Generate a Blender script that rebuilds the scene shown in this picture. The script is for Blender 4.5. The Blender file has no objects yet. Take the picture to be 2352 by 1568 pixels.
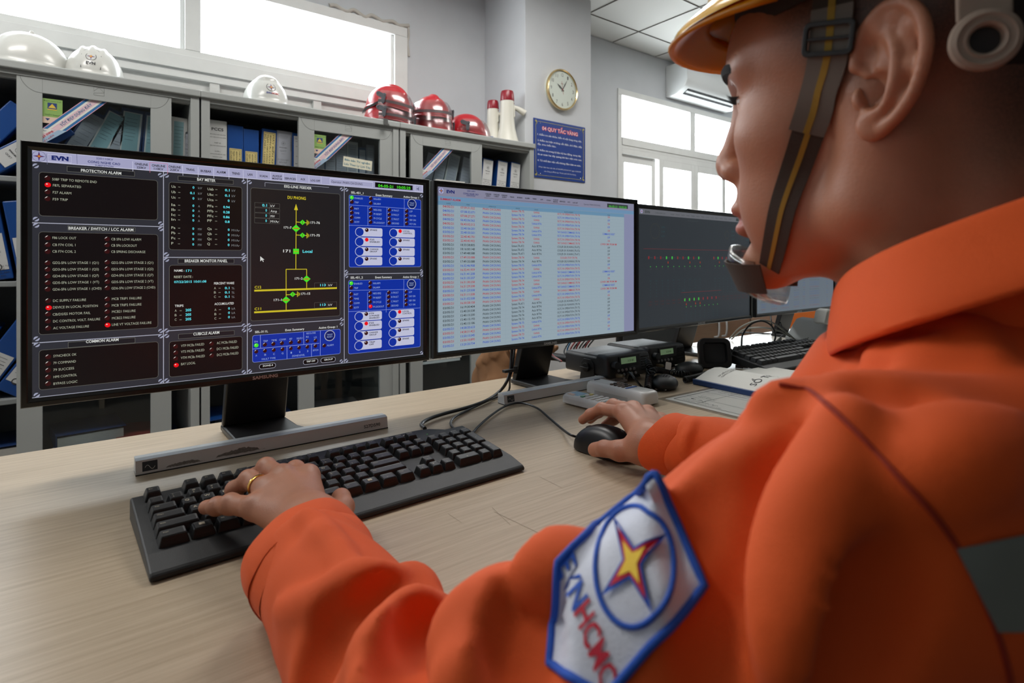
import bpy, bmesh, math, random
import numpy as np
from mathutils import Vector, Matrix
random.seed(7)
SC = bpy.context.scene
COL = SC.collection
# ---------------- camera ----------------
F = 1320.0; HZ = 598.0; H = 1.046
TH = math.radians(52.48); CT = math.cos(TH); ST = math.sin(TH)
cam_d = bpy.data.cameras.new('camera'); cam = bpy.data.objects.new('camera', cam_d); COL.objects.link(cam)
cam.location = (0, 0, H); cam.rotation_euler = (math.pi/2, 0, TH - math.pi/2)
cam_d.sensor_width = 36; cam_d.lens = 36*F/2352; cam_d.shift_y = (HZ-784)/2352
cam_d.clip_start = 0.02
cam_d.dof.use_dof = True; cam_d.dof.focus_distance = 1.02; cam_d.dof.aperture_fstop = 9.0
SC.camera = cam
# ---------------- world, exposure ----------------
w = bpy.data.worlds.new('World'); SC.world = w; w.use_nodes = True
bg = w.node_tree.nodes['Background']; bg.inputs[0].default_value = (0.93, 0.965, 1.0, 1); bg.inputs[1].default_value = 13.0
vs = SC.view_settings; vs.view_transform = 'Standard'; vs.look = 'None'; vs.exposure = 0.0; vs.gamma = 1
vs.use_curve_mapping = False
def area(name, loc, rot, sx, sy, power, color=(1, 1, 1), portal=False):
    l = bpy.data.lights.new(name, 'AREA'); l.shape = 'RECTANGLE'; l.size = sx; l.size_y = sy; l.energy = power; l.color = color
    if portal: l.cycles.is_portal = True
    o = bpy.data.objects.new(name, l); COL.objects.link(o); o.location = loc; o.rotation_euler = rot
    return o
# portals: daylight from the sky enters through the window openings; unseen overhead area lights are added as fill
area('window_portal', (-0.2, 3.66, 2.39), (math.radians(-90), 0, 0), 3.9, 0.40, 1, portal=True)
area('window_portal', (5.9, 3.66, 1.75), (math.radians(-90), 0, 0), 3.9, 1.7, 1, portal=True)
for lx, ly, pw in ((-0.7, 2.0, 31), (1.8, 2.1, 31), (4.6, 2.1, 24)):
    area('overhead_fill_light', (lx, ly, 2.97), (0, 0, 0), 1.2, 0.5, pw, (1.0, 0.97, 0.93))

# ---------------- pixel -> place helpers ----------------
def Wd(px, py, d):
    u = (px-1176)/F; r = u*d
    return Vector((d*CT + r*ST, d*ST - r*CT, H - (py-HZ)/F*d))
def onZ(px, py, z): return Wd(px, py, F*(H-z)/(py-HZ))
def onY(px, py, Y):
    u = (px-1176)/F; return Wd(px, py, Y/(ST-u*CT))
def onX(px, py, X):
    u = (px-1176)/F; return Wd(px, py, X/(CT+u*ST))
DZ = 0.75   # desk top
def desk(px, py, up=0.0): return onZ(px, py, DZ+up)

# ---------------- materials ----------------
def lin(c):
    def f(v):
        v /= 255.0
        return v/12.92 if v <= 0.04045 else ((v+0.055)/1.055)**2.4
    return tuple(f(v) for v in c)
MATS = {}
def mat(name, rgb=(128, 128, 128), rough=0.5, metal=0.0, emit=0.0, alpha=1.0, noise=0.0, nscale=20.0, bump=0.0, bscale=200.0,
        trans=0.0, ior=1.45, sheen=0.0, sss=0.0, coat=0.0, stretch=None, spec=0.5, rgb2=None):
    if name in MATS: return MATS[name]
    m = bpy.data.materials.new(name); m.use_nodes = True; nt = m.node_tree; b = nt.nodes['Principled BSDF']
    c = lin(rgb)
    b.inputs['Base Color'].default_value = (*c, 1); b.inputs['Roughness'].default_value = rough; b.inputs['Metallic'].default_value = metal
    b.inputs['Specular IOR Level'].default_value = spec
    if emit:
        b.inputs['Emission Color'].default_value = (*c, 1); b.inputs['Emission Strength'].default_value = emit
    if trans: b.inputs['Transmission Weight'].default_value = trans; b.inputs['IOR'].default_value = ior
    if alpha < 1: b.inputs['Alpha'].default_value = alpha
    if sheen: b.inputs['Sheen Weight'].default_value = sheen
    if coat: b.inputs['Coat Weight'].default_value = coat; b.inputs['Coat Roughness'].default_value = 0.12
    if sss:
        b.inputs['Subsurface Weight'].default_value = sss; b.inputs['Subsurface Radius'].default_value = (0.9, 0.32, 0.16); b.inputs['Subsurface Scale'].default_value = 0.012
    tc = nt.nodes.new('ShaderNodeTexCoord'); src = tc.outputs['Object']
    if stretch:
        mp = nt.nodes.new('ShaderNodeMapping'); mp.inputs['Scale'].default_value = stretch; nt.links.new(src, mp.inputs['Vector']); src = mp.outputs['Vector']
    if noise:
        n = nt.nodes.new('ShaderNodeTexNoise'); n.inputs['Scale'].default_value = nscale; n.inputs['Detail'].default_value = 5; nt.links.new(src, n.inputs['Vector'])
        mx = nt.nodes.new('ShaderNodeMix'); mx.data_type = 'RGBA'
        c2 = lin(rgb2) if rgb2 else tuple(v*(1-noise) for v in c); c1 = c if rgb2 else tuple(min(1, v*(1+noise*0.6)) for v in c)
        mx.inputs[6].default_value = (*c2, 1); mx.inputs[7].default_value = (*c1, 1)
        rr = nt.nodes.new('ShaderNodeMapRange'); rr.inputs[1].default_value = 0.3; rr.inputs[2].default_value = 0.7
        nt.links.new(n.outputs['Fac'], rr.inputs[0]); nt.links.new(rr.outputs[0], mx.inputs[0]); nt.links.new(mx.outputs[2], b.inputs['Base Color'])
    if bump:
        n2 = nt.nodes.new('ShaderNodeTexNoise'); n2.inputs['Scale'].default_value = bscale; n2.inputs['Detail'].default_value = 3; nt.links.new(src, n2.inputs['Vector'])
        bp = nt.nodes.new('ShaderNodeBump'); bp.inputs['Strength'].default_value = bump; bp.inputs['Distance'].default_value = 0.002
        nt.links.new(n2.outputs['Fac'], bp.inputs['Height']); nt.links.new(bp.outputs['Normal'], b.inputs['Normal'])
    MATS[name] = m; return m
def emis(name, rgb, s=1.0):
    """a pixel of a lit display: emits its colour, glossy panel surface"""
    if name in MATS: return MATS[name]
    m = bpy.data.materials.new(name); m.use_nodes = True; b = m.node_tree.nodes['Principled BSDF']; c = lin(rgb)
    b.inputs['Base Color'].default_value = (0.015, 0.015, 0.017, 1); b.inputs['Roughness'].default_value = 0.28; b.inputs['Specular IOR Level'].default_value = 0.35
    b.inputs['Emission Color'].default_value = (*c, 1); b.inputs['Emission Strength'].default_value = s
    MATS[name] = m; return m
def backlit(name, rgb, rough=0.25, mix=0.55):
    """translucent plastic shell: light from behind glows through"""
    m = bpy.data.materials.new(name); m.use_nodes = True; nt = m.node_tree; b = nt.nodes['Principled BSDF']; c = (*lin(rgb), 1)
    b.inputs['Base Color'].default_value = c; b.inputs['Roughness'].default_value = rough; b.inputs['Specular IOR Level'].default_value = 0.4
    t = nt.nodes.new('ShaderNodeBsdfTranslucent'); t.inputs[0].default_value = c; mx = nt.nodes.new('ShaderNodeMixShader'); mx.inputs[0].default_value = mix
    nt.links.new(b.outputs[0], mx.inputs[1]); nt.links.new(t.outputs[0], mx.inputs[2]); nt.links.new(mx.outputs[0], nt.nodes['Material Output'].inputs[0]); return m
def glassy(name, tint=(0.9, 0.95, 0.95), gloss=0.08, rough=0.02):
    """thin window glass: mostly see-through with a fresnel reflection"""
    if name in MATS: return MATS[name]
    m = bpy.data.materials.new(name); m.use_nodes = True; nt = m.node_tree; nt.nodes.clear()
    o = nt.nodes.new('ShaderNodeOutputMaterial'); t = nt.nodes.new('ShaderNodeBsdfTransparent'); g = nt.nodes.new('ShaderNodeBsdfGlossy')
    t.inputs[0].default_value = (*tint, 1); g.inputs['Roughness'].default_value = rough
    f = nt.nodes.new('ShaderNodeLayerWeight'); f.inputs[0].default_value = 0.5
    pw = nt.nodes.new('ShaderNodeMath'); pw.operation = 'POWER'; pw.inputs[1].default_value = 4.0; nt.links.new(f.outputs['Facing'], pw.inputs[0])
    a = nt.nodes.new('ShaderNodeMath'); a.operation = 'MULTIPLY_ADD'; a.inputs[1].default_value = 0.5; a.inputs[2].default_value = gloss
    mx = nt.nodes.new('ShaderNodeMixShader'); nt.links.new(pw.outputs[0], a.inputs[0]); nt.links.new(a.outputs[0], mx.inputs[0])
    nt.links.new(t.outputs[0], mx.inputs[1]); nt.links.new(g.outputs[0], mx.inputs[2]); nt.links.new(mx.outputs[0], o.inputs[0])
    MATS[name] = m; return m

# ---------------- mesh building ----------------
def V(*a): return Vector(a)
class MB:
    def __init__(s): s.v = []; s.f = []; s.m = []; s.mi = 0
    def add(s, vs_, fs_):
        n = len(s.v); s.v += [tuple(p) for p in vs_]
        for f in fs_: s.f.append(tuple(n+i for i in f)); s.m.append(s.mi)
        return s
    def mat(s, i): s.mi = i; return s
    def box(s, x0, x1, y0, y1, z0, z1, M=None):
        p = [(x0,y0,z0),(x1,y0,z0),(x1,y1,z0),(x0,y1,z0),(x0,y0,z1),(x1,y0,z1),(x1,y1,z1),(x0,y1,z1)]
        if M is not None: p = [M @ Vector(q) for q in p]
        return s.add(p, [(0,3,2,1),(4,5,6,7),(0,1,5,4),(1,2,6,5),(2,3,7,6),(3,0,4,7)])
    def hexa(s, p): return s.add(p, [(0,3,2,1),(4,5,6,7),(0,1,5,4),(1,2,6,5),(2,3,7,6),(3,0,4,7)])
    def quad(s, a, b, c, d): return s.add([a, b, c, d], [(0, 1, 2, 3)])
    def cyl(s, p0, p1, r0, r1=None, n=16, cap=True):
        r1 = r0 if r1 is None else r1
        p0 = Vector(p0); p1 = Vector(p1); ax = (p1-p0).normalized()
        a = ax.orthogonal().normalized(); b = ax.cross(a)
        vs_ = []
        for p, r in ((p0, r0), (p1, r1)):
            for i in range(n):
                t = 2*math.pi*i/n; vs_.append(p + a*(r*math.cos(t)) + b*(r*math.sin(t)))
        fs_ = [(i, (i+1) % n, n+(i+1) % n, n+i) for i in range(n)]
        if cap: fs_ += [tuple(range(n-1, -1, -1)), tuple(range(n, 2*n))]
        return s.add(vs_, fs_)
    def lathe(s, prof, M=None, n=32, a0=0.0, a1=2*math.pi, close=True):
        """prof: [(radius, z)]"""
        k = len(prof); full = abs(a1-a0-2*math.pi) < 1e-6; cols = n if full else n+1
        vs_ = []
        for i in range(cols):
            t = a0 + (a1-a0)*i/n
            for r, z in prof:
                q = Vector((r*math.cos(t), r*math.sin(t), z)); vs_.append(M @ q if M is not None else q)
        fs_ = []
        for i in range(n):
            j = (i+1) % cols
            for q in range(k-1): fs_.append((i*k+q, j*k+q, j*k+q+1, i*k+q+1))
        return s.add(vs_, fs_)
    def tube(s, pts, r, n=8, cap=True):
        pts = [Vector(p) for p in pts]; m_ = len(pts); vs_ = []; prev = None
        for i, p in enumerate(pts):
            t = (pts[min(i+1, m_-1)] - pts[max(i-1, 0)]).normalized()
            if prev is None: a = t.orthogonal().normalized()
            else:
                a = prev - t*prev.dot(t); a.normalize()
            prev = a; b = t.cross(a); rr = r[i] if isinstance(r, (list, tuple)) else r
            for q in range(n):
                an = 2*math.pi*q/n; vs_.append(p + a*(rr*math.cos(an)) + b*(rr*math.sin(an)))
        fs_ = []
        for i in range(m_-1):
            for q in range(n): fs_.append((i*n+q, i*n+(q+1) % n, (i+1)*n+(q+1) % n, (i+1)*n+q))
        if cap: fs_ += [tuple(range(n-1, -1, -1)), tuple(range((m_-1)*n, m_*n))]
        return s.add(vs_, fs_)
    def prism(s, poly, z0, z1, M=None):
        """poly in xy extruded along z"""
        n = len(poly); p = [Vector((x, y, z)) for z in (z0, z1) for x, y in poly]
        if M is not None: p = [M @ q for q in p]
        return s.add(p, [tuple(range(n-1, -1, -1)), tuple(range(n, 2*n))] + [(i, (i+1) % n, n+(i+1) % n, n+i) for i in range(n)])
    def rings(s, rings, cap=True, closed=True):
        """list of equal-length point loops"""
        n = len(rings[0]); vs_ = [p for r in rings for p in r]; fs_ = []
        for i in range(len(rings)-1):
            for q in range(n if closed else n-1): fs_.append((i*n+q, i*n+(q+1) % n, (i+1)*n+(q+1) % n, (i+1)*n+q))
        if cap: fs_ += [tuple(range(n-1, -1, -1)), tuple(range((len(rings)-1)*n, len(rings)*n))]
        return s.add(vs_, fs_)
def catmull(pts, k=8):
    P = [Vector(p) for p in pts]; P = [P[0]*2-P[1]] + P + [P[-1]*2-P[-2]]; out = []
    for i in range(1, len(P)-2):
        a, b, c, d = P[i-1:i+3]
        for j in range(k):
            t = j/k; out.append(0.5*((2*b) + (c-a)*t + (2*a-5*b+4*c-d)*t*t + (3*b-a-3*c+d)*t**3))
    out.append(P[-2]); return out
def rrect(w_, h_, r, n=5, cx=0, cy=0):
    out = []
    for sx, sy, a in ((1, 1, 0), (-1, 1, 90), (-1, -1, 180), (1, -1, 270)):
        for i in range(n+1):
            t = math.radians(a+90*i/n); out.append((cx+sx*(w_/2-r)+r*math.cos(t), cy+sy*(h_/2-r)+r*math.sin(t)))
    return out
def obj(name, mb, mats, parent=None, smooth=None, bevel=0.0, seg=2, solid=0.0, kind=None, label=None, subd=0):
    me = bpy.data.meshes.new(name); me.from_pydata([tuple(v) for v in mb.v], [], mb.f)
    for m in (mats if isinstance(mats, (list, tuple)) else [mats]): me.materials.append(m)
    if len(set(mb.m)) > 1 or (mb.m and mb.m[0]): me.polygons.foreach_set('material_index', mb.m)
    me.validate(); me.update()
    if smooth is not None:
        me.polygons.foreach_set('use_smooth', [True]*len(me.polygons))
        try: me.set_sharp_from_angle(angle=math.radians(smooth))
        except Exception: pass
    o = bpy.data.objects.new(name, me); COL.objects.link(o)
    if parent is not None: o.parent = parent
    if solid:
        md = o.modifiers.new('solid', 'SOLIDIFY'); md.thickness = solid; md.offset = 0
    if bevel:
        md = o.modifiers.new('bevel', 'BEVEL'); md.width = bevel; md.segments = seg; md.limit_method = 'ANGLE'; md.angle_limit = math.radians(40); md.harden_normals = False
    if subd:
        md = o.modifiers.new('sub', 'SUBSURF'); md.levels = subd; md.render_levels = subd
    if kind: o['kind'] = kind
    if label: o['label'] = label
    return o
def tag(o, label, cat, group=None, kind=None):
    o['label'] = label; o['category'] = cat
    if group: o['group'] = group
    if kind: o['kind'] = kind
    return o
def thing(name, label, cat, loc=(0, 0, 0), rot=(0, 0, 0), group=None):
    o = bpy.data.objects.new(name, None); COL.objects.link(o); o.location = loc; o.rotation_euler = rot
    o.empty_display_size = 0.02
    return tag(o, label, cat, group)
def dup(root, loc=None, rot=None, label=None, group=None, scale=None):
    def cp(o, par):
        c = o.copy(); COL.objects.link(c); c.parent = par
        for ch in list(o.children): cp(ch, c)
        return c
    r = cp(root, None)
    if loc is not None: r.location = loc
    if rot is not None: r.rotation_euler = rot
    if scale is not None: r.scale = scale
    if label: r['label'] = label
    if group: r['group'] = group
    return r
def struct(name, mb, m, **k):
    return obj(name, mb, m, kind='structure', **k)
def frame_at(o, ex, ey, ez):
    """matrix from an origin and three axes"""
    return Matrix(((ex[0], ey[0], ez[0], o[0]), (ex[1], ey[1], ez[1], o[1]), (ex[2], ey[2], ez[2], o[2]), (0, 0, 0, 1)))
# ---------------- lettering ----------------
_txt = {}
def glyphs(s, bold=0.0):
    k = (s, bold)
    if k in _txt: return _txt[k]
    c = bpy.data.curves.new('t', 'FONT'); c.body = s; c.size = 1.0; c.resolution_u = 2; c.offset = bold; c.fill_mode = 'FRONT'
    o = bpy.data.objects.new('t', c); COL.objects.link(o); dg = bpy.context.evaluated_depsgraph_get()
    me = bpy.data.meshes.new_from_object(o.evaluated_get(dg))
    n = len(me.vertices); co = np.zeros(n*3); me.vertices.foreach_get('co', co); co = co.reshape(-1, 3)
    fs_ = [tuple(p.vertices) for p in me.polygons]
    bpy.data.objects.remove(o); bpy.data.curves.remove(c); bpy.data.meshes.remove(me)
    if n: co[:, 0] -= co[:, 0].min()
    wd = co[:, 0].max() if n else 0.0
    _txt[k] = (co, fs_, wd); return _txt[k]
CAP = 0.72  # cap height of the built-in face at size 1
def text(mb, M, s, x, y, h, align='l', w=None, bold=0.0, off=0.0003):
    """write s in the plane of M: x right, y up, h = capital height, w = width to squeeze into"""
    co, fs_, wd = glyphs(s, bold)
    if not len(co): return
    k = h/CAP; sx = k if w is None else w/wd
    ox = x - {'l': 0, 'c': 0.5, 'r': 1}[align]*wd*sx
    mb.add([M @ Vector((ox+p[0]*sx, y+p[1]*k, off)) for p in co], fs_)
def homog(src, dst):
    A = []; b = []
    for (x, y), (u_, v_) in zip(src, dst):
        A.append([x, y, 1, 0, 0, 0, -u_*x, -u_*y]); b.append(u_); A.append([0, 0, 0, x, y, 1, -v_*x, -v_*y]); b.append(v_)
    h = np.linalg.solve(np.array(A, float), np.array(b, float)); Hm = np.append(h, 1).reshape(3, 3)
    def f(x, y):
        q = Hm @ np.array([x, y, 1.0]); return q[0]/q[2], q[1]/q[2]
    return f
# ---------------- implicit surfaces (for bodies and cloth) ----------------
def surface_nets(fn, lo, hi, h):
    lo = np.array(lo, float); n = np.ceil((np.array(hi)-lo)/h).astype(int)+1
    xs = [lo[i]+h*np.arange(n[i]) for i in range(3)]
    X, Y, Z = np.meshgrid(*[a.astype(np.float32) for a in xs], indexing='ij')
    v = fn(X, Y, Z).astype(np.float32); ins = v < 0
    cs = tuple(k-1 for k in v.shape); acc = np.zeros(cs+(3,), np.float32); cnt = np.zeros(cs, np.float32)
    sl = [slice(0, -1), slice(1, None)]
    for ax in range(3):
        o1, o2 = [a for a in range(3) if a != ax]
        for p in (0, 1):
            for q in (0, 1):
                ia = [None]*3; ib = [None]*3
                ia[ax] = sl[0]; ib[ax] = sl[1]; ia[o1] = ib[o1] = sl[p]; ia[o2] = ib[o2] = sl[q]
                a = v[tuple(ia)]; b = v[tuple(ib)]; c = (a < 0) != (b < 0)
                t = np.where(c, a/(np.where(c, a-b, 1)), 0)
                acc[..., ax] += t; acc[..., o1] += np.where(c, p, 0); acc[..., o2] += np.where(c, q, 0); cnt += c
    act = cnt > 0; idx = -np.ones(cs, np.int64); idx[act] = np.arange(act.sum())
    ijk = np.argwhere(act); vert = (ijk + acc[act]/cnt[act][:, None])*h + lo
    faces = []
    for ax in range(3):
        o1, o2 = [(1, 2), (2, 0), (0, 1)][ax]
        ia = [slice(None)]*3; ib = [slice(None)]*3; ia[ax] = sl[0]; ib[ax] = sl[1]
        a = ins[tuple(ia)]; b = ins[tuple(ib)]
        for flip in (False, True):
            c = np.argwhere((a & ~b) if not flip else (~a & b))
            c = c[(c[:, o1] > 0) & (c[:, o2] > 0) & (c[:, o1] < cs[o1]) & (c[:, o2] < cs[o2])]
            def g(d1, d2):
                k = c.copy(); k[:, o1] -= d1; k[:, o2] -= d2; return idx[k[:, 0], k[:, 1], k[:, 2]]
            q = np.stack([g(1, 1), g(0, 1), g(0, 0), g(1, 0)], 1)
            if flip: q = q[:, ::-1]
            faces.append(q)
    faces = np.concatenate(faces); faces = faces[(faces >= 0).all(1)]
    return vert, faces
def smin(a, b, k):
    h = np.clip(0.5+0.5*(b-a)/k, 0, 1); return b*(1-h)+a*h - k*h*(1-h)
def smax(a, b, k): return -smin(-a, -b, k)
def sd_cap(X, Y, Z, a, b, r0, r1=None, sq=None):
    """tapered capsule"""
    r1 = r0 if r1 is None else r1
    a = np.array(a, float); d = np.array(b, float)-a; L = d.dot(d)+1e-12
    t = np.clip(((X-a[0])*d[0]+(Y-a[1])*d[1]+(Z-a[2])*d[2])/L, 0, 1)
    return np.sqrt((X-a[0]-t*d[0])**2+(Y-a[1]-t*d[1])**2+(Z-a[2]-t*d[2])**2) - (r0+(r1-r0)*t)
def sd_ell(X, Y, Z, c, r, R=None):
    """ellipsoid, R = 3x3 with axes in rows"""
    x = X-c[0]; y = Y-c[1]; z = Z-c[2]
    if R is not None:
        R = np.array(R, float)
        x, y, z = R[0, 0]*x+R[0, 1]*y+R[0, 2]*z, R[1, 0]*x+R[1, 1]*y+R[1, 2]*z, R[2, 0]*x+R[2, 1]*y+R[2, 2]*z
    k0 = np.sqrt((x/r[0])**2+(y/r[1])**2+(z/r[2])**2)+1e-9; k1 = np.sqrt((x/r[0]**2)**2+(y/r[1]**2)**2+(z/r[2]**2)**2)+1e-9
    return k0*(k0-1)/k1
def mesh_obj(name, vert, faces, m, parent=None, smooth_it=0):
    me = bpy.data.meshes.new(name); me.from_pydata(vert.tolist(), [], faces.tolist())
    me.polygons.foreach_set('use_smooth', [True]*len(me.polygons))
    for q in (m if isinstance(m, (list, tuple)) else [m]): me.materials.append(q)
    me.update(); o = bpy.data.objects.new(name, me); COL.objects.link(o)
    if parent is not None: o.parent = parent
    if smooth_it:
        md = o.modifiers.new('smooth', 'SMOOTH'); md.factor = 0.5; md.iterations = smooth_it
    return o
# ================= ROOM =================
WALL = mat('wall_paint', (205, 208, 212), 0.8, noise=0.05, nscale=3, bump=0.15, bscale=60)
CEIL = mat('ceiling_tile', (222, 222, 218), 0.9, bump=0.2, bscale=120)
GRID = mat('ceiling_grid_metal', (120, 118, 112), 0.5)
WFR = mat('window_frame_paint', (226, 227, 225), 0.45, noise=0.04, nscale=8)
WPAN = mat('window_board', (214, 214, 211), 0.6, noise=0.05, nscale=5)
PANE = glassy('window_glass', (0.97, 0.99, 0.99), 0.02)
YB = 3.6
def wallbox(name, *b, m=WALL, **k): return struct(name, MB().box(*b), m, **k)
# back wall as one mesh with the two window openings
b = MB()
ZT = 3.03
def holes(b, y0, y1, x0, x1, z0, z1, hs):
    xs = x0
    for (hx0, hx1, hz0, hz1) in hs:
        b.box(xs, hx0, y0, y1, z0, z1); b.box(hx0, hx1, y0, y1, z0, hz0); b.box(hx0, hx1, y0, y1, hz1, z1); xs = hx1
    b.box(xs, x1, y0, y1, z0, z1)
holes(b, YB, YB+0.18, -2.5, 9.0, 0, ZT, [(-2.3, 1.85, 1.95, 2.65), (3.985, 7.9, 0.95, 2.63)])
struct('wall_back', b, WALL)
wallbox('wall_left', -2.62, -2.5, -5.0, YB+0.18, 0, ZT)
wallbox('wall_right', 9.0, 9.12, -5.0, YB+0.18, 0, ZT)
wallbox('wall_front', -2.5, 9.0, -5.12, -5.0, 0, ZT, m=mat('wall_rear_paint', (96, 90, 84), 0.85, noise=0.05, nscale=3))
wallbox('floor', -2.62, 9.12, -5.12, YB+0.18, -0.1, 0, m=mat('floor_tile', (118, 112, 104), 0.3, noise=0.08, nscale=4))
# column beside the cabinets
struct('wall_column', MB().box(2.505, 3.15, 3.112, YB, 0, ZT), WALL, bevel=0.004)
# suspended ceiling: tiles 0.6 m with thin dark joints
b = MB(); b.box(-2.62, 9.12, -5.12, YB+0.18, ZT+0.012, ZT+0.1)
cl = struct('ceiling', b, CEIL)
b = MB()
for i in range(-10, 9): b.box(3.925+i*0.61-0.002, 3.925+i*0.61+0.002, -2.6, YB, ZT+0.004, ZT+0.0125)
for j in range(-10, 1): b.box(-2.5, 9.0, 3.30+j*0.61-0.002, 3.30+j*0.61+0.002, ZT+0.004, ZT+0.0125)
struct('trim_1', b, GRID)
# left window: upper glazed band over boarded panels
wf = struct('window_1', MB().box(-2.3, 1.846, YB-0.012, YB+0.05, 2.585, 2.65), WFR, bevel=0.003)
b = MB()
b.box(1.75, 1.846, YB-0.012, YB+0.05, 1.95, 2.585); b.box(-2.3, -2.22, YB-0.012, YB+0.05, 1.95, 2.585)
b.box(-2.22, 1.75, YB-0.008, YB+0.05, 2.165, 2.205)      # bead under the glass
b.box(-2.22, 1.75, YB-0.03, YB+0.05, 2.09, 2.165)
b.box(-2.22, 1.75, YB-0.012, YB+0.05, 2.045, 2.09)
b.box(0.497, 0.574, YB-0.012, YB+0.05, 2.205, 2.585)
b.box(-0.86, -0.78, YB-0.012, YB+0.05, 2.205, 2.585)
b.box(1.728, 1.75, YB+0.01, YB+0.05, 2.205, 2.585); b.box(0.475, 0.497, YB+0.01, YB+0.05, 2.205, 2.585)
obj('window_frame', b, WFR, wf, bevel=0.002)
b = MB(); b.box(-2.22, 1.75, YB+0.02, YB+0.04, 1.95, 2.05)
for x in (0.62, -0.8, 1.2): b.box(x, x+0.05, YB-0.005, YB+0.02, 1.95, 2.045)
obj('window_panel', b, WPAN, wf)
b = MB(); b.box(-2.22, 1.75, YB+0.028, YB+0.033, 2.205, 2.585); obj('pane', b, PANE, wf)
# lumpy filler plaster round the upper right corner of that window
b = MB(); pts = []
for i in range(15):
    t = i/14; pts.append(V(1.30+0.56*t, YB-0.004, 2.66+0.012*math.sin(i*1.9)+0.01*random.random()))
b.tube(catmull(pts, 3), 0.013, 8)
b.tube(catmull([V(1.855+0.006*math.sin(i*2.1), YB-0.002, 2.66-0.05*i) for i in range(5)], 3), 0.009, 8)
struct('trim_2', b, mat('filler_plaster', (196, 192, 184), 0.9, bump=0.6, bscale=80), smooth=60)
# right window: fixed lights above sliding sashes
wf = struct('window_2', MB().box(3.985, 7.9, YB-0.012, YB+0.06, 2.575, 2.63), WFR, bevel=0.003)
b = MB()
b.box(3.985, 4.034, YB-0.012, YB+0.06, 0.95, 2.575); b.box(7.85, 7.9, YB-0.012, YB+0.06, 0.95, 2.575)
b.box(4.034, 7.85, YB-0.02, YB+0.06, 2.115, 2.185); b.box(4.034, 7.85, YB-0.012, YB+0.06, 2.085, 2.115); b.box(4.034, 7.85, YB-0.012, YB+0.03, 2.035, 2.085)
b.box(4.034, 7.85, YB-0.02, YB+0.06, 0.95, 1.0)
for x in (5.08, 6.3): b.box(x, x+0.085, YB-0.012, YB+0.06, 2.185, 2.575)
obj('window_frame', b, WFR, wf, bevel=0.002)
def sash(x0, x1, y, hd):
    q = MB(); t = 0.062
    q.box(x0, x0+t, y, y+0.03, 1.0, 2.035); q.box(x1-t, x1, y, y+0.03, 1.0, 2.035); q.box(x0+t, x1-t, y, y+0.03, 1.965, 2.035); q.box(x0+t, x1-t, y, y+0.03, 1.0, 1.08)
    s_ = obj('window_sash', q, WFR, wf, bevel=0.002)
    q = MB().box(x0+t, x1-t, y+0.012, y+0.017, 1.08, 1.965); p_ = obj('pane', q, PANE, s_)
sash(4.04, 4.56, YB+0.02, 1); sash(4.58, 5.155, YB-0.012, 1); sash(5.157, 5.72, YB-0.012, 1); sash(5.70, 6.3, YB+0.02, 1); sash(6.32, 7.0, YB-0.012, 1); sash(7.02, 7.8, YB-0.012, 1)
obj('pane', MB().box(4.034, 7.85, YB+0.028, YB+0.033, 2.185, 2.575), PANE, wf)
# ---------------- air conditioner ----------------
ACW = mat('ac_white', (224, 226, 226), 0.35)
ac = thing('air_conditioner', 'white split air conditioner high on the wall above the far window', 'air conditioner')
# body profile in (y below wall, z): rounded lower front
ax0, ax1 = 4.69, 5.70; zt, zb = 2.975, 2.665
prof = [(0, zt), (-0.22, zt)] + [(-0.22-0.03*math.sin(t), zt-0.03+0.03*math.cos(t)) for t in np.linspace(0.2, 1.57, 5)] + [(-0.255, zb+0.13), (-0.235, zb+0.085), (-0.215, zb+0.062), (-0.13, zb+0.012), (-0.10, zb), (0, zb)]
def xprism(b, prof, x0, x1):
    n = len(prof); b.add([(x, YB+p[0], p[1]) for x in (x0, x1) for p in prof], [tuple(range(n)), tuple(range(2*n-1, n-1, -1))] + [(i, n+i, n+(i+1) % n, (i+1) % n) for i in range(n)])
b = MB(); xprism(b, prof, ax0, ax1); obj('body', b, ACW, ac, smooth=30, bevel=0.006)
def acq(y0, z0, y1, z1, t, xa, xb):
    n = Vector((0, -(z0-z1), (y0-y1))).normalized()*t
    if n.z > 0: n = -n
    p = [V(xa, YB+y0, z0), V(xb, YB+y0, z0), V(xb, YB+y1, z1), V(xa, YB+y1, z1)]
    return [q+n for q in p]+[q-n*0.3 for q in p]
obj('air_outlet', MB().hexa(acq(-0.205, zb+0.057, -0.14, zb+0.018, 0.0015, ax0+0.08, ax1-0.08)), mat('ac_dark', (30, 30, 32), 0.6), ac)
for i in range(9):
    x = ax0+0.13+i*0.095; obj('louvre', MB().hexa(acq(-0.2, zb+0.054, -0.145, zb+0.021, 0.003, x, x+0.006)), mat('ac_grey', (90, 90, 92), 0.6), ac)
obj('flap', MB().hexa(acq(-0.185, zb+0.045, -0.165, zb+0.033, 0.006, ax0+0.09, ax1-0.09)), ACW, ac)
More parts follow.
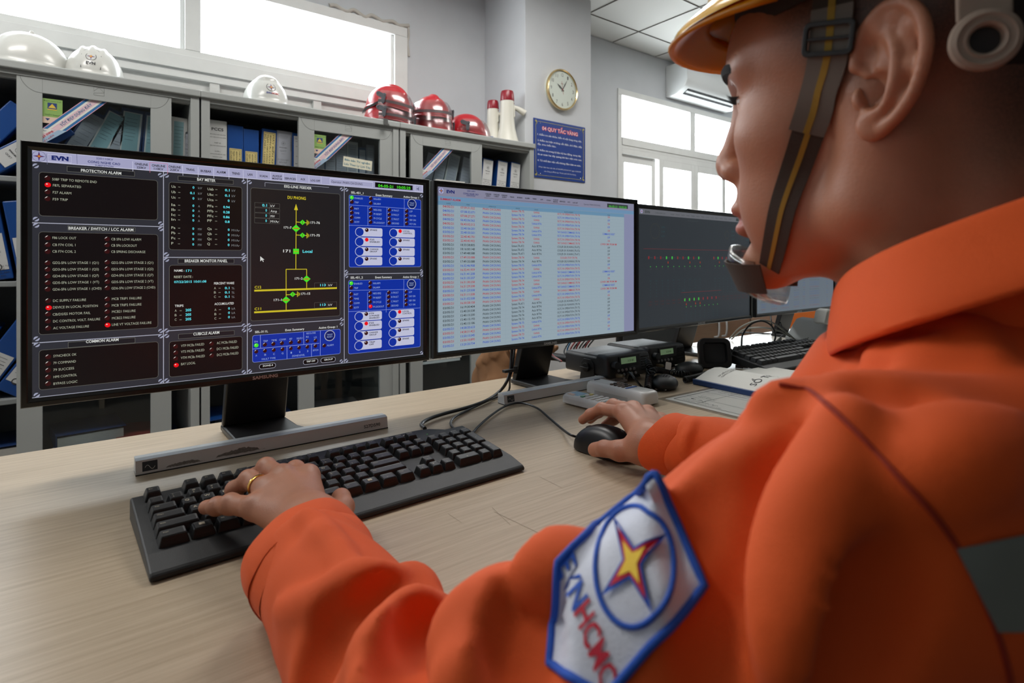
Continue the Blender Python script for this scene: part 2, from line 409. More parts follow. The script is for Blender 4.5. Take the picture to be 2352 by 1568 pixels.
# ---------------- clock ----------------
YC = 3.112
cc = onY(1292, 206, YC-0.03); Rk = 0.147
ck = thing('wall_clock', 'round wall clock with a gold rim and pale face on the column', 'clock', (cc.x, YC, cc.z), (math.pi/2, 0, 0))
GOLD = mat('clock_gold', (232, 208, 156), 0.25, 1.0)
obj('rim', MB().lathe([(Rk-0.012, 0.03), (Rk-0.012, 0.036), (Rk-0.006, 0.042), (Rk, 0.036), (Rk+0.002, 0.024), (Rk-0.004, 0.012), (Rk-0.012, 0.002)], n=64), GOLD, ck, smooth=40)
obj('face', MB().lathe([(0.0001, 0.028), (Rk-0.01, 0.028), (Rk-0.004, 0.0)], n=64), mat('clock_face', (206, 214, 205), 0.6), ck)
INK = mat('clock_ink', (96, 98, 96), 0.6)
for k in range(1, 13):
    b = MB(); a = math.pi/2 - k*math.pi/6; text(b, Matrix.Translation((0, 0, 0.0285)), str(k), 0.107*math.cos(a), 0.107*math.sin(a)-0.012, 0.026, 'c', w=(0.020 if k >= 10 else 0.013)); obj('numeral', b, INK, ck)
b = MB()
for a, L, wd in ((math.pi/2-math.radians(305), 0.062, 0.006), (math.pi/2-math.radians(31), 0.088, 0.004)):
    M = Matrix.Translation((0, 0, 0.031)) @ Matrix.Rotation(a, 4, 'Z'); b.prism([(-0.015, -wd*0.5), (L*0.5, -wd), (L, 0), (L*0.5, wd), (-0.015, wd*0.5)], 0, 0.001, M)
obj('hands', b, mat('clock_hand', (60, 62, 60), 0.4), ck)
b = MB(); M = Matrix.Translation((0, 0, 0.033)) @ Matrix.Rotation(math.radians(-80), 4, 'Z'); b.box(-0.06, 0.035, -0.0007, 0.0007, 0, 0.0006, M); b.lathe([(0.0001, 0.034), (0.004, 0.034), (0.004, 0.031)], n=12)
obj('second_hand', b, mat('clock_red', (170, 60, 50), 0.5), ck)
b = MB(); text(b, Matrix.Translation((0, 0, 0.0285)), 'GIMIKO', 0.0, 0.04, 0.006, 'c', bold=0.01); obj('maker_mark', b, mat('clock_mark', (120, 60, 58), 0.6), ck)
# ---------------- blue rules sign ----------------
q0 = onY(1225, 270, YC-0.006); q1 = onY(1344, 293, YC-0.006); q2 = onY(1344, 420, YC-0.006); q3 = onY(1227, 406, YC-0.006)
sx0, sx1 = q0.x+0.003, q1.x; sz1 = (q0.z+q1.z)/2; sz0 = (q2.z+q3.z)/2; SWD = sx1-sx0; SHT = sz1-sz0
sg = thing('rules_sign', 'blue sign headed 04 QUY TẮC VÀNG on the column below the clock', 'sign', (sx0, YC-0.001, sz0), (math.pi/2, 0, 0))
obj('board', MB().box(0, SWD, 0, SHT, 0, 0.005), mat('sign_blue', (30, 62, 140), 0.35), sg)
M0 = Matrix.Translation((0, 0, 0.0052))
b = MB()
rows = [('1. Kiểm tra sức khỏe, hiểu rõ nội dung công việc.', 0.765), ('2. Kiểm tra hiện trường: cắt điện, thử điện, tiếp', 0.665), ('địa, treo biển báo.', 0.60), ('3. Kiểm tra trang bị bảo hộ lao động, mang dây', 0.50), ('da an toàn hai dây quàng khi làm việc trên cao.', 0.43), ('4. Từ chối làm việc nếu không đảm bảo an toàn.', 0.325)]
for t_, v in rows:
    n = len(t_); text(b, M0, t_, 0.07*SWD, (v-0.045)*SHT, 0.030*SHT, 'l', w=min(0.86, 0.86*n/47)*SWD, bold=0.012)
for t_, v in (('(Thực hiện theo văn bản số 4563/ĐLHCM-KTAT ngày 31/8/2009', 0.22), ('của Công ty Điện lực Thành phố Hồ Chí Minh)', 0.155)):
    text(b, M0, t_, 0.5*SWD, (v-0.045)*SHT, 0.022*SHT, 'c', w=(0.82 if 'Thực' in t_ else 0.62)*SWD)
obj('lettering', b, mat('sign_white', (225, 228, 240), 0.5), sg)
b = MB(); text(b, M0, '04 QUY TẮC VÀNG', 0.5*SWD, 0.82*SHT, 0.062*SHT, 'c', w=0.70*SWD, bold=0.09, off=0.0002); obj('heading_outline', b, mat('sign_red', (214, 36, 48), 0.5), sg)
b = MB(); text(b, M0, '04 QUY TẮC VÀNG', 0.5*SWD, 0.82*SHT, 0.062*SHT, 'c', w=0.69*SWD, bold=0.008, off=0.0008); obj('heading', b, mat('sign_pale', (235, 215, 225), 0.5), sg)
b = MB(); e = 0.035*SWD
for x0, x1, y0, y1 in ((e*2.2, SWD-e*2.2, e, e+0.002), (e*2.2, SWD-e*2.2, SHT-e-0.002, SHT-e), (e, e+0.002, e*2.2, SHT-e*2.2), (SWD-e-0.002, SWD-e, e*2.2, SHT-e*2.2)): b.box(x0, x1, y0, y1, 0.0045, 0.006)
for cx, cy, sx, sy in ((e, e, 1, 1), (SWD-e, e, -1, 1), (e, SHT-e, 1, -1), (SWD-e, SHT-e, -1, -1)):
    for k in range(5):
        t = k*0.3; b.lathe([(0.004, 0), (0.007-0.0006*k, 0.0015), (0.004, 0.002)], Matrix.Translation((cx+sx*0.012*math.cos(t*1.2)*k*0.5, cy+sy*0.012*math.sin(t*1.2)*k*0.5, 0.005)), 8)
obj('gold_border', b, mat('sign_gold', (196, 186, 96), 0.5), sg)
for cx, cy in ((0.12, 0.93), (0.9, 0.93), (0.12, 0.07), (0.9, 0.07)): b = MB(); b.lathe([(0.0001, 0.003), (0.003, 0.002), (0.0035, 0)], Matrix.Translation((cx*SWD, cy*SHT, 0.005)), 10); obj('screw', b, mat('screw_chrome', (220, 220, 222), 0.2, 1.0), sg)
# ================= CABINETS AND WHAT THEY HOLD =================
CAB = mat('cabinet_grey_steel', (166, 169, 167), 0.42, bump=0.12, bscale=900)
CABI = mat('cabinet_inside', (92, 97, 102), 0.6)
LINE = mat('pressed_line', (112, 116, 114), 0.5)
DGL = glassy('cabinet_glass', (0.88, 0.92, 0.93), 0.06, 0.015)
YF = 3.0; ZC = 1.836; SHZ = [0.10, 0.49, 0.962, 1.385]
PINK = mat('ribbon_pink', (226, 170, 186), 0.5); RBLU = mat('ribbon_blue', (48, 112, 168), 0.5); CREAM = mat('ribbon_cream', (226, 226, 218), 0.5)
LPNK = mat('ribbon_pale_pink', (226, 196, 204), 0.5); TXB = mat('print_blue', (58, 118, 160), 0.6); LBLU = mat('ribbon_pale_blue', (160, 186, 210), 0.5)
GRN = mat('sticker_green', (140, 176, 96), 0.5); NAVY = mat('print_navy', (40, 62, 120), 0.5); YEL = mat('print_yellow', (220, 190, 70), 0.5); TXR = mat('print_red', (190, 60, 76), 0.6)
PAP = mat('paper_white', (214, 214, 208), 0.75, noise=0.03, nscale=12); INKB = mat('print_black', (52, 54, 58), 0.7); INKG = mat('print_grey', (120, 122, 126), 0.7)
NOTE = mat('note_cream', (222, 218, 196), 0.7)
def star(b, M, cx, cy, R, idx, ring=0.05, z=0.0003):
    """four pointed star in a ring; idx = (ring, blue, red, yellow) material slots"""
    n = 40; b.mat(idx[0])
    p = [M @ Vector((cx+r*math.cos(2*math.pi*i/n), cy+r*math.sin(2*math.pi*i/n), z)) for r in (R, R*(1-2*ring)) for i in range(n)]
    b.add(p, [(i, (i+1) % n, n+(i+1) % n, n+i) for i in range(n)])
    for k, (sc, q) in enumerate(((0.96, idx[1]), (0.60, idx[2]), (0.34, idx[3]))):
        b.mat(q); r0 = R*sc*(1-2*ring); r1 = r0*(0.24+0.05*k); zz = z+0.0003*(k+1)
        ps = [M @ Vector((cx, cy, zz))]+[M @ Vector((cx+(r0 if i % 2 == 0 else r1)*math.cos(math.pi*i/4), cy+(r0 if i % 2 == 0 else r1)*math.sin(math.pi*i/4), zz)) for i in range(8)]
        b.add(ps, [(0, 1+i, 1+(i+1) % 8) for i in range(8)])
    b.mat(0)
def cabinet(x0, x1, dx0, dx1, label, n):
    W = x1-x0; t = thing('filing_cabinet', label, 'cabinet', (x0, YF, 0), group=None)
    D = 0.45
    b = MB(); b.box(0, 0.036, 0.0, D, 0.0, ZC-0.032); b.box(W-0.036, W, 0.0, D, 0, ZC-0.032); b.box(0.036, W-0.036, 0.0, 0.05, 0, 0.1)
    obj('side_frame', b, CAB, t, bevel=0.002)
    obj('back_panel', MB().box(0.036, W-0.036, D-0.012, D, 0.05, ZC-0.032), CABI, t)
    obj('top', MB().box(-0.004, W+0.004, -0.012, D, ZC-0.034, ZC), CAB, t, bevel=0.006, seg=3)
    b = MB(); b.box(0.036, W-0.036, 0.005, 0.05, ZC-0.052, ZC-0.0345); b.box(0.036, W-0.036, 0.018, 0.022, ZC-0.066, ZC-0.052); b.box(0.036, W-0.036, 0.04, 0.044, ZC-0.066, ZC-0.052)
    obj('door_track', b, CAB, t)
    for z in SHZ: obj('shelf', MB().box(0.036, W-0.036, 0.055, D-0.012, z-0.022, z), mat('shelf_steel', (150, 154, 154), 0.45), t, bevel=0.003)
    # sliding glass door
    w_ = dx1-dx0; zt = ZC-0.036; zb = 0.11; st = 0.08; gt = zt-0.075
    M = Matrix.Translation((dx0-x0, 0.008, 0))
    b = MB(); b.box(0, st, 0, 0.022, zb, zt, M); b.box(w_-st, w_, 0, 0.022, zb, zt, M); b.box(st, w_-st, 0, 0.022, gt, zt, M); b.box(st, w_-st, 0, 0.022, zb, zb+0.08, M)
    dr = obj('door', b, CAB, t, bevel=0.0012)
    obj('pane', MB().box(st-0.01, w_-st+0.01, 0.010, 0.014, zb+0.07, gt+0.01, M), DGL, dr)
    for sx in (1, -1):
        b = MB(); xx = 0.010 if sx > 0 else w_-0.010
        pts = [M @ V(xx, -0.0003, zt-0.001), M @ V(xx+sx*0.004, -0.0003, zt-0.03), M @ V(xx+sx*0.022, -0.0003, gt+0.018), M @ V(xx+sx*0.046, -0.0003, gt+0.003), M @ V(xx+sx*0.07, -0.0003, gt)]
        b.tube(catmull(pts, 5), 0.0007, 5); obj('pressed_line', b, LINE, dr)
    b = MB()
    cx = w_*0.5
    Q = lambda x, z: M @ V(cx+x, -0.0003, gt+0.042+z)
    b.tube([Q(*a) for a in ((-0.018, -0.02), (0.018, -0.02), (0.018, 0.016), (-0.018, 0.016), (-0.018, -0.004), (0, 0.014), (0.018, -0.006), (-0.018, -0.012), (-0.018, -0.02))], 0.0005, 4)
    obj('pressed_emblem', b, LINE, dr)
    # stickers on the glass. plane: x right from the glass edge, y up from the glass top
    G = frame_at(M @ V(st, 0.0092, gt), (1, 0, 0), (0, 0, 1), (0, -1, 0))
    if n < 2:
        b = MB(); b.mat(0).quad(*[G @ V(*p, 0) for p in ((0, -0.092), (0.064, -0.092), (0.064, -0.018), (0, -0.018))])
        b.mat(1).quad(*[G @ V(*p, 0.0003) for p in ((0.016, -0.060), (0.046, -0.060), (0.046, -0.034), (0.016, -0.034))])
        b.mat(2).add([G @ V(0.018, -0.055, 0.0006), G @ V(0.044, -0.055, 0.0006), G @ V(0.031, -0.037, 0.0006)], [(0, 1, 2)])
        b.quad(*[G @ V(*p, 0.0005) for p in ((0.016, -0.063), (0.046, -0.063), (0.046, -0.059), (0.016, -0.059))])
        b.mat(3).quad(*[G @ V(*p, 0) for p in ((0, -0.118), (0.064, -0.118), (0.064, -0.092), (0, -0.092))])
        b.mat(1).add([G @ V(0.008, -0.098, 0.0004), G @ V(0.024, -0.098, 0.0004), G @ V(0.016, -0.108, 0.0004)], [(0, 2, 1)])
        b.mat(2); b.lathe([(0.0001, 0.0004), (0.008, 0.0004)], G @ Matrix.Translation((0.048, -0.105, 0)), 14)
        b.mat(4); text(b, G, 'ĐIỆN CAO THẾ', 0.032, -0.029, 0.004, 'c', w=0.055); text(b, G, 'TRIỆT THOÁI', 0.032, -0.086, 0.005, 'c', w=0.05, off=0.0005)
        obj('green_sticker', b, [GRN, NAVY, YEL, mat('sticker_peach', (222, 196, 176), 0.5), mat('print_green', (60, 100, 60), 0.6)], dr)
    b = MB(); bands = [(0, .04, 0), (.04, .2, 1), (.2, .33, 2), (.33, .36, 0), (.36, .64, 3), (.64, .67, 0), (.67, .8, 2), (.8, .96, 1), (.96, 1, 0)]
    tl, tr, bl, br = (0.137, 0.0), (0.215, 0.0), (0.0, -0.142), (0.079, -0.142)
    L = lambda p, q, s: (p[0]+(q[0]-p[0])*s, p[1]+(q[1]-p[1])*s)
    for s0, s1, k in bands: b.mat(k).quad(*[G @ V(*p, 0.0008) for p in (L(bl, br, s0), L(bl, br, s1), L(tl, tr, s1), L(tl, tr, s0))])
    b.mat(2).quad(*[G @ V(*p, 0.0008) for p in ((0, -0.165), (0.04, -0.143), (0.0395, -0.142), (0, -0.142))])
    b.mat(3).quad(*[G @ V(*p, 0.0008) for p in ((0, -0.182), (0.05, -0.142), (0.04, -0.142), (0, -0.165))])
    b.mat(5).quad(*[G @ V(*p, 0.0008) for p in ((0, -0.206), (0.079, -0.142), (0.05, -0.142), (0, -0.182))])
    an = math.atan2(0.142, 0.137); c0 = L(L(bl, br, .5), L(tl, tr, .5), 0.5)
    R = G @ Matrix.Translation((c0[0], c0[1], 0)) @ Matrix.Rotation(an, 4, 'Z')
    b.mat(4); text(b, R, 'TỐT ĐẸP DỰNG ĐẢY', 0.002, -0.0055, 0.0105, 'c', w=0.148, bold=0.01, off=0.0013)
    R2 = G @ Matrix.Translation((0.004, -0.183, 0)) @ Matrix.Rotation(an, 4, 'Z'); b.mat(6); text(b, R2, '24 tháng', 0, 0.002, 0.008, 'l', w=0.045, bold=0.02, off=0.0013)
    R2 = G @ Matrix.Translation((0.004, -0.204, 0)) @ Matrix.Rotation(an, 4, 'Z'); text(b, R2, 'TIẾT KIỆM', 0, 0.002, 0.0055, 'l', w=0.05, off=0.0013)
    b.mat(4); text(b, G, 'Bạn', 0.003, -0.152, 0.005, 'l', off=0.0013)
    obj('ribbon_sticker', b, [PINK, RBLU, CREAM, LPNK, TXB, LBLU, TXR], dr)
    # paper taped low on the upper glass, and papers lower down
    pz = -0.215 if n < 2 else -0.19; px0, px1 = ((0.075, 0.285) if n == 0 else (0.085, 0.30) if n == 1 else (0.09, 0.30))
    b = MB(); b.box(px0, px1, pz-0.26, pz, 0, 0.0006, G)
    b.mat(1)
    if n == 2: text(b, G, 'TỦ HỒ SƠ 110KV', (px0+px1)/2, pz-0.018, 0.006, 'c', w=0.06, off=0.001)
    for i in range(22):
        ll = 0.03+0.10*random.random(); b.quad(*[G @ V(*p, 0.0009) for p in ((px0+0.02, pz-0.032-i*0.01), (px0+0.02+ll, pz-0.032-i*0.01), (px0+0.02+ll, pz-0.0295-i*0.01), (px0+0.02, pz-0.0295-i*0.01))])
    if n == 1: text(b, G, 'DANH MỤC HỒ SƠ', (px0+px1)/2, pz-0.02, 0.006, 'c', w=0.07, off=0.001)
    obj('taped_paper', b, [PAP, INKG], dr)
    if n == 1:
        R = G @ Matrix.Translation((0.16, -0.115, 0)) @ Matrix.Rotation(math.radians(-4), 4, 'Z')
        b = MB(); b.box(0, 0.165, -0.055, 0.0, 0, 0.0008, R); b.mat(1)
        text(b, R, 'Biên bản Thí nghiệm', 0.008, -0.022, 0.011, 'l', w=0.145, bold=0.012, off=0.0012); text(b, R, 'Lưu Theo Lý Lịch T/bị', 0.006, -0.045, 0.011, 'l', w=0.15, bold=0.012, off=0.0012)
        obj('handwritten_note', b, [NOTE, mat('ink_teal', (44, 124, 150), 0.6)], dr)
    if n == 2:
        a = onY(1001, 822, YF).x-dx0-st; c = onY(1060, 822, YF).x-dx0-st; zz = onY(1030, 820, YF).z-gt
        b = MB(); b.box(a-0.05, c+0.01, zz-0.012, zz+0.08, 0, 0.0008, G); b.mat(1); text(b, G, 'TRANG CỤ PHỤC VỤ PCCC', a-0.045, zz-0.004, 0.014, 'l', w=c-a+0.045, bold=0.03, off=0.0012)
        b.mat(2).box(-0.0, c+0.0, zz-0.030, zz-0.014, 0, 0.0006, G)
        obj('equipment_sign', b, [PAP, INKB, mat('tape_pale', (176, 190, 194), 0.4)], dr)
    return t
C0, C1, C2 = (-0.53, 0.474), (0.482, 1.488), (1.496, 2.492)
cabinet(*C0, -0.171, 0.3625, 'grey steel filing cabinet with sliding glass door, leftmost, under two white helmets', 0)
cabinet(*C1, 0.929, 1.4566, 'grey steel filing cabinet in the middle, handwritten note on its glass', 1)
cabinet(*C2, 1.567, 2.07, 'grey steel filing cabinet next to the column, under the megaphones', 2)
# hook clipped over the top edge of the middle cabinet
hk = onY(886, 268, YF-0.014)
b = MB(); b.box(-0.012, 0.012, -0.004, 0.03, 0.0, 0.002); b.box(-0.012, 0.012, -0.005, -0.003, -0.035, 0.002); b.box(-0.012, 0.012, -0.022, -0.005, -0.037, -0.035); b.box(-0.012, 0.012, -0.023, -0.021, -0.037, -0.028)
o = obj('metal_hook', b, mat('hook_steel', (150, 150, 148), 0.3, 0.9)); o.location = (hk.x, YF-0.0125, ZC+0.001); tag(o, 'small metal hook clipped over the top edge of the middle cabinet', 'hook')

# ---------------- binders ----------------
BL = mat('binder_blue', (24, 72, 142), 0.35, bump=0.1, bscale=400); BLD = mat('binder_dark_blue', (34, 58, 104), 0.4); BLG = mat('binder_grey_blue', (70, 92, 122), 0.5)
GRB = mat('binder_grey', (150, 152, 160), 0.5); GRD = mat('binder_dark_grey', (84, 88, 96), 0.5); WHB = mat('binder_white', (206, 208, 206), 0.5)
LW = mat('label_white', (212, 213, 212), 0.6); LY = mat('label_yellow', (214, 196, 128), 0.6); LT = mat('label_teal', (146, 184, 192), 0.6); LG = mat('label_grey', (172, 176, 186), 0.6)
RING = mat('finger_ring_metal', (120, 122, 124), 0.3, 0.9); PAGES = mat('paper_pages', (196, 192, 184), 0.8, noise=0.15, nscale=60, stretch=(1, 1, 14))
def binder(x, z, label, w_=0.078, h=0.322, tilt=0.0, cover=BL, lab=LW, style='plain', y=3.07, group=None, lh=0.6, ring=False):
    """upright file, spine to the room; x = left foot, tilt in degrees (positive leans right)"""
    y += 0.012
    t = thing('binder', label, 'binder', (x, y, z+max(0, w_*math.sin(math.radians(tilt)))), (0, math.radians(tilt), 0), group)
    d = 0.27
    c = obj('cover', MB().box(0, w_, 0, d, 0.0, h), cover, t, bevel=0.004)
    b = MB(); G = frame_at(V(0, -0.0006, 0), (1, 0, 0), (0, 0, 1), (0, -1, 0))
    top = h-0.008 if style in ('full', 'grey') else h*0.95 if lh > 0.6 else h*(0.30+lh*0.6)
    bot = 0.006 if style == 'full' else top-h*lh
    m0 = 0.002 if style in ('full', 'grey') else 0.008
    b.box(m0, w_-m0, bot, top, 0, 0.0007, G)
    b.mat(1); T = G
    def ln(x0, x1, y0, th=0.0016): b.quad(*[T @ V(*p, 0.0011) for p in ((x0, y0), (x1, y0), (x1, y0+th), (x0, y0+th))])
    cx = w_/2
    if style == 'yellow':
        for a_, b_, c_, d_ in ((m0+.003, w_-m0-.003, bot+.004, bot+.0055), (m0+.003, w_-m0-.003, top-.0055, top-.004), (m0+.003, m0+.004, bot+.004, top-.004), (w_-m0-.004, w_-m0-.003, bot+.004, top-.004)): b.quad(*[T @ V(*p, 0.0011) for p in ((a_, c_), (b_, c_), (b_, d_), (a_, d_))])
        R = G @ Matrix.Translation((0, top-0.012, 0)) @ Matrix.Rotation(-math.pi/2, 4, 'Z')
        for yy, s_, l_ in ((w_*0.70, 'MÁY BIẾN ÁP LỰC', 0.78), (w_*0.52, '40MVA-115/23/11KV', 0.8), (w_*0.34, 'TRẠM 110KV CÔNG NGHỆ CAO', 0.92), (w_*0.18, 'SỐ MÁY: 110T04-120', 0.75)):
            text(b, R, s_, 0.0, yy, 0.0068, 'l', w=(top-bot-0.03)*l_, off=0.0012)
    elif style == 'pcc':
        text(b, G, 'PCC5', cx, top-0.034, 0.014, 'c', w=w_*0.62, bold=0.02, off=0.0012)
        for i, (s_, ww) in enumerate((('BIÊN BẢN THÍ NGHIỆM', .85), ('CHẤT LƯỢNG DẦU CÁCH ĐIỆN', .88), ('', 0), ('THIẾT BỊ', .35), ('TRẠM 110KV CÔNG NGHỆ CAO', .86), ('', 0), ('QUYỂN 2', .3), ('NGĂN LỘ MÁY BIẾN ÁP 110KV', .86), ('NGÀY LẬP', .5), ('', 0), ('THÁNG 5', .35), ('CÔNG TY LƯỚI ĐIỆN CAO THẾ', .86), ('THÀNH PHỐ', .6), ('', 0), ('', 0), ('TP. HCM', .4))):
            if s_: text(b, G, s_, cx, top-0.055-i*0.0135, 0.0042, 'c', w=w_*ww, off=0.0012)
    elif style in ('evn', 'full'):
        ln(w_*0.2, w_*0.8, top-0.02, 0.001); ln(w_*0.25, w_*0.75, top-0.026, 0.001)
        star(b, G, cx, top-0.052, 0.011, (1, 1, 1, 1), z=0.001); b.mat(1)
        text(b, G, 'EVNHCMC', cx, top-0.077, 0.006, 'c', w=w_*0.45, bold=0.03, off=0.0012); text(b, G, 'QLKT', cx, top-0.094, 0.007, 'c', w=w_*0.36, off=0.0012)
        for i, s_ in enumerate(('TÀI LIỆU CÁC TỤ', 'CNC_2000,', 'CNC_473_AB4,', '472_475,', 'CNC_477_471,', '471_476')): text(b, G, s_, cx, top-0.135-i*0.0125, 0.006, 'c', w=w_*(0.8 if i in (0, 2) else 0.5), off=0.0012)
    elif style == 'lylich':
        ln(w_*0.15, w_*0.7, top-0.012, 0.001); ln(w_*0.1, w_*0.75, top-0.018, 0.001); ln(w_*0.2, w_*0.65, top-0.024, 0.001)
        star(b, G, w_*0.42, top-0.050, 0.010, (1, 1, 1, 1), z=0.001); b.mat(1)
        text(b, G, 'EVNHCMC', w_*0.42, top-0.074, 0.005, 'c', w=w_*0.5, bold=0.03, off=0.0012); text(b, G, 'QLKT', w_*0.42, top-0.092, 0.008, 'c', w=w_*0.42, off=0.0012); ln(w_*0.3, w_*0.5, top-0.104, 0.001)
        for i, s_ in enumerate(('LÝ LỊCH MÁY', 'BIẾN THẾ', 'T1 - T4 - T5')): text(b, G, s_, w_*0.42, top-0.138-i*0.014, 0.007, 'c', w=w_*(0.72 if i != 1 else .5), off=0.0012)
        b.tube([G @ V(w_*0.88, top-0.012, 0.001), G @ V(w_*0.88, top-0.085, 0.001), G @ V(w_*0.93, top-0.085, 0.001), G @ V(w_*0.93, top-0.012, 0.001)], 0.0006, 4)
    elif style == 'teal':
        b.mat(2).quad(*[T @ V(*p, 0.001) for p in ((m0+.006, bot+0.10), (w_-m0-.008, bot+0.10), (w_-m0-.008, top-0.004), (m0+.006, top-0.004))]); b.mat(1)
        for i in range(7): ln(w_*0.25, w_*(0.6+0.15*random.random()), top-0.03-i*0.016, 0.0012)
        text(b, G, 'FINAL', cx, bot+0.108, 0.006, 'c', w=w_*.4, off=0.0013); ln(w_*0.3, w_*0.7, bot+0.03, 0.014); b.mat(3).box(m0, w_-m0, bot+0.075, bot+0.092, 0.0007, 0.0012, G)
    elif style == 'lines':
        for i in range(int((top-bot)/0.013)-1):
            if random.random() < 0.75: q_ = 0.18+0.12*random.random(); ln(w_*q_, w_*(1-q_), top-0.016-i*0.013, 0.0022 if random.random() < .3 else 0.0012)
    elif style == 'edge':
        for i in range(int((top-bot)/0.02)-1): ln(w_*0.25, w_*0.75, top-0.02-i*0.02, 0.0013)
    obj('spine_label', b, [lab, INKB if lab is not LG else INKG, LT, RBLU], t)
    if ring: obj('finger_ring', MB().lathe([(0.009, 0.0), (0.010, 0.0022), (0.0125, 0.0022), (0.0135, 0)], frame_at(V(cx, 0, 0.052), (1, 0, 0), (0, 0, 1), (0, -1, 0)), 24).lathe([(0.0001, 0.0006), (0.010, 0.0006)], frame_at(V(cx, 0, 0.052), (1, 0, 0), (0, 0, 1), (0, -1, 0)), 20), RING, t)
    return t
def bx(px): return onY(px, 600, 3.07).x
S3, S2, S1, S0 = SHZ[3], SHZ[2], SHZ[1], SHZ[0]
# middle cabinet opening
binder(bx(478), S3, 'white-spined binder marked PCC5 on the top shelf, beside the cabinet post', w_=0.084, h=0.34, cover=WHB, style='pcc', lh=0.96, y=3.065)
G_ = 'blue binders with low yellow labels'
binder(bx(524), S3, 'blue binder with low yellow label, right next to the PCC5 binder', w_=0.072, h=0.328, lab=LY, style='yellow', lh=0.58, group=G_)
binder(bx(561), S3, 'blue binder with low yellow label, between two other yellow-labelled binders', w_=0.072, h=0.318, lab=LY, style='yellow', lh=0.58, group=G_)
binder(bx(597), S3, 'blue binder whose yellow label reaches its top, leaning slightly right', w_=0.074, h=0.33, tilt=2.5, lab=LY, style='yellow', lh=0.88, group=G_)
binder(bx(633)+0.004, S3, 'grey binder marked QLKT, LÝ LỊCH MÁY on the top shelf', w_=0.078, h=0.332, tilt=1.0, cover=GRB, lab=LG, style='lylich', lh=0.93)
binder(bx(671)+0.004, S3, 'blue binder half hidden behind the middle cabinet door edge', w_=0.074, h=0.33, lab=LW, style='lines', lh=0.75)
# right cabinet opening
for px_, tl, lb in ((1104, 5.5, 'blue binder with white spine, first in the opening right of the glass door'), (1138, 5.5, 'blue binder with white spine, middle one in the opening near the column'), (1170, 4.5, 'blue binder with white spine, last one beside the post near the column')):
    binder(bx(px_), S3, lb, w_=0.08, h=0.325, tilt=tl, style='full', lh=0.95, group='white-spined binders in the right cabinet')
# behind the glass of the left cabinet
def b_glass(px_, tl, lb, **k): return binder(bx(px_), S3, lb, tilt=tl, y=3.075, group='binders behind cabinet glass', **k)
b_glass(104, 27, 'pale-labelled binder leaning right behind the diagonal ribbon of the left cabinet', cover=BLD, lab=LG, style='edge', lh=0.9)
b_glass(161, 24, 'leaning binder with teal label behind the left cabinet glass', cover=BLD, lab=LW, style='teal', lh=0.85, w_=0.084, h=0.335)
b_glass(222, 15, 'thin grey leaning binder between two teal-labelled binders, left cabinet', cover=BLG, lab=LG, style='lines', lh=0.9, w_=0.05)
b_glass(262, 5, 'upright binder with bright teal label behind the left cabinet glass', cover=BLD, lab=LW, style='teal', lh=0.9, w_=0.088, h=0.34)
b_glass(320, 4, 'teal-labelled binder partly behind the right stile of the left glass door', cover=BLD, lab=LW, style='teal', lh=0.9, w_=0.07, h=0.335)
binder(bx(388), S3, 'white and teal binder in the narrow opening right of the left glass door', w_=0.07, h=0.33, tilt=1.5, cover=WHB, lab=LW, style='teal', lh=0.95)
binder(bx(418)+0.006, S3, 'short grey binder in the narrow opening beside the cabinet post', w_=0.05, h=0.27, cover=GRD, lab=LG, style='lylich', lh=0.9)
# behind the glass of the middle cabinet: a row
mid = [(724, .06, .25, GRB, 'short grey binder at the left end of the row, middle glass door'), (748, .07, .31, BLG, 'grey-blue binder just right of the green sticker, middle glass door'), (772, .072, .33, GRB, 'grey binder with printed lines behind the ribbon, middle glass door'), (800, .066, .325, WHB, 'white binder above the handwritten note, middle glass door'), (826, .05, .30, BLG, 'narrow blue-grey binder, right half of the middle glass door'), (845, .05, .32, GRB, 'grey binder at the right end of the row, middle glass door')]
for px_, w_, h_, cv, lb in mid: binder(bx(px_), S3, lb, w_=w_, h=h_, cover=cv, lab=LG, style='lines', lh=0.9, y=3.08, group='binders behind cabinet glass')
# behind the glass of the right cabinet
for px_, tl, lb in ((958, 15, 'grey binder leaning right at the left edge of the right glass door'), (985, 14, 'leaning grey binder behind the ribbon of the right glass door'), (1014, 13, 'leaning pale binder behind the right glass door, next to its stile'), (1050, 10, 'leaning binder hidden partly by the right door stile, near the opening')):
    binder(bx(px_), S3, lb, w_=0.082, h=0.33, tilt=tl, cover=GRD if px_ != 1014 else WHB, lab=LG, style='edge', lh=0.9, y=3.08, group='binders behind cabinet glass')
# left opening of the left cabinet (shelves one above another)
binder(-0.50, S3, 'blue binder leaning right on the top left shelf, topmost of the leaning ones', w_=0.085, h=0.325, tilt=34, lh=0.42, style='lines', ring=True, y=3.066)
binder(-0.385, S3, 'blue binder leaning right on the top left shelf with a white label', w_=0.08, h=0.325, tilt=36, lh=0.4, style='lines', ring=True, y=3.066)
binder(-0.29, S3, 'blue binder on the top left shelf with a round emblem label, lowest of three', w_=0.08, h=0.325, tilt=52, lh=0.4, style='evn', y=3.066)
binder(-0.355, S2, 'dark blue binder at the left frame edge on the second shelf', w_=0.08, h=0.325, tilt=-8, lh=0.5, style='lines', y=3.066)
binder(-0.262, S2, 'blue binder with a long white label on the second shelf, far left', w_=0.08, h=0.325, tilt=-9, lh=0.45, style='evn', ring=True, y=3.066)
binder(-0.168, S2, 'blue binder half hidden by the left monitor on the second shelf', w_=0.08, h=0.325, tilt=-9, lh=0.4, style='lines', ring=True, y=3.066)
binder(-0.46, S1, 'blue binder marked PCC5 leaning right on the third shelf', w_=0.085, h=0.325, tilt=30, lh=0.45, style='pcc', y=3.066)
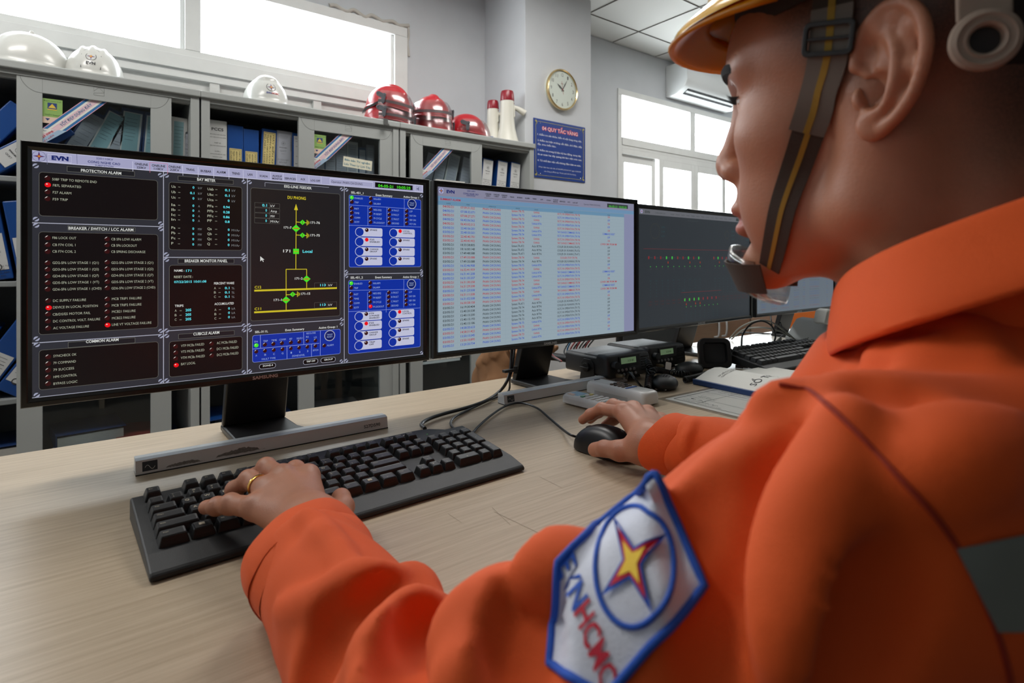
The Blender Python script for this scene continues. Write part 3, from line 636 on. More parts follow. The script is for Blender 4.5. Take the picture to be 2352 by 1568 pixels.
binder(-0.345, S1, 'blue binder with white label leaning right beside the left monitor edge', w_=0.085, h=0.325, tilt=32, lh=0.45, style='lines', ring=True, y=3.066)
binder(-0.24, S1, 'blue binder behind the lower left corner of the left monitor', w_=0.08, h=0.325, tilt=34, lh=0.4, style='lines', ring=True, y=3.066)
# lying files and magazines on the low shelves
def lying(x0, x1, z, hh, rz, cover, label, y=3.08, d=0.26, tiltx=0.0, cat='binder', name='binder', group='files lying on the low shelves'):
    t = thing(name, label, cat, (x0, y, z), (0, tiltx, rz), group)
    W = x1-x0; obj('cover', MB().box(0, W, 0, d, 0, 0.004).box(0, W, 0, d, hh-0.004, hh).box(0, 0.004, 0, d, 0.004, hh-0.004), cover, t, bevel=0.001)
    obj('pages', MB().box(0.006, W-0.01, 0.004, d-0.01, 0.0045, hh*0.8), PAGES, t)
    return t
lying(-0.42, -0.12, S0+0.001, 0.06, 0.05, BLD, 'dark blue file lying lowest on the bottom left shelf')
lying(-0.43, -0.11, S0+0.065, 0.065, -0.04, GRD, 'dark grey file lying in the middle of the bottom left stack')
lying(-0.40, -0.14, S0+0.135, 0.06, 0.08, BLD, 'dark file lying on top of the bottom left stack')
lying(-0.09, 0.24, S0+0.001, 0.07, 0.10, GRB, 'grey file lying under the blue one behind the left glass')
lying(-0.07, 0.22, S0+0.075, 0.07, -0.12, BL, 'blue file lying open-edged on a grey file behind the left glass')
lying(-0.05, 0.2, S0+0.148, 0.06, 0.1, BLD, 'dark blue file on top of the lying stack behind the left glass')
def magazine(x, z, hh, rz, cols, label, rot=0.0, y=3.07, w_=0.2):
    t = thing('magazine', label, 'magazine', (x, y, z), (rot*0.4, rot, rz), 'loose magazines on the low shelves')
    b = MB(); n = 4
    ri = []
    for i in range(n+1):
        s_ = i/n; zz = hh*(0.5+0.5*math.sin(s_*2.6)); ri.append([(w_*s_, 0, zz-0.5*hh+0.004), (w_*s_, 0.24, zz-0.5*hh+0.004), (w_*s_, 0.24, zz-0.5*hh+0.009), (w_*s_, 0, zz-0.5*hh+0.009)])
    obj('cover', MB().rings(ri), cols, t, smooth=40); return t
RD = mat('magazine_red', (150, 52, 44), 0.4); MW = mat('magazine_white', (200, 200, 196), 0.5); MT = mat('magazine_tan', (170, 150, 110), 0.5); MD = mat('magazine_dark', (60, 66, 84), 0.4)
for i in range(7):
    magazine(0.16+0.012*(i % 3), S0+0.015+0.022*i, 0.02, 0.1*(i % 4)-0.15, (RD, MW, MD, MT, MW, BLD, RD)[i], 'glossy magazine in the slumped pile behind the left glass door' if i else 'magazine at the bottom of the slumped pile, left glass door', rot=0.10, w_=0.22)
for i in range(7):
    magazine(0.49+0.04+0.01*(i % 3), S0+0.02+0.025*i, 0.02, -0.1*(i % 3), (MT, BLD, MW, RD, BL, MW, BL)[i], 'loose magazine in the pile at the middle cabinet opening' if i else 'lowest magazine of the pile at the middle cabinet opening', rot=0.08, w_=0.2)
lying(0.72, 0.93, S0+0.001, 0.075, 0.12, BL, 'blue file with thick pages lying right of the monitor neck', tiltx=0.0)
lying(0.73, 0.92, S0+0.08, 0.07, -0.1, BLD, 'dark blue file lying on another right of the monitor neck')
lying(1.03, 1.34, S0+0.001, 0.07, 0.2, BLG, 'grey-blue file lying behind the middle glass door')
lying(1.05, 1.30, S0+0.075, 0.06, -0.15, GRB, 'pale file lying on top behind the middle glass door')
# second-shelf rows seen dimly
for k, (x_, cv) in enumerate(((0.54, BL), (0.62, BLD), (0.70, BL), (0.80, GRB), (1.62, BL), (1.71, GRB), (1.80, BL), (2.14, BL), (2.23, BL), (2.32, BLD))):
    binder(x_, S1, ('blue', 'dark blue', 'blue', 'grey', 'blue', 'grey', 'blue', 'blue', 'blue', 'dark blue')[k]+' binder standing on the third shelf, mostly behind the monitors', cover=cv, style='lines', lh=0.5, y=3.09, group='binders on the third shelf behind the monitors')
# ================= ON TOP OF THE CABINETS =================
HWH = mat('helmet_white_plastic', (204, 204, 199), 0.28, coat=0.3); HRD = mat('helmet_red_plastic', (176, 30, 40), 0.28, coat=0.4)
HIN = mat('helmet_inside', (60, 60, 58), 0.8); BLK = mat('black_plastic', (24, 25, 27), 0.45); BLKR = mat('black_rubber', (18, 18, 19), 0.6)
VIS = glassy('visor_clear', (0.93, 0.86, 0.87), 0.10, 0.22); VBAND = mat('visor_band', (62, 62, 64), 0.5, alpha=0.85)
STRAPG = mat('strap_black', (28, 28, 30), 0.7)
def dome(a, b_, h, ridge=None, brim=(0.006, 0.04), n=96, m=22, lip=0.004, cut=0.0):
    """rings for a hard hat shell: +x is the front; brim = (side, front) overhang"""
    rings = []
    for j in range(m+1):
        t = (j/m)*math.pi/2; r = math.sin(t)**0.92; z = h*math.cos(t)
        rg = []
        for i in range(n):
            p = 2*math.pi*i/n; cx = math.cos(p); sy = math.sin(p); k = 1.0
            x = a*r*cx; y = b_*r*sy
            if ridge: k += ridge(x/a, y/b_, z/h)
            rg.append(V(x*k, y*k, z*k))
        rings.append(rg)
    for e, dz in ((0.35, -0.003), (0.75, -0.007), (1.0, -0.010), (1.0, -0.010-lip)):
        rg = []
        for i in range(n):
            p = 2*math.pi*i/n; cx = math.cos(p); sy = math.sin(p)
            ov = brim[0] + (brim[1]-brim[0])*max(0, cx)**1.6
            rg.append(V((a+ov*e)*cx, (b_+ov*e*0.8)*sy, dz-0.008*e*max(0, cx)+cut*abs(sy)**3))
        rings.append(rg)
    inner = [[V(q.x*0.97, q.y*0.97, q.z-0.003) for q in r] for r in (rings[-1], rings[m], rings[m-4], rings[m-9], rings[4], rings[0])]
    inner[0] = [V(q.x, q.y, q.z) for q in rings[-1]]
    return rings+inner[1:]
def on_dome(a, b_, h, y, z, off=0.001):
    q = 1-(y/b_)**2-(z/h)**2; return V(a*math.sqrt(max(q, 0.0))+off, y, z)
class DM:
    """stands in for a matrix: maps flat logo coordinates onto the helmet front"""
    def __init__(s, a, b_, h, zc, flip=False): s.p = (a, b_, h); s.zc = zc
    def __matmul__(s, v):
        a, b_, h = s.p; return on_dome(a, b_, h, v[0], s.zc+v[1], 0.0015+v[2])
LOGB = mat('logo_blue', (40, 56, 140), 0.5); LOGR = mat('logo_red', (176, 34, 44), 0.5); LOGY = mat('logo_yellow', (240, 190, 60), 0.5); LOGK = mat('logo_black', (40, 40, 44), 0.5)
def helmet(label, loc, rz, kind, rx=0.0, ry=0.0, group=None):
    t = thing('safety_helmet', label, 'helmet', loc, (rx, ry, rz), group)
    a, b_, h = 0.135, 0.108, 0.135
    if kind == 'ribbed':
        rd = lambda x, y, z: (0.045*math.exp(-(y/0.09)**4)+0.045*math.exp(-((abs(y)-0.36)/0.07)**4))*(1/(1+math.exp(-(z-0.62)/0.04)))
    elif kind == 'smooth': rd = lambda x, y, z: 0.085*math.exp(-(y/0.42)**4)*(1 if z > 0.80 else 0.0)
    else: rd = lambda x, y, z: 0.05*math.exp(-(y/0.16)**2)*(0.35 < z)
    s_ = obj('shell', MB().rings(dome(a, b_, h, rd, brim=(0.004, 0.010), cut=0.0), cap=False), HWH, t, smooth=50)
    D = DM(a, b_, h, 0.0)
    b = MB(); zc = 0.062
    D.zc = zc
    if kind == 'ribbed':
        star(b, D, 0, 0.004, 0.019, (0, 1, 2, 3)); b.mat(0); text(b, D, 'EVN', 0, -0.034, 0.013, 'c', bold=0.03, off=0.0006)
        pts = [(-0.034, -0.05)]+[(0.034*math.cos(math.pi-math.pi*i/12), 0.012+0.034*math.sin(math.pi*i/12)) for i in range(13)]+[(0.034, -0.05)]
        b.mat(0).tube([D @ V(x, y, 0) for x, y in pts], 0.0014, 5)
    else:
        star(b, D, 0, 0.0, 0.022, (0, 1, 2, 3)); b.mat(1); text(b, D, 'EVN', -0.001, -0.036, 0.009, 'r', bold=0.03, off=0.0006); b.mat(2); text(b, D, 'HCMC', 0.001, -0.036, 0.009, 'l', bold=0.03, off=0.0006)
    obj('emblem', b, [LOGK, LOGB, LOGR, LOGY], s_)
    b = MB(); b.lathe([(0.098, -0.004), (0.1, 0.012), (0.098, 0.02)], n=30); obj('headband', b, mat('band_white', (190, 190, 186), 0.6), t, smooth=60)
    if kind == 'lamp':
        b = MB(); b.rings([[V(x, y, z) for x, y, z in ((0.01, -0.008, 0.135), (0.01, 0.008, 0.135), (-0.015, 0.008, 0.133), (-0.015, -0.008, 0.133))], [V(x, y, z) for x, y, z in ((0.004, -0.006, 0.152), (0.004, 0.006, 0.152), (-0.006, 0.006, 0.153), (-0.006, -0.006, 0.153))]])
        obj('clip', b, HWH, t, smooth=40, bevel=0.003)
    return t
def topz(px, Yd): return onY(px, 300, Yd).x
helmet('white helmet seen side-on at the far left end of the cabinet tops', (topz(72, 3.14), 3.14, ZC+0.020), math.radians(200), 'lamp', ry=0.0)
helmet('white ribbed helmet with arched emblem frame, second from the left', (topz(218, 3.14), 3.14, ZC+0.010), math.radians(-98), 'ribbed')
helmet('white helmet standing alone on the middle cabinet, star emblem facing out', (topz(610, 3.14), 3.14, ZC+0.016), math.radians(-92), 'smooth')
def red_helmet(label, loc, rz, visor=True, group='red visored helmets on the cabinets', ry=0.0, ridge=True, strap=False, band=True):
    t = thing('fire_helmet', label, 'helmet', loc, (0, ry, rz), group)
    a, b_, h = 0.135, 0.112, 0.138
    rd = (lambda x, y, z: 0.075*math.exp(-(y/0.16)**4)*(z > 0.55)) if ridge else (lambda x, y, z: 0.0)
    s_ = obj('shell', MB().rings(dome(a, b_, h, rd, brim=(0.010, 0.022), cut=0.012), cap=False), HRD, t, smooth=50)
    # visor: a shell section standing a little off the helmet front
    vr = []
    for j in range(9):
        z = 0.085-0.135*j/8; rg = []
        for i in range(25):
            p = math.radians(-88+176*i/24); k = 1.0+0.0*z
            fl = 0.014+0.018*(1-abs(math.sin(p))**2)*(j/8); q = math.sqrt(max(0.2, 1-(max(z, 0)/(h*1.05))**2))
            sh = 0.022*(abs(math.sin(p))**3)*(j/8)
            rg.append(V((a*q+fl)*math.cos(p), (b_*q+fl)*math.sin(p), z+sh))
        vr.append(rg)
    vo = [[V(q.x*1.012, q.y*1.012, q.z) for q in r] for r in vr]
    bb = MB(); bb.rings(vr, cap=False, closed=False); bb.rings([r for r in vo], cap=False, closed=False)
    v_ = obj('visor', bb, VIS, t, smooth=60)
    if band:
        i0 = 4; bn = [[V(q.x*1.018, q.y*1.018, q.z) for q in vr[i0]], [V(q.x*1.018, q.y*1.018, q.z-0.002) for q in vr[i0+1]]]
        obj('visor_band', MB().rings(bn, cap=False, closed=False), VBAND, v_, smooth=60)
    for sy in (-1, 1):
        b = MB(); M = frame_at(V(0.022, sy*(b_+0.018), 0.045), (0.95, 0, -0.3), (0.3, 0, 0.95), (0, sy, 0))
        b.prism([(-0.034, 0.006), (-0.03, 0.018), (-0.018, 0.022), (0.012, 0.018), (0.02, 0.024), (0.03, 0.018), (0.038, -0.03), (0.03, -0.038), (0.02, -0.034), (0.008, -0.006), (-0.022, -0.006)], -0.002, 0.004, M)
        for cx, cy in ((-0.022, 0.01), (0.022, 0.01), (0.028, -0.028)): b.cyl(M @ V(cx, cy, 0.004), M @ V(cx, cy, 0.007), 0.004, n=10)
        obj('visor_bracket', b, mat('bracket_grey', (70, 72, 78), 0.5), t, bevel=0.001)
    if strap:
        b = MB(); pts = catmull([V(0.02, -0.118, 0.02), V(-0.03, -0.122, -0.005), V(-0.08, -0.118, -0.03), V(-0.10, -0.112, -0.045)], 4)
        b.rings([[p+V(0, -0.001, 0.008), p+V(0, 0.001, 0.008), p+V(0, 0.001, -0.008), p+V(0, -0.001, -0.008)] for p in pts]); obj('chin_strap', b, STRAPG, t)
    return t
red_helmet('red visored helmet at the bottom of the left stack', (topz(893, 3.16)-0.015, 3.16, ZC+0.028), math.radians(-48))
red_helmet('red visored helmet on top of the left stack, black visor hinge facing out', (topz(898, 3.16)-0.02, 3.16, ZC+0.108), math.radians(-54), ry=0.08, strap=True)
red_helmet('red helmet at the bottom of the stack with the tall crest', (topz(992, 3.17), 3.17, ZC+0.024), math.radians(-95), band=False)
red_helmet('red helmet with tall crest on top of the second stack', (topz(990, 3.17), 3.17, ZC+0.100), math.radians(-97))
red_helmet('single darker red helmet with clear visor, left of the megaphones', (topz(1070, 3.16), 3.16, ZC+0.026), math.radians(-45), ridge=False, band=False)
# ---------------- megaphones ----------------
MGW = mat('megaphone_cream', (214, 212, 200), 0.4); MGR = mat('megaphone_red', (140, 24, 40), 0.3)
def megaphone(label, loc, rz, scale, group=None):
    t = thing('megaphone', label, 'megaphone', loc, (0, 0, rz), group); t.scale = (scale,)*3
    obj('horn', MB().lathe([(0.086, 0.0), (0.089, 0.003), (0.086, 0.007), (0.076, 0.035), (0.066, 0.07), (0.055, 0.12), (0.050, 0.17), (0.048, 0.23), (0.046, 0.31), (0.046, 0.312), (0.02, 0.312)], n=36), MGW, t, smooth=50)
    obj('cap', MB().lathe([(0.0475, 0.304), (0.0485, 0.31), (0.046, 0.355), (0.041, 0.372), (0.030, 0.376), (0.0001, 0.376)], n=36), MGR, t, smooth=40)
    b = MB(); b.prism(rrect(0.036, 0.085, 0.006), 0.040, 0.052, frame_at(V(0, 0, 0.235), (0, 1, 0), (0, 0, 1), (1, 0, 0))); obj('grip_mount', b, MGW, t, bevel=0.002)
    b = MB(); b.tube([V(0.05, 0, 0.262), V(0.075, 0, 0.255), V(0.105, 0, 0.238), V(0.125, 0, 0.226)], [0.017, 0.018, 0.021, 0.022], 14); g = obj('grip', b, MGW, t, smooth=50)
    for zz in (0.20, 0.27): obj('screw', MB().cyl(V(0.052, 0.012*(1 if zz > .25 else -1), zz), V(0.0535, 0.012*(1 if zz > .25 else -1), zz), 0.005, n=10), BLK, t)
    obj('button', MB().cyl(V(0.046, 0, 0.292), V(0.0495, 0, 0.292), 0.004, n=10), MGR, t)
    return t
megaphone('white megaphone with flared horn and red cap, the right one of two', (topz(1165, 3.16), 3.16, ZC+0.001), math.radians(-28), 1.0)
megaphone('smaller white megaphone with red cap, beside the single red helmet', (topz(1127, 3.26)+0.02, 3.26, ZC+0.001), math.radians(-55), 0.86)
p = V(topz(1118, 3.10)+0.02, 3.08, ZC)
b = MB(); b.prism(rrect(0.03, 0.02, 0.006), 0, 0.022); o = obj('blue_cap', b, mat('cap_blue', (34, 60, 150), 0.4)); o.location = p+V(0, 0, 0.001); tag(o, 'tiny blue plastic cap at the foot of the smaller megaphone', 'cap')
# ================= DESKS =================
def wood(name, rgb, rgb2, rough):
    m = bpy.data.materials.new(name); m.use_nodes = True; nt = m.node_tree; b = nt.nodes['Principled BSDF']
    tc = nt.nodes.new('ShaderNodeTexCoord'); mp = nt.nodes.new('ShaderNodeMapping'); mp.inputs['Scale'].default_value = (2.2, 60, 60); nt.links.new(tc.outputs['Object'], mp.inputs['Vector'])
    n = nt.nodes.new('ShaderNodeTexNoise'); n.inputs['Scale'].default_value = 3.0; n.inputs['Detail'].default_value = 8; n.inputs['Roughness'].default_value = 0.65; nt.links.new(mp.outputs[0], n.inputs['Vector'])
    n2 = nt.nodes.new('ShaderNodeTexNoise'); n2.inputs['Scale'].default_value = 2.5; n2.inputs['Detail'].default_value = 3; nt.links.new(tc.outputs['Object'], n2.inputs['Vector'])
    r = nt.nodes.new('ShaderNodeValToRGB'); r.color_ramp.elements[0].position = 0.32; r.color_ramp.elements[0].color = (*lin(rgb2), 1); r.color_ramp.elements[1].position = 0.62; r.color_ramp.elements[1].color = (*lin(rgb), 1)
    nt.links.new(n.outputs['Fac'], r.inputs[0]); nt.links.new(r.outputs[0], b.inputs['Base Color'])
    mr = nt.nodes.new('ShaderNodeMapRange'); mr.inputs[3].default_value = rough-0.08; mr.inputs[4].default_value = rough+0.08; nt.links.new(n2.outputs['Fac'], mr.inputs[0]); nt.links.new(mr.outputs[0], b.inputs['Roughness'])
    bp = nt.nodes.new('ShaderNodeBump'); bp.inputs['Strength'].default_value = 0.12; bp.inputs['Distance'].default_value = 0.001; nt.links.new(n.outputs['Fac'], bp.inputs['Height']); nt.links.new(bp.outputs[0], b.inputs['Normal'])
    return m
WOOD = wood('desk_laminate', (194, 176, 152), (170, 151, 126), 0.34); WOOD2 = wood('desk_laminate_pale', (206, 202, 194), (192, 186, 176), 0.3)
SCR = mat('scratch', (150, 134, 112), 0.5)
dk = thing('desk', 'long beige wood-grain desk carrying the two big monitors and the front keyboard', 'desk', (-1.35, 0.335, 0))
top = obj('desktop', MB().box(0, 3.05, 0, 0.827, DZ-0.028, DZ), WOOD, dk, bevel=0.0025, seg=3)
b = MB()
for x in (0.0, 1.5, 3.0): b = MB(); b.box(x+0.01, x+0.04, 0.1, 0.72, 0, DZ-0.029); obj('side_panel', b, WOOD, dk)
obj('back_apron', MB().box(0.05, 3.0, 0.70, 0.715, 0.35, DZ-0.029), WOOD, dk)
b = MB()
for (x0, y0, x1, y1) in ((1130, 1165, 1172, 1205), (1135, 1175, 1250, 1230), (1240, 1095, 1290, 1120), (640, 1225, 642, 1226), (1030, 1180, 1060, 1200)):
    a_ = desk(x0, y0)-V(-1.35, 0.335, 0); c_ = desk(x1, y1)-V(-1.35, 0.335, 0); n_ = V(-(c_-a_).y, (c_-a_).x, 0).normalized()*0.0003
    b.quad(a_-n_+V(0, 0, 0.0002), c_-n_+V(0, 0, 0.0002), c_+n_+V(0, 0, 0.0002), a_+n_+V(0, 0, 0.0002))
obj('scratch', b, SCR, top)
d2 = thing('desk', 'pale desk beyond the radios carrying the far monitors and second keyboard', 'desk', (1.705, 0.36, 0))
obj('desktop', MB().box(0, 2.4, 0, 0.883, DZ-0.028, DZ), WOOD2, d2, bevel=0.0025)
for x in (0.02, 1.2, 2.35): obj('side_panel', MB().box(x, x+0.03, 0.1, 0.8, 0, DZ-0.029), WOOD2, d2)

# ================= MONITORS =================
BZ = mat('bezel_black', (20, 21, 23), 0.22, coat=0.3); BZS = mat('bezel_side_grey', (92, 98, 96), 0.3, 0.2); NK = mat('stand_black', (22, 22, 24), 0.35); SIL = mat('stand_bar_silver', (205, 207, 208), 0.35, 0.12)
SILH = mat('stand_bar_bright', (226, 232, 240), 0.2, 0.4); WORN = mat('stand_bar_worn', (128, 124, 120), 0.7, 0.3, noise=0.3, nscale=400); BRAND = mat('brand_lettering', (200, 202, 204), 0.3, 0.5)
SWM, SHM, BW = 0.5979, 0.3363, 0.012
def monitor(x, Y, zb, label, yaw=0.0, sw=SWM, group='wide monitors in a row on the desks', stand=True, bar=True, model='S27D590', neck_dx=0.0, roll=0.0):
    """x, Y, zb: lower left corner of the lit area"""
    t = thing('monitor', label, 'monitor', (x, Y, DZ), (0, 0, yaw), group)
    z0 = zb-DZ
    S_ = frame_at(V(0, 0, z0), (1, 0, 0), (0, 0, 1), (0, -1, 0))   # screen plane: x right, y up, z towards the viewer
    def ring(e, zz): return [S_ @ V(px_, py_, zz) for px_, py_ in ((-e, -e), (sw+e, -e), (sw+e, SHM+e), (-e, SHM+e))]
    b = MB(); b.rings([ring(BW-0.0005, -0.008), ring(BW, -0.004), ring(BW, 0.003), ring(BW-0.001, 0.0042), ring(0.0055, 0.0042), ring(0.0045, 0.0040), ring(0.0, 0.0006), ring(0.0, -0.002)], cap=False)
    obj('bezel', b, BZ, t)
    b = MB(); b.rings([ring(BW-0.0005, -0.0075), ring(BW+0.0005, -0.010), ring(BW-0.001, -0.018), ring(BW-0.02, -0.024)], cap=True); b.rings([ring(-0.12, -0.024), ring(-0.13, -0.045)], cap=True)
    obj('housing', b, BZS, t, bevel=0.001)
    obj('brand_lettering', (lambda q: (text(q, S_, 'SAMSUNG', sw*0.5, -0.0093, 0.0052, 'c', w=0.040, bold=0.035, off=0.0046), q)[1])(MB()), BRAND, t)
    if stand:
        cx = sw*0.5+neck_dx; n0 = -0.05; ztop = z0+0.02
        b = MB()   # neck leans forward from the rear of the foot up to the panel
        A = [V(cx-0.052, 0.062, 0.012), V(cx+0.052, 0.062, 0.012), V(cx+0.052, 0.076, 0.012), V(cx-0.052, 0.076, 0.012)]
        Bq = [V(cx-0.050, 0.026, ztop), V(cx+0.050, 0.026, ztop), V(cx+0.050, 0.040, ztop+0.03), V(cx-0.050, 0.040, ztop+0.03)]
        b.hexa(A+Bq); obj('neck', b, NK, t, bevel=0.003, seg=3)
        poly = [(cx-0.052, 0.082), (cx-0.052, -0.020), (cx-0.054, -0.052), (cx+0.13, -0.052), (cx+0.09, -0.045), (cx+0.065, -0.028), (cx+0.054, 0.0), (cx+0.052, 0.082)]
        b = MB(); b.prism(poly, 0.0015, 0.0125); obj('foot_plate', b, NK, t, bevel=0.003)
        if bar:
            b = MB(); x0 = cx-0.187; x1 = cx+0.187
            pr = [(-0.076, 0.0015), (-0.073, 0.0195), (-0.066, 0.0215), (-0.0525, 0.0215), (-0.0525, 0.0015)]
            b.add([V(xx, p[0], p[1]) for xx in (x0, x1) for p in pr], [(0, 1, 2, 3, 4), (9, 8, 7, 6, 5)]+[(i, 5+i, 5+(i+1) % 5, (i+1) % 5) for i in range(5)])
            br = obj('stand_bar', b, SIL, t)
            n_ = V(0, -0.018, 0.003).normalized(); P = frame_at(V(x0, -0.076, 0.0015), (1, 0, 0), V(0, 0.003, 0.018).normalized(), V(0, -0.018, 0.003).normalized())
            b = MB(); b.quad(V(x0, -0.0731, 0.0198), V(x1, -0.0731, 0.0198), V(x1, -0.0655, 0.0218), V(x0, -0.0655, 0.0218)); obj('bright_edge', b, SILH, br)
            b = MB(); text(b, P, model, 0.360, 0.0055, 0.0055, 'r', w=0.030, bold=0.015); obj('model_lettering', b, INKB, br)
            b = MB(); b.box(0.008, 0.026, 0.003, 0.016, 0, 0.0003, P); b.mat(1); b.tube([P @ V(0.011+0.012*i/8, 0.008+0.003*math.sin(i*0.8), 0.0005) for i in range(9)], 0.0003, 4); obj('label_patch', b, [mat('label_dark', (44, 52, 58), 0.5), PAP], br)
            obj('base_strip', MB().box(x0, x1, -0.077, -0.0525, 0.0, 0.0015), BLKR, br)
    return t, S_
X1, Y1 = -0.0418+0.0, 1.015
m1, S1_ = monitor(-0.0415, 1.015, H-0.1868, 'leftmost big monitor, dark control panels with blue boxes on its screen')
m2, S2_ = monitor(0.5910, 1.016, H-0.1863, 'second monitor from the left, showing a pale blue alarm table')
c3 = math.atan2(1.0877-1.058, 1.901-1.249)
m3, S3_ = monitor(1.262, 1.060, H-0.190, 'third monitor from the left, dark screen with rows of tiny green and red marks', yaw=c3, sw=0.622, bar=False)
m4, S4_ = monitor(1.925, 1.085, H-0.189, 'fourth monitor from the left, behind the chin, bluish grey text table', yaw=0.0, bar=False)
m5, S5_ = monitor(2.555, 1.088, H-0.189, 'farthest monitor, mostly hidden by the neck and collar', yaw=0.0, bar=False)
# worn smears on the near stand bar
b = MB(); P = frame_at(V(0.10, -0.0765, 0.003), (1, 0, 0), V(0, 0.003, 0.018).normalized(), V(0, -0.018, 0.003).normalized())
cx = SWM/2-0.187; P = frame_at(V(cx, -0.076, 0.0015), (1, 0, 0), V(0, 0.003, 0.018).normalized(), V(0, -0.018, 0.003).normalized())
for (x0, x1, y0, y1) in ((0.036, 0.085, 0.003, 0.009), (0.100, 0.168, 0.004, 0.0135)):
    n = 26; up = []; dn = []
    for i in range(n+1):
        s_ = i/n; e = math.sin(math.pi*min(1, s_*1.15))**0.4; up.append((x0+(x1-x0)*s_, y0+(y1-y0)*(0.55+0.45*s_)*e*(0.7+0.3*random.random()))); dn.append((x0+(x1-x0)*s_, y0-0.001*random.random()))
    for i in range(n): b.quad(*[P @ V(*p, 0.0002) for p in (dn[i], dn[i+1], up[i+1], up[i])])
obj('worn_patch', b, WORN, [c for c in m1.children if c.name.startswith('stand_bar')][0])

# ---------------- screen contents ----------------
class Screen:
    def __init__(s, S_, px, par, sw=SWM):
        s.S = S_; s.sw = sw; s.hm = homog(px, [(0, SHM), (sw, SHM), (sw, 0), (0, 0)]); s.b = MB(); s.mats = []; s.par = par; s.o = (0, 0, 1.0)
    def c(s, ox, oy, sc): s.o = (ox, oy, sc)
    def uv(s, x, y):
        ox, oy, sc = s.o; return s.hm(ox+x/sc, oy+y/sc)
    def m(s, mt):
        if mt not in s.mats: s.mats.append(mt)
        s.b.mat(s.mats.index(mt))
    def rect_uv(s, x0, y0, x1, y1, mt, L=1):
        s.m(mt); z = L*0.00004; s.b.quad(*[s.S @ V(*p, z) for p in ((x0, y0), (x1, y0), (x1, y1), (x0, y1))])
    def rect(s, xa, ya, xb, yb, mt, L=1):
        a = s.uv(xa, ya); c = s.uv(xb, yb); s.rect_uv(a[0], c[1], c[0], a[1], mt, L); return a, c
    def poly(s, pts, mt, L=1):
        s.m(mt); s.b.add([s.S @ V(*p, L*0.00004) for p in pts], [tuple(range(len(pts)))])
    def rr(s, xa, ya, xb, yb, r, fill, line, L=1, lw=0.0005):
        a = s.uv(xa, ya); c = s.uv(xb, yb); cx = (a[0]+c[0])/2; cy = (a[1]+c[1])/2; w_ = abs(c[0]-a[0]); h_ = abs(a[1]-c[1])
        s.poly(rrect(w_, h_, r, 4, cx, cy), line, L); s.poly(rrect(w_-2*lw, h_-2*lw, max(r-lw, 0.0002), 4, cx, cy), fill, L+1)
    def t(s, st, xl, yb, xr, h, mt, L=4, bold=0.0, al='l'):
        """st from (xl, yb) to xr, capital height h, all in the current crop's pixels"""
        a = s.uv(xl, yb); c = s.uv(xr, yb); k = s.uv(xl, yb-h); s.m(mt)
        x = {'l': a[0], 'c': (a[0]+c[0])/2, 'r': c[0]}[al]
        text(s.b, s.S, st, x, a[1], k[1]-a[1], al, w=c[0]-a[0], bold=bold, off=L*0.00004)
    def t_uv(s, st, x, y, h, mt, al='l', w=None, L=4, bold=0.0):
        s.m(mt); text(s.b, s.S, st, x, y, h, al, w=w, bold=bold, off=L*0.00004)
    def disc(s, x, y, rx, ry, mt, L=4, uvc=False):
        u_, v_ = (x, y) if uvc else s.uv(x, y); s.poly([(u_+rx*math.cos(a), v_+ry*math.sin(a)) for a in np.linspace(0, 2*math.pi, 17)[:-1]], mt, L)
    def line(s, xa, ya, xb, yb, w_, mt, L=4):
        a = V(*s.uv(xa, ya), 0); c = V(*s.uv(xb, yb), 0); n = V(-(c-a).y, (c-a).x, 0).normalized()*w_/2
        s.poly([(q.x, q.y) for q in (a-n, c-n, c+n, a+n)], mt, L)
    def done(s):
        o = obj('screen', s.b, s.mats, s.par); return o
E = lambda nm, rgb, st=1.0: emis('screen_'+nm, rgb, st)
eH = E('header', (158, 158, 190)); eHL = E('header_line', (206, 206, 228)); eHD = E('header_dark', (96, 98, 128)); eG = E('grey', (44, 45, 52)); eIN = E('inner', (14, 10, 12)); eIN2 = E('inner_mid', (28, 26, 28)); eLN = E('line', (170, 172, 188)); eL2 = E('line_dim', (98, 98, 92))
eW = E('white', (206, 208, 204)); eT = E('label', (164, 168, 150)); eC = E('cyan', (96, 226, 238)); eU = E('unit', (118, 122, 124)); eR = E('red', (228, 14, 24)); eRD = E('dark_red', (50, 12, 14)); eGR = E('green', (70, 220, 40)); eY = E('yellow', (200, 184, 40)); eB = E('blue', (8, 44, 152)); eBL = E('blue_line', (140, 156, 224)); eBD = E('blue_dark', (4, 24, 92)); ePW = E('pale', (186, 188, 212)); eK = E('black', (8, 8, 10)); eNV = E('navy', (24, 36, 100)); eLR = E('logo_red', (120, 20, 50)); eLY = E('logo_yellow', (220, 150, 40)); eBT = E('blue_text', (150, 170, 214))
s = Screen(S1_, [(72.9, 341.8), (974, 427.1), (976.5, 814.6), (75.2, 912.4)], m1)
s.rect_uv(0, 0, SWM, SHM, eG, 0)
s.rect_uv(0, 0, SWM, 0.0007, eLN, 2)
s.c(30, 300, 14.7)
hv = s.uv(632, 985)[1]
s.rect_uv(0, hv, SWM, SHM, eH, 1); s.rect_uv(0, hv, SWM, hv+0.0008, eHL, 2); s.rect_uv(0, SHM-0.0006, SWM, SHM, eHL, 2)
a = s.uv(866, 820)
def logo(s, cx, cy, R):
    s.disc(cx, cy, R, R, eHD, 3, True); s.disc(cx, cy, R*0.93, R*0.93, eH, 4, True)
    for sc, mt, L in ((0.88, eNV, 5), (0.58, eLR, 6), (0.32, eLY, 7)): s.poly([(cx+R*sc*(1 if i % 2 == 0 else 0.26)*math.cos(math.pi*i/4), cy+R*sc*(1 if i % 2 == 0 else 0.26)*math.sin(math.pi*i/4)) for i in range(8)], mt, L)
logo(s, a[0], a[1], 0.0076)
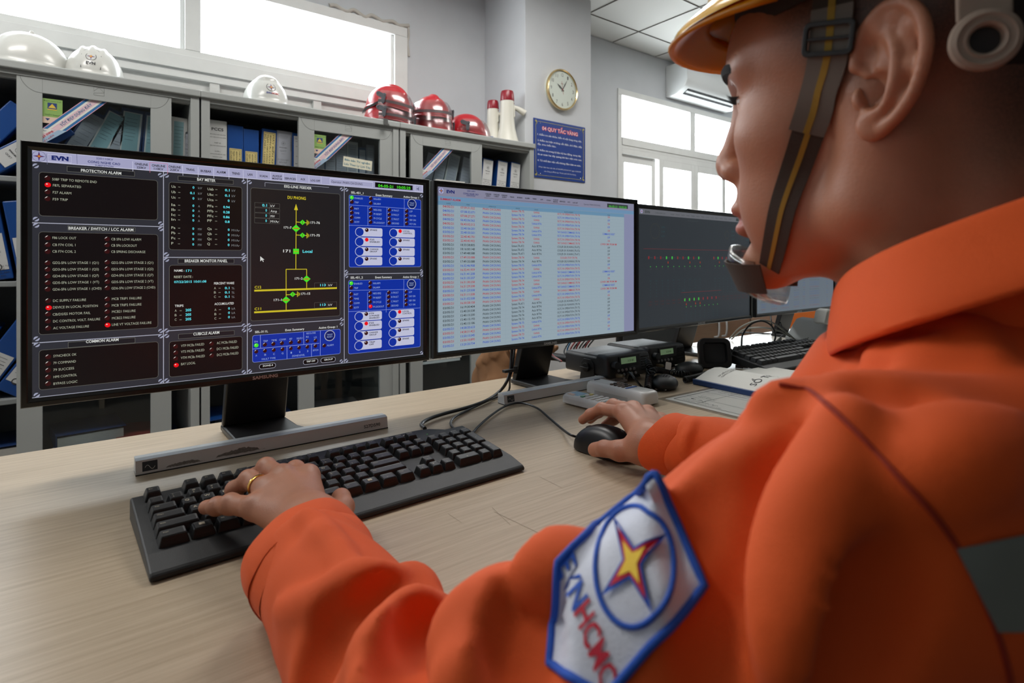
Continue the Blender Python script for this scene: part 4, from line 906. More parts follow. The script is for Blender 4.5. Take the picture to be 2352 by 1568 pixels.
s.t('EVN', 1292, 935, 1870, 140, eNV, bold=0.06)
hh = SHM-hv
def header(s, hh, dim=False):
    hv = SHM-hh; k1 = s.sw/SWM
    # the button strip: crop1 coordinates turned into fractions of the width
    for x in (0.079, 0.1075): s.rect_uv(x*0+x*k1, hv+0.001, x*k1+0.0004, SHM-0.001, eHD, 3)
    for st, xc, ww, red in (('ONELINE|220KV', .1997, .026, 0), ('ONELINE|110KV', .2285, .026, 1), ('ONELINE|22KV', .2575, .026, 0), ('TRANS.', .2845, .0185, 0), ('BUSBAR', .3105, .021, 0), ('ALARM', .3345, .0185, 0), ('TREND', .3575, .0165, 0), ('LAN', .380, .009, 0), ('SCADA', .402, .0165, 0), ('AUXSUP|MONITOR', .4245, .018, 0), ('SERVICES', .4455, .0185, 0), ('ACK', .4655, .009, 0), ('LOG OFF', .4845, .017, 0)):
        xc *= k1; p = st.split('|')
        if len(p) == 2: s.t_uv(p[0], xc, SHM-hh*.50, hh*.20, eNV if not dim else eHD, 'c', w=ww*.95, bold=0.02); s.t_uv(p[1], xc, SHM-hh*.80, hh*.20, eK if not dim else eHD, 'c', w=ww*.7, bold=0.02)
        else: s.t_uv(p[0], xc, SHM-hh*.66, hh*.22, eK if not dim else eHD, 'c', w=ww, bold=0.02)
        s.rect_uv(xc+0.0128*k1, hv+0.0008, xc+0.0131*k1, SHM-0.0015, eHL, 3)
        if red:
            for q in ((xc-.0145, hv+.0008, xc-.0142, SHM-.001), (xc+.0142, hv+.0008, xc+.0145, SHM-.001), (xc-.0145, SHM-.0013, xc+.0145, SHM-.001)): s.rect_uv(*q, eR, 3)
    s.t_uv('220/110KV', .144*k1, SHM-hh*.34, hh*.16, eNV, 'c', w=.028, bold=.01); s.t_uv('CONG NGHE CAO', .144*k1, SHM-hh*.66, hh*.24, eNV, 'c', w=.055, bold=.02); s.t_uv('SUBSTATION', .144*k1, SHM-hh*.90, hh*.16, eNV, 'c', w=.031, bold=.01)
    s.t_uv('Operator: PHAN CHI DUNG', .508*k1*1.0, SHM-hh*.60, hh*.26, eK if not dim else eHD, 'l', w=.053 if s is not None else 0)
header_done = True
# measured positions for the right part of the header come from the second crop
def header1():
    s.c(500, 350, 2.85)
    s.rect(740, 170, 1022, 232, eHL, 2); s.rect(742, 174, 1020, 230, eH, 3)
    s.t('Operator: PHAN CHI DUNG', 750, 199, 953, 15, eK)
    s.rect(1036, 198, 1282, 252, eK, 3); s.t('04-05-21  10:05:25', 1056, 228, 1268, 18, eGR, bold=.02)
    s.rect(1296, 215, 1345, 262, eHL, 3); s.rect(1298, 218, 1343, 260, eH, 4)
    a = s.uv(1320, 243); s.poly([(a[0]-.004, a[1]-.001), (a[0]-.0015, a[1]-.001), (a[0]+.001, a[1]-.004), (a[0]+.001, a[1]+.004), (a[0]-.0015, a[1]+.001), (a[0]-.004, a[1]+.001)], eHD, 5)
    s.c(0, 300, 2.412)
    for st, x0, x1, yb, yb2 in (('ONELINE|220KV', 748, 821, 185, 202), ('ONELINE|110KV', 843, 918, 194, 210), ('ONELINE|22KV', 936, 1004, 201, 216), ('TRANS.', 1033, 1083, 217, 0), ('BUSBAR', 1115, 1174, 226, 0), ('ALARM', 1203, 1253, 232, 0), ('TREND', 1288, 1333, 240, 0), ('LAN', 1376, 1402, 247, 0)):
        p = st.split('|'); s.t(p[0], x0, yb, x1, 13, eK, bold=.02)
        if len(p) > 1: c_ = (x0+x1)/2; s.t(p[1], c_-26, yb2+2, c_+26, 12, eK, bold=.02)
    for x, y in ((736, 165), (831, 172), (929, 180), (1014, 190), (1100, 198), (1186, 204), (1270, 211), (1350, 218)): s.line(x, y, x+2, y+56, .0005, eHL if x not in (831, 929) else E('hdr_red', (200, 110, 140)))
    s.line(831, 172, 929, 180, .0005, E('hdr_red', (200, 110, 140)))
    for x in (258, 425): s.line(x, 122, x+2, 180, .0005, eHD)
    s.rect(262, 122, 396, 174, eHL, 2); s.rect(263.5, 124, 395, 172, eH, 3)
    s.t('220/110KV', 533, 152, 627, 10, eNV, 6, bold=.01); s.t('CONG NGHE CAO', 486, 171, 667, 13, eNV, 6, bold=.02); s.t('SUBSTATION', 527, 190, 628, 9, eNV, 6, bold=.01)
    s.c(500, 350, 2.85)
    for st, x0, x1, yb, yb2 in (('SCADA', 279, 333, 158, 0), ('AUXSUP|MONITOR', 363, 425, 158, 174), ('SERVICES', 443, 517, 175, 0), ('ACK', 548, 579, 181, 0), ('LOG OFF', 614, 676, 189, 0)):
        p = st.split('|'); s.t(p[0], x0, yb, x1, 13, eK, bold=.02)
        if len(p) > 1: s.t(p[1], x0, yb2+1, x1+3, 12, eK, bold=.02)
    for x, y in ((260, 120), (350, 128), (434, 136), (520, 143), (602, 152), (683, 158)): s.line(x, y, x+1, y+48, .0005, eHL)
header1()
# separators
s.c(0, 300, 2.412)
vx1 = s.uv(908, 260)[0]; vx2 = s.uv(1375, 500)[0]; s.c(500, 350, 2.85); vx3 = s.uv(836, 500)[0]; s.c(0, 300, 2.412)
for x in (vx1, vx2, vx3): s.rect_uv(x-.0005, 0, x+.0005, hv, eLN, 2)
for xa, xb, (px_, py_) in ((0, vx1, (190, 503)), (0, vx1, (200, 1170)), (vx1, vx2, (920, 698)), (vx1, vx2, (925, 1106))): y = s.uv(px_, py_)[1]; s.rect_uv(xa, y-.0005, xb, y+.0005, eLN, 2)
s.c(500, 350, 2.85)
for xa, xb, (px_, py_) in ((vx2, vx3, (210, 1132)), (vx3, SWM, (850, 797))): y = s.uv(px_, py_)[1]; s.rect_uv(xa, y-.0005, xb, y+.0005, eLN, 2)
def screw(x, y):
    a = s.uv(x, y); s.disc(a[0], a[1], .0033, .0032, E('screw', (150, 154, 176)), 3, True); s.poly([(a[0]-.0036, a[1]-.0016), (a[0]-.0024, a[1]-.0030), (a[0]+.0036, a[1]+.0016), (a[0]+.0024, a[1]+.0030)], eG, 4)
s.c(0, 300, 2.412)
for x, y in ((196, 187), (891, 243), (199, 483), (894, 511), (200, 517), (894, 541), (205, 1147), (897, 1106), (206, 1180), (897, 1135), (207, 1460), (899, 1384), (924, 245), (1355, 282), (927, 682), (1357, 687), (927, 711), (1357, 713), (930, 1104), (1360, 1078), (930, 1133), (1360, 1104), (932, 1381), (1361, 1336), (1387, 284), (1390, 1076), (1393, 1103), (1394, 1331)): screw(x, y)
s.c(500, 350, 2.85)
for x, y in ((818, 243), (822, 1094), (822, 1124), (823, 1367), (849, 246), (852, 781), (852, 811), (855, 1363), (1341, 288), (1344, 778), (1345, 806), (1348, 1313)): screw(x, y)
s.c(0, 300, 2.412)
def panel(x0, y0, x1, y1, tx0, ty0, tx1, ty1, title, a0, a1, yb, inner=eIN):
    s.rr(x0, y0, x1, y1, .004, inner, eL2, 2)
    s.rr(tx0, ty0, tx1, ty1, .0004, E('title', (26, 27, 32)), eL2, 4); s.t(title, a0, yb, a1, 16, eW, 7, bold=.02)
panel(214, 220, 877, 492, 370, 190, 748, 250, 'PROTECTION ALARM', 448, 673, 221)
panel(214, 552, 882, 1088, 376, 519, 752, 557, 'BREAKER / SWITCH / LCC ALARM', 381, 742, 541)
panel(218, 1210, 885, 1365, 380, 1166, 755, 1172, 'COMMON ALARM', 480, 662, 1172)
panel(938, 280, 1347, 662, 988, 247, 1297, 297, 'BAY METER', 1095, 1197, 274)
panel(942, 741, 1350, 1062, 990, 706, 1303, 733, 'BREAKER MONITOR PANEL', 1028, 1266, 726)
panel(944, 1165, 1352, 1322, 995, 1124, 1307, 1130, 'CUBICLE ALARM', 1078, 1223, 1132)
def led(x, y, on=None, r=.0033):
    a = s.uv(x, y)
    if on is not None: s.disc(a[0], a[1], r*1.05, r, on, 6, True); s.disc(a[0]-.001, a[1]+.001, .001, .0008, eW if on is eR else E('glow', (190, 255, 150)), 7, True)
    else:
        s.disc(a[0], a[1], r, r, eRD, 6, True); s.poly([(a[0]-r*.95, a[1]+.0004), (a[0]-r*.5, a[1]+r*.75), (a[0]+.0003, a[1]+r*.98), (a[0]-r*.3, a[1]+r*.5)], eW, 7)
rows = [(262, 256, '508F TRIP TO REMOTE END', 288, 537, 268, 0), (264, 293, 'F87L SEPARATED', 292, 450, 302, 1), (263, 332, 'F27 ALARM', 292, 395, 341, 0), (263, 370, 'F59 TRIP', 292, 376, 379, 0),
 (265, 587, 'F86 LOCK OUT', 291, 424, 593, 0), (265, 625, 'CB F74 COIL 1', 291, 420, 632, 0), (265, 663, 'CB F74 COIL 2', 291, 422, 669, 0), (265, 726, 'GD2-SF6 LOW STAGE 1 (Q1)', 292, 550, 732, 0), (265, 762, 'GD3-SF6 LOW STAGE 1 (Q2)', 292, 550, 769, 0), (265, 799, 'GD4-SF6 LOW STAGE 1 (Q7)', 293, 550, 806, 0), (266, 836, 'GD5-SF6 LOW STAGE 1 (VT)', 293, 552, 843, 0), (266, 872, 'GD6-SF6 LOW STAGE 1 (CHD)', 293, 565, 880, 0),
 (268, 936, 'DC SUPPLY FAILURE', 296, 480, 943, 0), (272, 975, 'DEVICE IN LOCAL POSITION', 296, 546, 980, 1), (268, 1010, 'CB/DS/ES MOTOR FAIL', 294, 505, 1019, 0), (268, 1049, 'DC CONTROL VOLT. FAILURE', 297, 559, 1057, 0), (269, 1088, 'AC VOLTAGE FAILURE', 297, 497, 1095, 0),
 (596, 595, 'CB SF6 LOW ALARM', 619, 785, 602, 0), (596, 628, 'CB SF6 LOCKOUT', 619, 762, 637, 0), (596, 664, 'CB SPRING DISCHARGE', 619, 809, 672, 0), (597, 724, 'GD2-SF6 LOW STAGE 2 (Q1)', 620, 854, 733, 0), (597, 760, 'GD3-SF6 LOW STAGE 2 (Q2)', 620, 854, 769, 0), (597, 796, 'GD4-SF6 LOW STAGE 2 (Q7)', 620, 854, 804, 0), (598, 832, 'GD5-SF6 LOW STAGE 2 (VT)', 621, 854, 840, 0), (598, 867, 'GD6-SF6 LOW STAGE 2 (CHD)', 621, 865, 875, 0),
 (598, 928, 'MCB TRIP1 FAILURE', 624, 789, 934, 0), (598, 963, 'MCB TRIP2 FAILURE', 624, 789, 970, 0), (598, 998, 'MCB21 FAILURE', 625, 756, 1005, 0), (598, 1034, 'MCB22 FAILURE', 625, 756, 1041, 0), (601, 1072, 'LINE VT VOLTAGE FAILURE', 625, 845, 1077, 1),
 (270, 1247, 'SYNCHECK OK', 299, 428, 1250, 0), (270, 1285, '79 COMMAND', 299, 425, 1289, 0), (270, 1322, '79 SUCCESS', 299, 415, 1327, 0), (270, 1360, 'HMI CONTROL', 300, 431, 1366, 0), (270, 1396, 'BYPASS LOGIC', 300, 434, 1404, 0),
 (980, 1193, 'VTP MCBs FAILED', 1010, 1139, 1196, 0), (981, 1227, 'VTS MCBs FAILED', 1010, 1140, 1229, 0), (981, 1260, 'VTM MCBs FAILED', 1010, 1143, 1263, 0), (984, 1296, 'BAY LOCAL', 1011, 1091, 1297, 1), (1180, 1178, 'AC MCBs FAILED', 1209, 1321, 1181, 0), (1181, 1211, 'DC1 MCBs FAILED', 1209, 1330, 1214, 0), (1181, 1244, 'DC2 MCBs FAILED', 1210, 1330, 1247, 0)]
for x, y, st, x0, x1, yb, on in rows: led(x, y, eR if on else None); s.t(st, x0, yb, x1, 14, eT, 6)
for i, (nm, v1, u1, n2, v2, u2, y1, y2) in enumerate((('Ua', '0', 'kV', 'Uab', '0.1', 'kV', 312, 327), ('Ub', '0.1', 'kV', 'Ubc', '0.1', 'kV', 342, 357), ('Uc', '0', 'kV', 'Uca', '0', 'kV', 372, 386), ('Ia', '0', 'A', 'PFa', '0.94', '', 413, 421), ('Ib', '0', 'A', 'PFb', '0.28', '', 440, 449), ('Ic', '0', 'A', 'PFc', '0.86', '', 468, 476), ('In', '0', 'A', 'PF', '0.8', '', 494, 502), ('Pa', '0', 'MW', 'Qa', '0', 'MVAr', 540, 547), ('Pb', '0', 'MW', 'Qb', '0', 'MVAr', 569, 575), ('Pc', '0', 'MW', 'Qc', '0', 'MVAr', 598, 603), ('P', '0', 'MW', 'Q', '0', 'MVAr', 627, 631))):
    w1 = len(nm)*11+1; w2 = len(n2)*9+7
    s.t(nm, 953, y1, 953+w1, 14, eT, 6, .01); s.t('=', 990, y1, 1002, 7, eT, 6); s.t(v1, 1080-10*len(v1.replace('.', ''))-(4 if '.' in v1 else 0), y1+6, 1080, 13, eC, 6, .02); s.t(u1, 1101, y1+9, 1101+11*len(u1), 13, eU, 6)
    s.t(n2, 1153, y2, 1153+w2, 14, eT, 6, .01); s.t('=', 1196, y2, 1208, 7, eT, 6); e = 1277 if i > 2 else 1276
    s.t(v2, e-10*len(v2.replace('.', ''))-(6 if '.' in v2 else 0), y2+6, e, 13, eC, 6, .02)
    if u2: s.t(u2, 1288, y2+9, 1288+(20 if len(u2) < 3 else 46), 13, eU, 6)
for st, x0, x1, yb, mt in (('NAME :', 970, 1026, 778, eW), ('171', 1036, 1065, 779, eC), ('RESET DATE :', 969, 1074, 813, eT), ('07/22/2015 10:01:08', 970, 1149, 841, eC), ('PERCENT WARE', 1192, 1304, 850, eW), ('TRIPS', 974, 1023, 974, eW), ('ACCUMULATED', 1195, 1303, 964, eW)): s.t(st, x0, yb, x1, 13, mt, 6, .015)
for i, L_ in enumerate('ABC'):
    s.t(L_, 974, 1000+25*i, 985, 13, eT, 6); s.t('=', 1001, 998+25*i, 1013, 7, eT, 6); s.t('205', 1034, 998+25*i, 1066, 14, eC, 6, .02)
    s.t(L_, 1192, 876+24*i, 1203, 13, eT, 6); s.t('=', 1217, 874+24*i, 1229, 7, eT, 6); s.t('0.1', 1252, 876+24*i, 1278, 13, eC, 6, .02); s.t('%', 1290, 877+24*i, 1306, 13, eU, 6)
    s.t(L_, 1195, 996+24*i, 1206, 13, eT, 6); s.t('=', 1220, 993+24*i, 1232, 7, eT, 6); s.t('0', 1271, 989+24*i, 1281, 13, eC, 6, .02); s.t('kA', 1291, 990+24*i, 1311, 13, eU, 6)
# one-line diagram
s.c(500, 350, 2.85)
s.rr(220, 228, 812, 1070, .004, eIN2, eL2, 2)
s.line(315, 196, 315, 222, .0005, eLN, 3); s.line(315, 196, 735, 230, .0005, eLN, 3); s.t('E02-LINE FEEDER', 441, 229, 621, 17, eW, 5, .02)
s.t('DU PHONG', 463, 303, 583, 20, eY, 5, .02)
for i, (v_, u_) in enumerate((('0.1', 'kV'), ('0', 'Amp'), ('0', 'MW'), ('0', 'MVAr'))):
    y = 325+34*i; s.rr(247, y, 412, y+40, .0002, eIN2, eL2, 4, .0003); s.line(343, y+4, 344, y+38, .0004, eL2, 6); s.t(v_, 328-len(v_)*11+2, y+27, 328, 17, eC, 7, .02); s.t(u_, 352, y+31, 352+len(u_)*14, 16, eW, 7)
def yl(*a, w_=.0012): s.line(*a, w_, eY, 5)
yl(520, 370, 520, 762); a = s.uv(519, 340); s.poly([(a[0]-.0033, a[1]-.0098), (a[0]+.0033, a[1]-.0098), (a[0], a[1]+.001)], eY, 6)
yl(455, 764, 592, 764); yl(456, 764, 458, 1036); yl(591, 764, 592, 892)
yl(521, 455, 590, 461); yl(522, 540, 590, 544); yl(457, 931, 530, 928)
yl(248, 903, 790, 888, w_=.003); yl(248, 1045, 790, 1020, w_=.003)
def dia(x, y, r, hz=True):
    a = s.uv(x, y); s.poly([(a[0]-r*1.1, a[1]), (a[0], a[1]-r), (a[0]+r*1.1, a[1]), (a[0], a[1]+r)], eGR, 7)
    s.poly([(a[0]-r*.7, a[1]-.0006), (a[0]+r*.7, a[1]-.0006), (a[0]+r*.7, a[1]+.0006), (a[0]-r*.7, a[1]+.0006)] if hz else [(a[0]-.0006, a[1]-r*.6), (a[0]+.0006, a[1]-r*.6), (a[0]+.0006, a[1]+r*.6), (a[0]-.0006, a[1]+r*.6)], eR if hz else E('olive', (90, 120, 20)), 8)
dia(520, 497, .0066); dia(591, 828, .0062); dia(457, 965, .0064); dia(562, 458, .0046, False); dia(562, 542, .0046, False); dia(500, 928, .0046, False)
for x, y in ((591, 460), (591, 544), (531, 927)):
    for k, hh_ in enumerate((.0048, .0034, .002)): a = s.uv(x+7*k, y); s.poly([(a[0]-.0005, a[1]-hh_), (a[0]+.0005, a[1]-hh_), (a[0]+.0005, a[1]+hh_), (a[0]-.0005, a[1]+hh_)], eY, 7)
s.rect(502, 630, 540, 664, eGR, 6); s.rect(507, 646, 537, 649, eR, 7)
for st, x0, x1, yb, h_, mt in (('171-76', 615, 676, 466, 15, eW), ('171-75', 615, 676, 549, 15, eW), ('171-7', 440, 491, 497, 15, eW), ('171', 436, 483, 653, 19, eW), ('Local', 564, 628, 656, 19, eC), ('171-2', 514, 565, 832, 15, eW), ('171-15', 555, 615, 932, 15, eW), ('171-1', 377, 429, 972, 15, eW), ('C12', 250, 294, 889, 17, eY), ('C11', 250, 294, 1031, 17, eY)): s.t(st, x0, yb, x1, h_, mt, 7, .02)
for yy in (0, 129): s.rr(643, 854+yy, 790, 886+yy-2, .0002, eIN2, eL2, 4, .0003); s.t('113', 680, 876+yy, 717, 15, eC, 7, .02); s.t('kV', 735, 876+yy, 760, 15, eW, 7); s.line(726, 857+yy, 727, 883+yy, .0003, eL2, 6)
a = s.uv(286, 678); s.poly([(a[0], a[1]), (a[0], a[1]-.0085), (a[0]+.0025, a[1]-.0062), (a[0]+.0045, a[1]-.0095), (a[0]+.0055, a[1]-.009), (a[0]+.0038, a[1]-.0058), (a[0]+.0066, a[1]-.0058)], eW, 8)
# SEL-311L box
s.t('SEL-311L', 254, 1181, 340, 14, eW, 5, .02); s.t('Even Summary', 453, 1169, 578, 14, eW, 5, .02); s.t('Active Group: 1', 672, 1155, 794, 14, eW, 5, .02)
s.rr(237, 1196, 816, 1318, .0035, eB, eBL, 2)
for ln_ in ((289, 1194, 291, 1282), (240, 1285, 676, 1249), (573, 1172, 575, 1255), (683, 1164, 683, 1330), (465, 1268, 466, 1352), (625, 1254, 626, 1338)): s.line(*ln_, .0007, eBL, 5)
for st, x0, x1, yb in (('EN', 251, 272, 1243), ('TRIP', 308, 339, 1240), ('TIME', 362, 398, 1235), ('COMM', 414, 457, 1231), ('87', 481, 499, 1226), ('50/51', 528, 566, 1223), ('RECLOSE', 592, 652, 1190), ('RS', 590, 607, 1213), ('LO', 642, 659, 1216), ('A', 258, 269, 1334), ('B', 317, 328, 1329), ('C', 374, 386, 1325), ('G', 430, 442, 1320), ('1', 489, 497, 1316), ('2', 544, 553, 1311), ('3', 596, 605, 1306), ('B7CH', 636, 670, 1301), ('FAULT TYPE', 300, 390, 1358), ('ZONE/LEVEL', 498, 583, 1338), ('ALARM', 727, 770, 1269)): s.t(st, x0, yb, x1, 12, eBT, 6)
for i in range(6): led(263+56*i if i < 4 else 490+55*(i-4), 1261-4.6*i, eGR if i == 0 else None, .0034)
for i, x in enumerate((263, 320, 378, 435, 490, 544, 598, 651)): led(x, 1302-5.0*i, None, .0032)
led(598, 1234, None, .0032); led(651, 1231, None, .0032); led(709, 1264, None, .0034)
def ringb(x, y, r, l1, l2):
    s.disc(x, y, r, r, eLN, 6); s.disc(x, y, r*.87, r*.87, eBD, 7); a = s.uv(x, y); s.t_uv(l1, a[0], a[1]+.0005, .0028, eBT, 'c', w=.011, L=8); s.t_uv(l2, a[0], a[1]-.0035, .0028, eBT, 'c', w=.010, L=8)
ringb(745, 1199, .0098, 'TARGET', 'RESET')
for x0, x1, y0, y1, st in ((283, 392, 1384, 1408, 'ZONE-4'), (571, 669, 1356, 1380, 'TRIP OFF'), (687, 784, 1345, 1369, 'GROUP')): s.rr(x0, y0+1, x1, y1, .0039, eK, eLN, 4, .0006); s.t(st, x0+22, y1-6, x1-18, 11, eW, 7, .02)
# relay boxes
for yo, box2, lab in ((0, 0, 'SEL-451_1'), (552, 1, 'SEL-451_2')):
    f = (lambda y: y) if not box2 else (lambda y: y+552+ (0))
    Y0 = 278 if not box2 else 838; Y1 = 752 if not box2 else 1275
    s.t(lab, 879, 270 if not box2 else 827, 960, 14, eW, 5, .02); s.t('Event Summary', 1041, 287 if not box2 else 826, 1150, 14, eW, 5, .02); s.t('Active Group: 1', 1222, 299 if not box2 else 824, 1323, 13, eW, 5, .02)
    s.rr(865, Y0, 1340, Y1, .0035, eB, eBL, 2)
    # v positions measured on the left edge for each box
    r0 = (297, 325, 366, 395, 425, 453) if not box2 else (857, 886, 927, 956, 985, 1014)
    for k, (st, yy) in enumerate(zip(('ENABLED', 'TRIP', 'INST', 'TIME', 'COMM', 'SOTF'), r0)): led(884, yy, eGR if k == 0 else None, .0036); s.t(st, 902, yy+9, 902+(55, 27, 29, 32, 37, 32)[k], 12, eBT, 6)
    r1 = (303, 334, 374, 402, 430, 458) if not box2 else (855, 883, 921, 950, 979, 1009)
    for k, (st, yy) in enumerate(zip(('HALARM', 'SALARM', 'NEG-SEQ', '79 RESET', '79 CYCLE', '79 LOCKOUT'), r1)): led(1008 if k < 5 or not box2 else 1011, yy, eR if (box2 and k == 5) else None, .0036); s.t(st, 1027, yy+9, 1027+(47, 45, 52, 54, 54, 73)[k], 12, eBT, 6)
    r2 = (379, 408, 436, 464) if not box2 else (918, 946, 975, 1003)
    for k, (st, yy) in enumerate(zip(('A FAULT', 'B FAULT', 'C FAULT', 'GROUND'), r2)): led(1130, yy, None, .0036); s.t(st, 1146, yy+8, 1194, 12, eBT, 6)
    r3 = (387, 415, 443, 469) if not box2 else (914, 942, 970, 997)
    for k, (st, yy) in enumerate(zip(('LOP', 'VAY ON', 'VBY ON', 'VCY ON'), r3)): led(1244, yy, None, .0036); s.t(st, 1262, yy+8, 1262+(20 if k == 0 else 42), 12, eBT, 6)
    g = (345, 377, 478, 492) if not box2 else (904, 898, 1043, 1020)
    s.line(865, g[0], 1336, g[1], .0006, eBL, 5); s.line(865, g[2], 1336, g[3], .0006, eBL, 5)
    s.line(990, g[0]+12, 991, g[2]+4, .0006, eBL, 5); s.line(1114, g[0]+17, 1114, g[2]+6, .0006, eBL, 5); s.line(1228, Y0+28 if not box2 else Y0-4, 1228, g[3]-3, .0006, eBL, 5)
    ringb(1278, 341 if not box2 else 864, .0098, 'TARGET', 'RESET')
    ys = (521, 585, 649, 712) if not box2 else (1077, 1140, 1204, 1268)
    yr = (529, 590, 652, 712) if not box2 else (1063, 1124, 1184, 1245)
    nm = (('SPARE', 'F25|ENABLED', 'CHANGE|GROUP', 'SPARE'), ('LOCAL|CONTROL', 'SPARE', 'SPARE', 'SPARE')) if not box2 else (('F79|3 PHASE|ENABLED', 'F25|ENABLED', 'CHANGE|GROUP', 'TRIP|OFF'), ('LOCAL|CONTROL', 'SPARE', 'SPARE', 'SPARE'))
    for col in (0, 1):
        for k in range(4):
            yy = (ys, yr)[col][k]; xa, xb = ((908, 1086), (1132, 1298))[col]; c0 = s.uv(xa, yy); c1 = s.uv(xb, yy); hh_ = .0081
            w_ = c1[0]-c0[0]
            s.poly(rrect(w_-.010, 2*hh_, .003, 4, c0[0]+.010+(w_-.010)/2, c0[1]), ePW, 5); s.disc(c0[0]+.0085, c0[1], .0088, .0088, ePW, 5, True); s.disc(c0[0]+.0085, c0[1], .0078, .0078, eB, 6, True)
            on = (col == 0 and k == 1) or (col == 1 and k == 0)
            lc = (c0[0]+.0225, c0[1]+.0040)
            if on: s.disc(lc[0], lc[1], .0036, .0036, eR, 6, True)
            else: s.disc(lc[0], lc[1], .0036, .0036, eRD, 6, True); s.disc(lc[0]-.001, lc[1]+.0012, .0009, .0009, eW, 7, True)
            for q, st in enumerate(nm[col][k].split('|')): s.t_uv(st, c0[0]+.0285, c0[1]+.0030-.0042*q, .0028, eK, 'l', w=len(st)*.0027+.001, L=7, bold=.02)
s.done()

# ---- second monitor: alarm table ----
eTB = E('table', (143, 160, 170)); eTB2 = E('table_edge', (128, 132, 162)); eTH = E('table_head', (98, 136, 164)); eSB = E('summary_bar', (104, 138, 170)); eTL = E('table_line', (128, 144, 156)); eTR = E('text_red', (164, 40, 52)); eTBl = E('text_blue', (34, 70, 178)); eTK = E('text_black', (30, 36, 40)); eH2 = E('header_two', (128, 128, 150)); eG2 = E('clock_back', (50, 56, 56))
s = Screen(S2_, [(1004.8, 429.1), (1452, 467.8), (1457.1, 759), (1010.2, 808.8)], m2); s.c(980, 400, 3.485)
s.rect_uv(0, 0, SWM, SHM, eTB, 0)
y1 = s.uv(95, 175)[1]; y2 = s.uv(95, 212)[1]; y3 = s.uv(98, 247)[1]; hh = SHM-y1; xr = s.uv(1575, 700)[0]
s.rect_uv(0, y1, SWM, SHM, eH2, 1); s.rect_uv(0, y2, SWM, y1, eSB, 1); s.rect_uv(0, y3, xr, y2, eTH, 1); s.rect_uv(xr, 0, SWM, y2-.0005, eTB2, 1); s.rect_uv(0, y2-.0004, SWM, y2+.0004, eTL, 2)
a = s.uv(112, 135); logo(s, a[0], a[1], .0070); s.t('EVN', 154, 152, 217, 24, eNV, 5, .05)
for st, x0, x1, yb in (('220/110KV', 316, 382, 138), ('CONG NGHE CAO', 286, 407, 160), ('SUBSTATION', 313, 380, 175)): s.t(st, x0, yb+2, x1, 11 if 'CONG' not in st else 14, eNV, 5, .02)
for st, x0, x1, yb in (('ONELINE|220KV', 460, 508, 163), ('ONELINE|110KV', 526, 573, 168), ('ONELINE|22KV', 589, 635, 173), ('TRANS.', 656, 691, 187), ('BUSBAR', 714, 756, 191), ('ALARM', 776, 812, 196), ('TREND', 836, 868, 201), ('LAN', 899, 919, 206), ('SCADA', 949, 982, 212), ('AUXSUP|MONITOR', 1000, 1040, 209), ('SERVICES', 1052, 1097, 221), ('ACK', 1116, 1136, 226), ('LOG OFF', 1157, 1196, 231)):
    p = st.split('|'); s.t(p[0], x0, yb, x1, 10, eTK, 5, .03)
    if len(p) > 1: s.t(p[1], (x0+x1)/2-18, yb+15, (x0+x1)/2+18, 10, eTK, 5, .03)
s.line(453, 190, 1204, 249, .0005, eTK, 5); s.line(1205, 205, 1205, 249, .0005, eTL, 5); s.t('Operator: PHAN CHI DUNG', 1245, 244, 1377, 12, eTK, 5)
s.rect(1432, 232, 1598, 275, eG2, 3); s.t('04-05-21 10:05:25', 1445, 262, 1588, 18, E('clock_green', (70, 170, 60)), 5, .02)
s.t('SUMMARY ALARM', 105, 208, 265, 17, eTR, 5, .03)
for st, x0, x1, yb in (('DATE', 155, 186, 240), ('TIME', 311, 338, 250), ('OPERATOR', 489, 546, 263), ('GROUP', 703, 737, 277), ('STATE', 853, 882, 288), ('ALARM COMMENT', 1090, 1162, 305), ('VALUE', 1435, 1456, 329)): s.t(st, x0, yb, x1, 9, eTK, 5)
cols = 'RBRBRBBRRKKKRKBRBBRRBRBRKKKKKBRBRB'
tm = '07:09:31:322 07:08:32:071 07:08:27:271 06:43:06:562 06:43:02:212 22:40:56:201 22:40:50:501 22:40:45:701 22:40:43:902 18:33:58:805 18:16:00:148 17:49:48:588 17:49:35:088 17:49:35:088 16:32:46:908 16:32:41:959 16:31:41:208 16:31:35:207 16:31:30:258 16:31:29:208 16:31:23:508 16:31:11:508 16:31:02:508 16:30:58:158 16:19:30:404 15:40:20:338 15:40:15:200 15:40:15:193 15:40:15:186 14:58:35:623 14:58:31:422 13:50:15:045 13:50:10:895 13:20:20:734'.split()
grp = 'T5 T3 T3 T4 T4 T4 T4 T4 T4 AT2 AT2 AT1 T4 T4 T5 T5 T4 T4 T4 T4 T4 T4 T3 T3 AT1 T4 T5 T4 T3 T5 T5 T3 T3 T4'.split()
cm = 'OOOOOTOOTCDDSCOOTOOTTTOOCDOOOOOOOO'; va = 'NFNFNCFNLFFFNFFNCFNLCLFNFFFFFFNFNF'
yA = s.uv(138, 268)[1]; yZ = s.uv(155, 1386)[1]; dy = (yA-yZ)/33
X = [s.uv(x, 700)[0] for x in (176, 330, 521, 728, 877, 1133, 1452)]; WD = [s.uv(x, 700)[0] for x in (143, 211, 286, 378, 461, 583)]
CL = {'R': eTR, 'B': eTBl, 'K': eTK}
s.m(eTL)
for i in range(35):
    y = yA+dy*0.72-i*dy; s.rect_uv(0.003, y-.0001, xr, y+.0001, eTL, 2)
for x_ in (250, 400, 632, 810, 934, 1315, 1585): u_ = s.uv(x_, 700)[0]; s.rect_uv(u_-.0001, 0, u_+.0001, y2, eTL, 2)
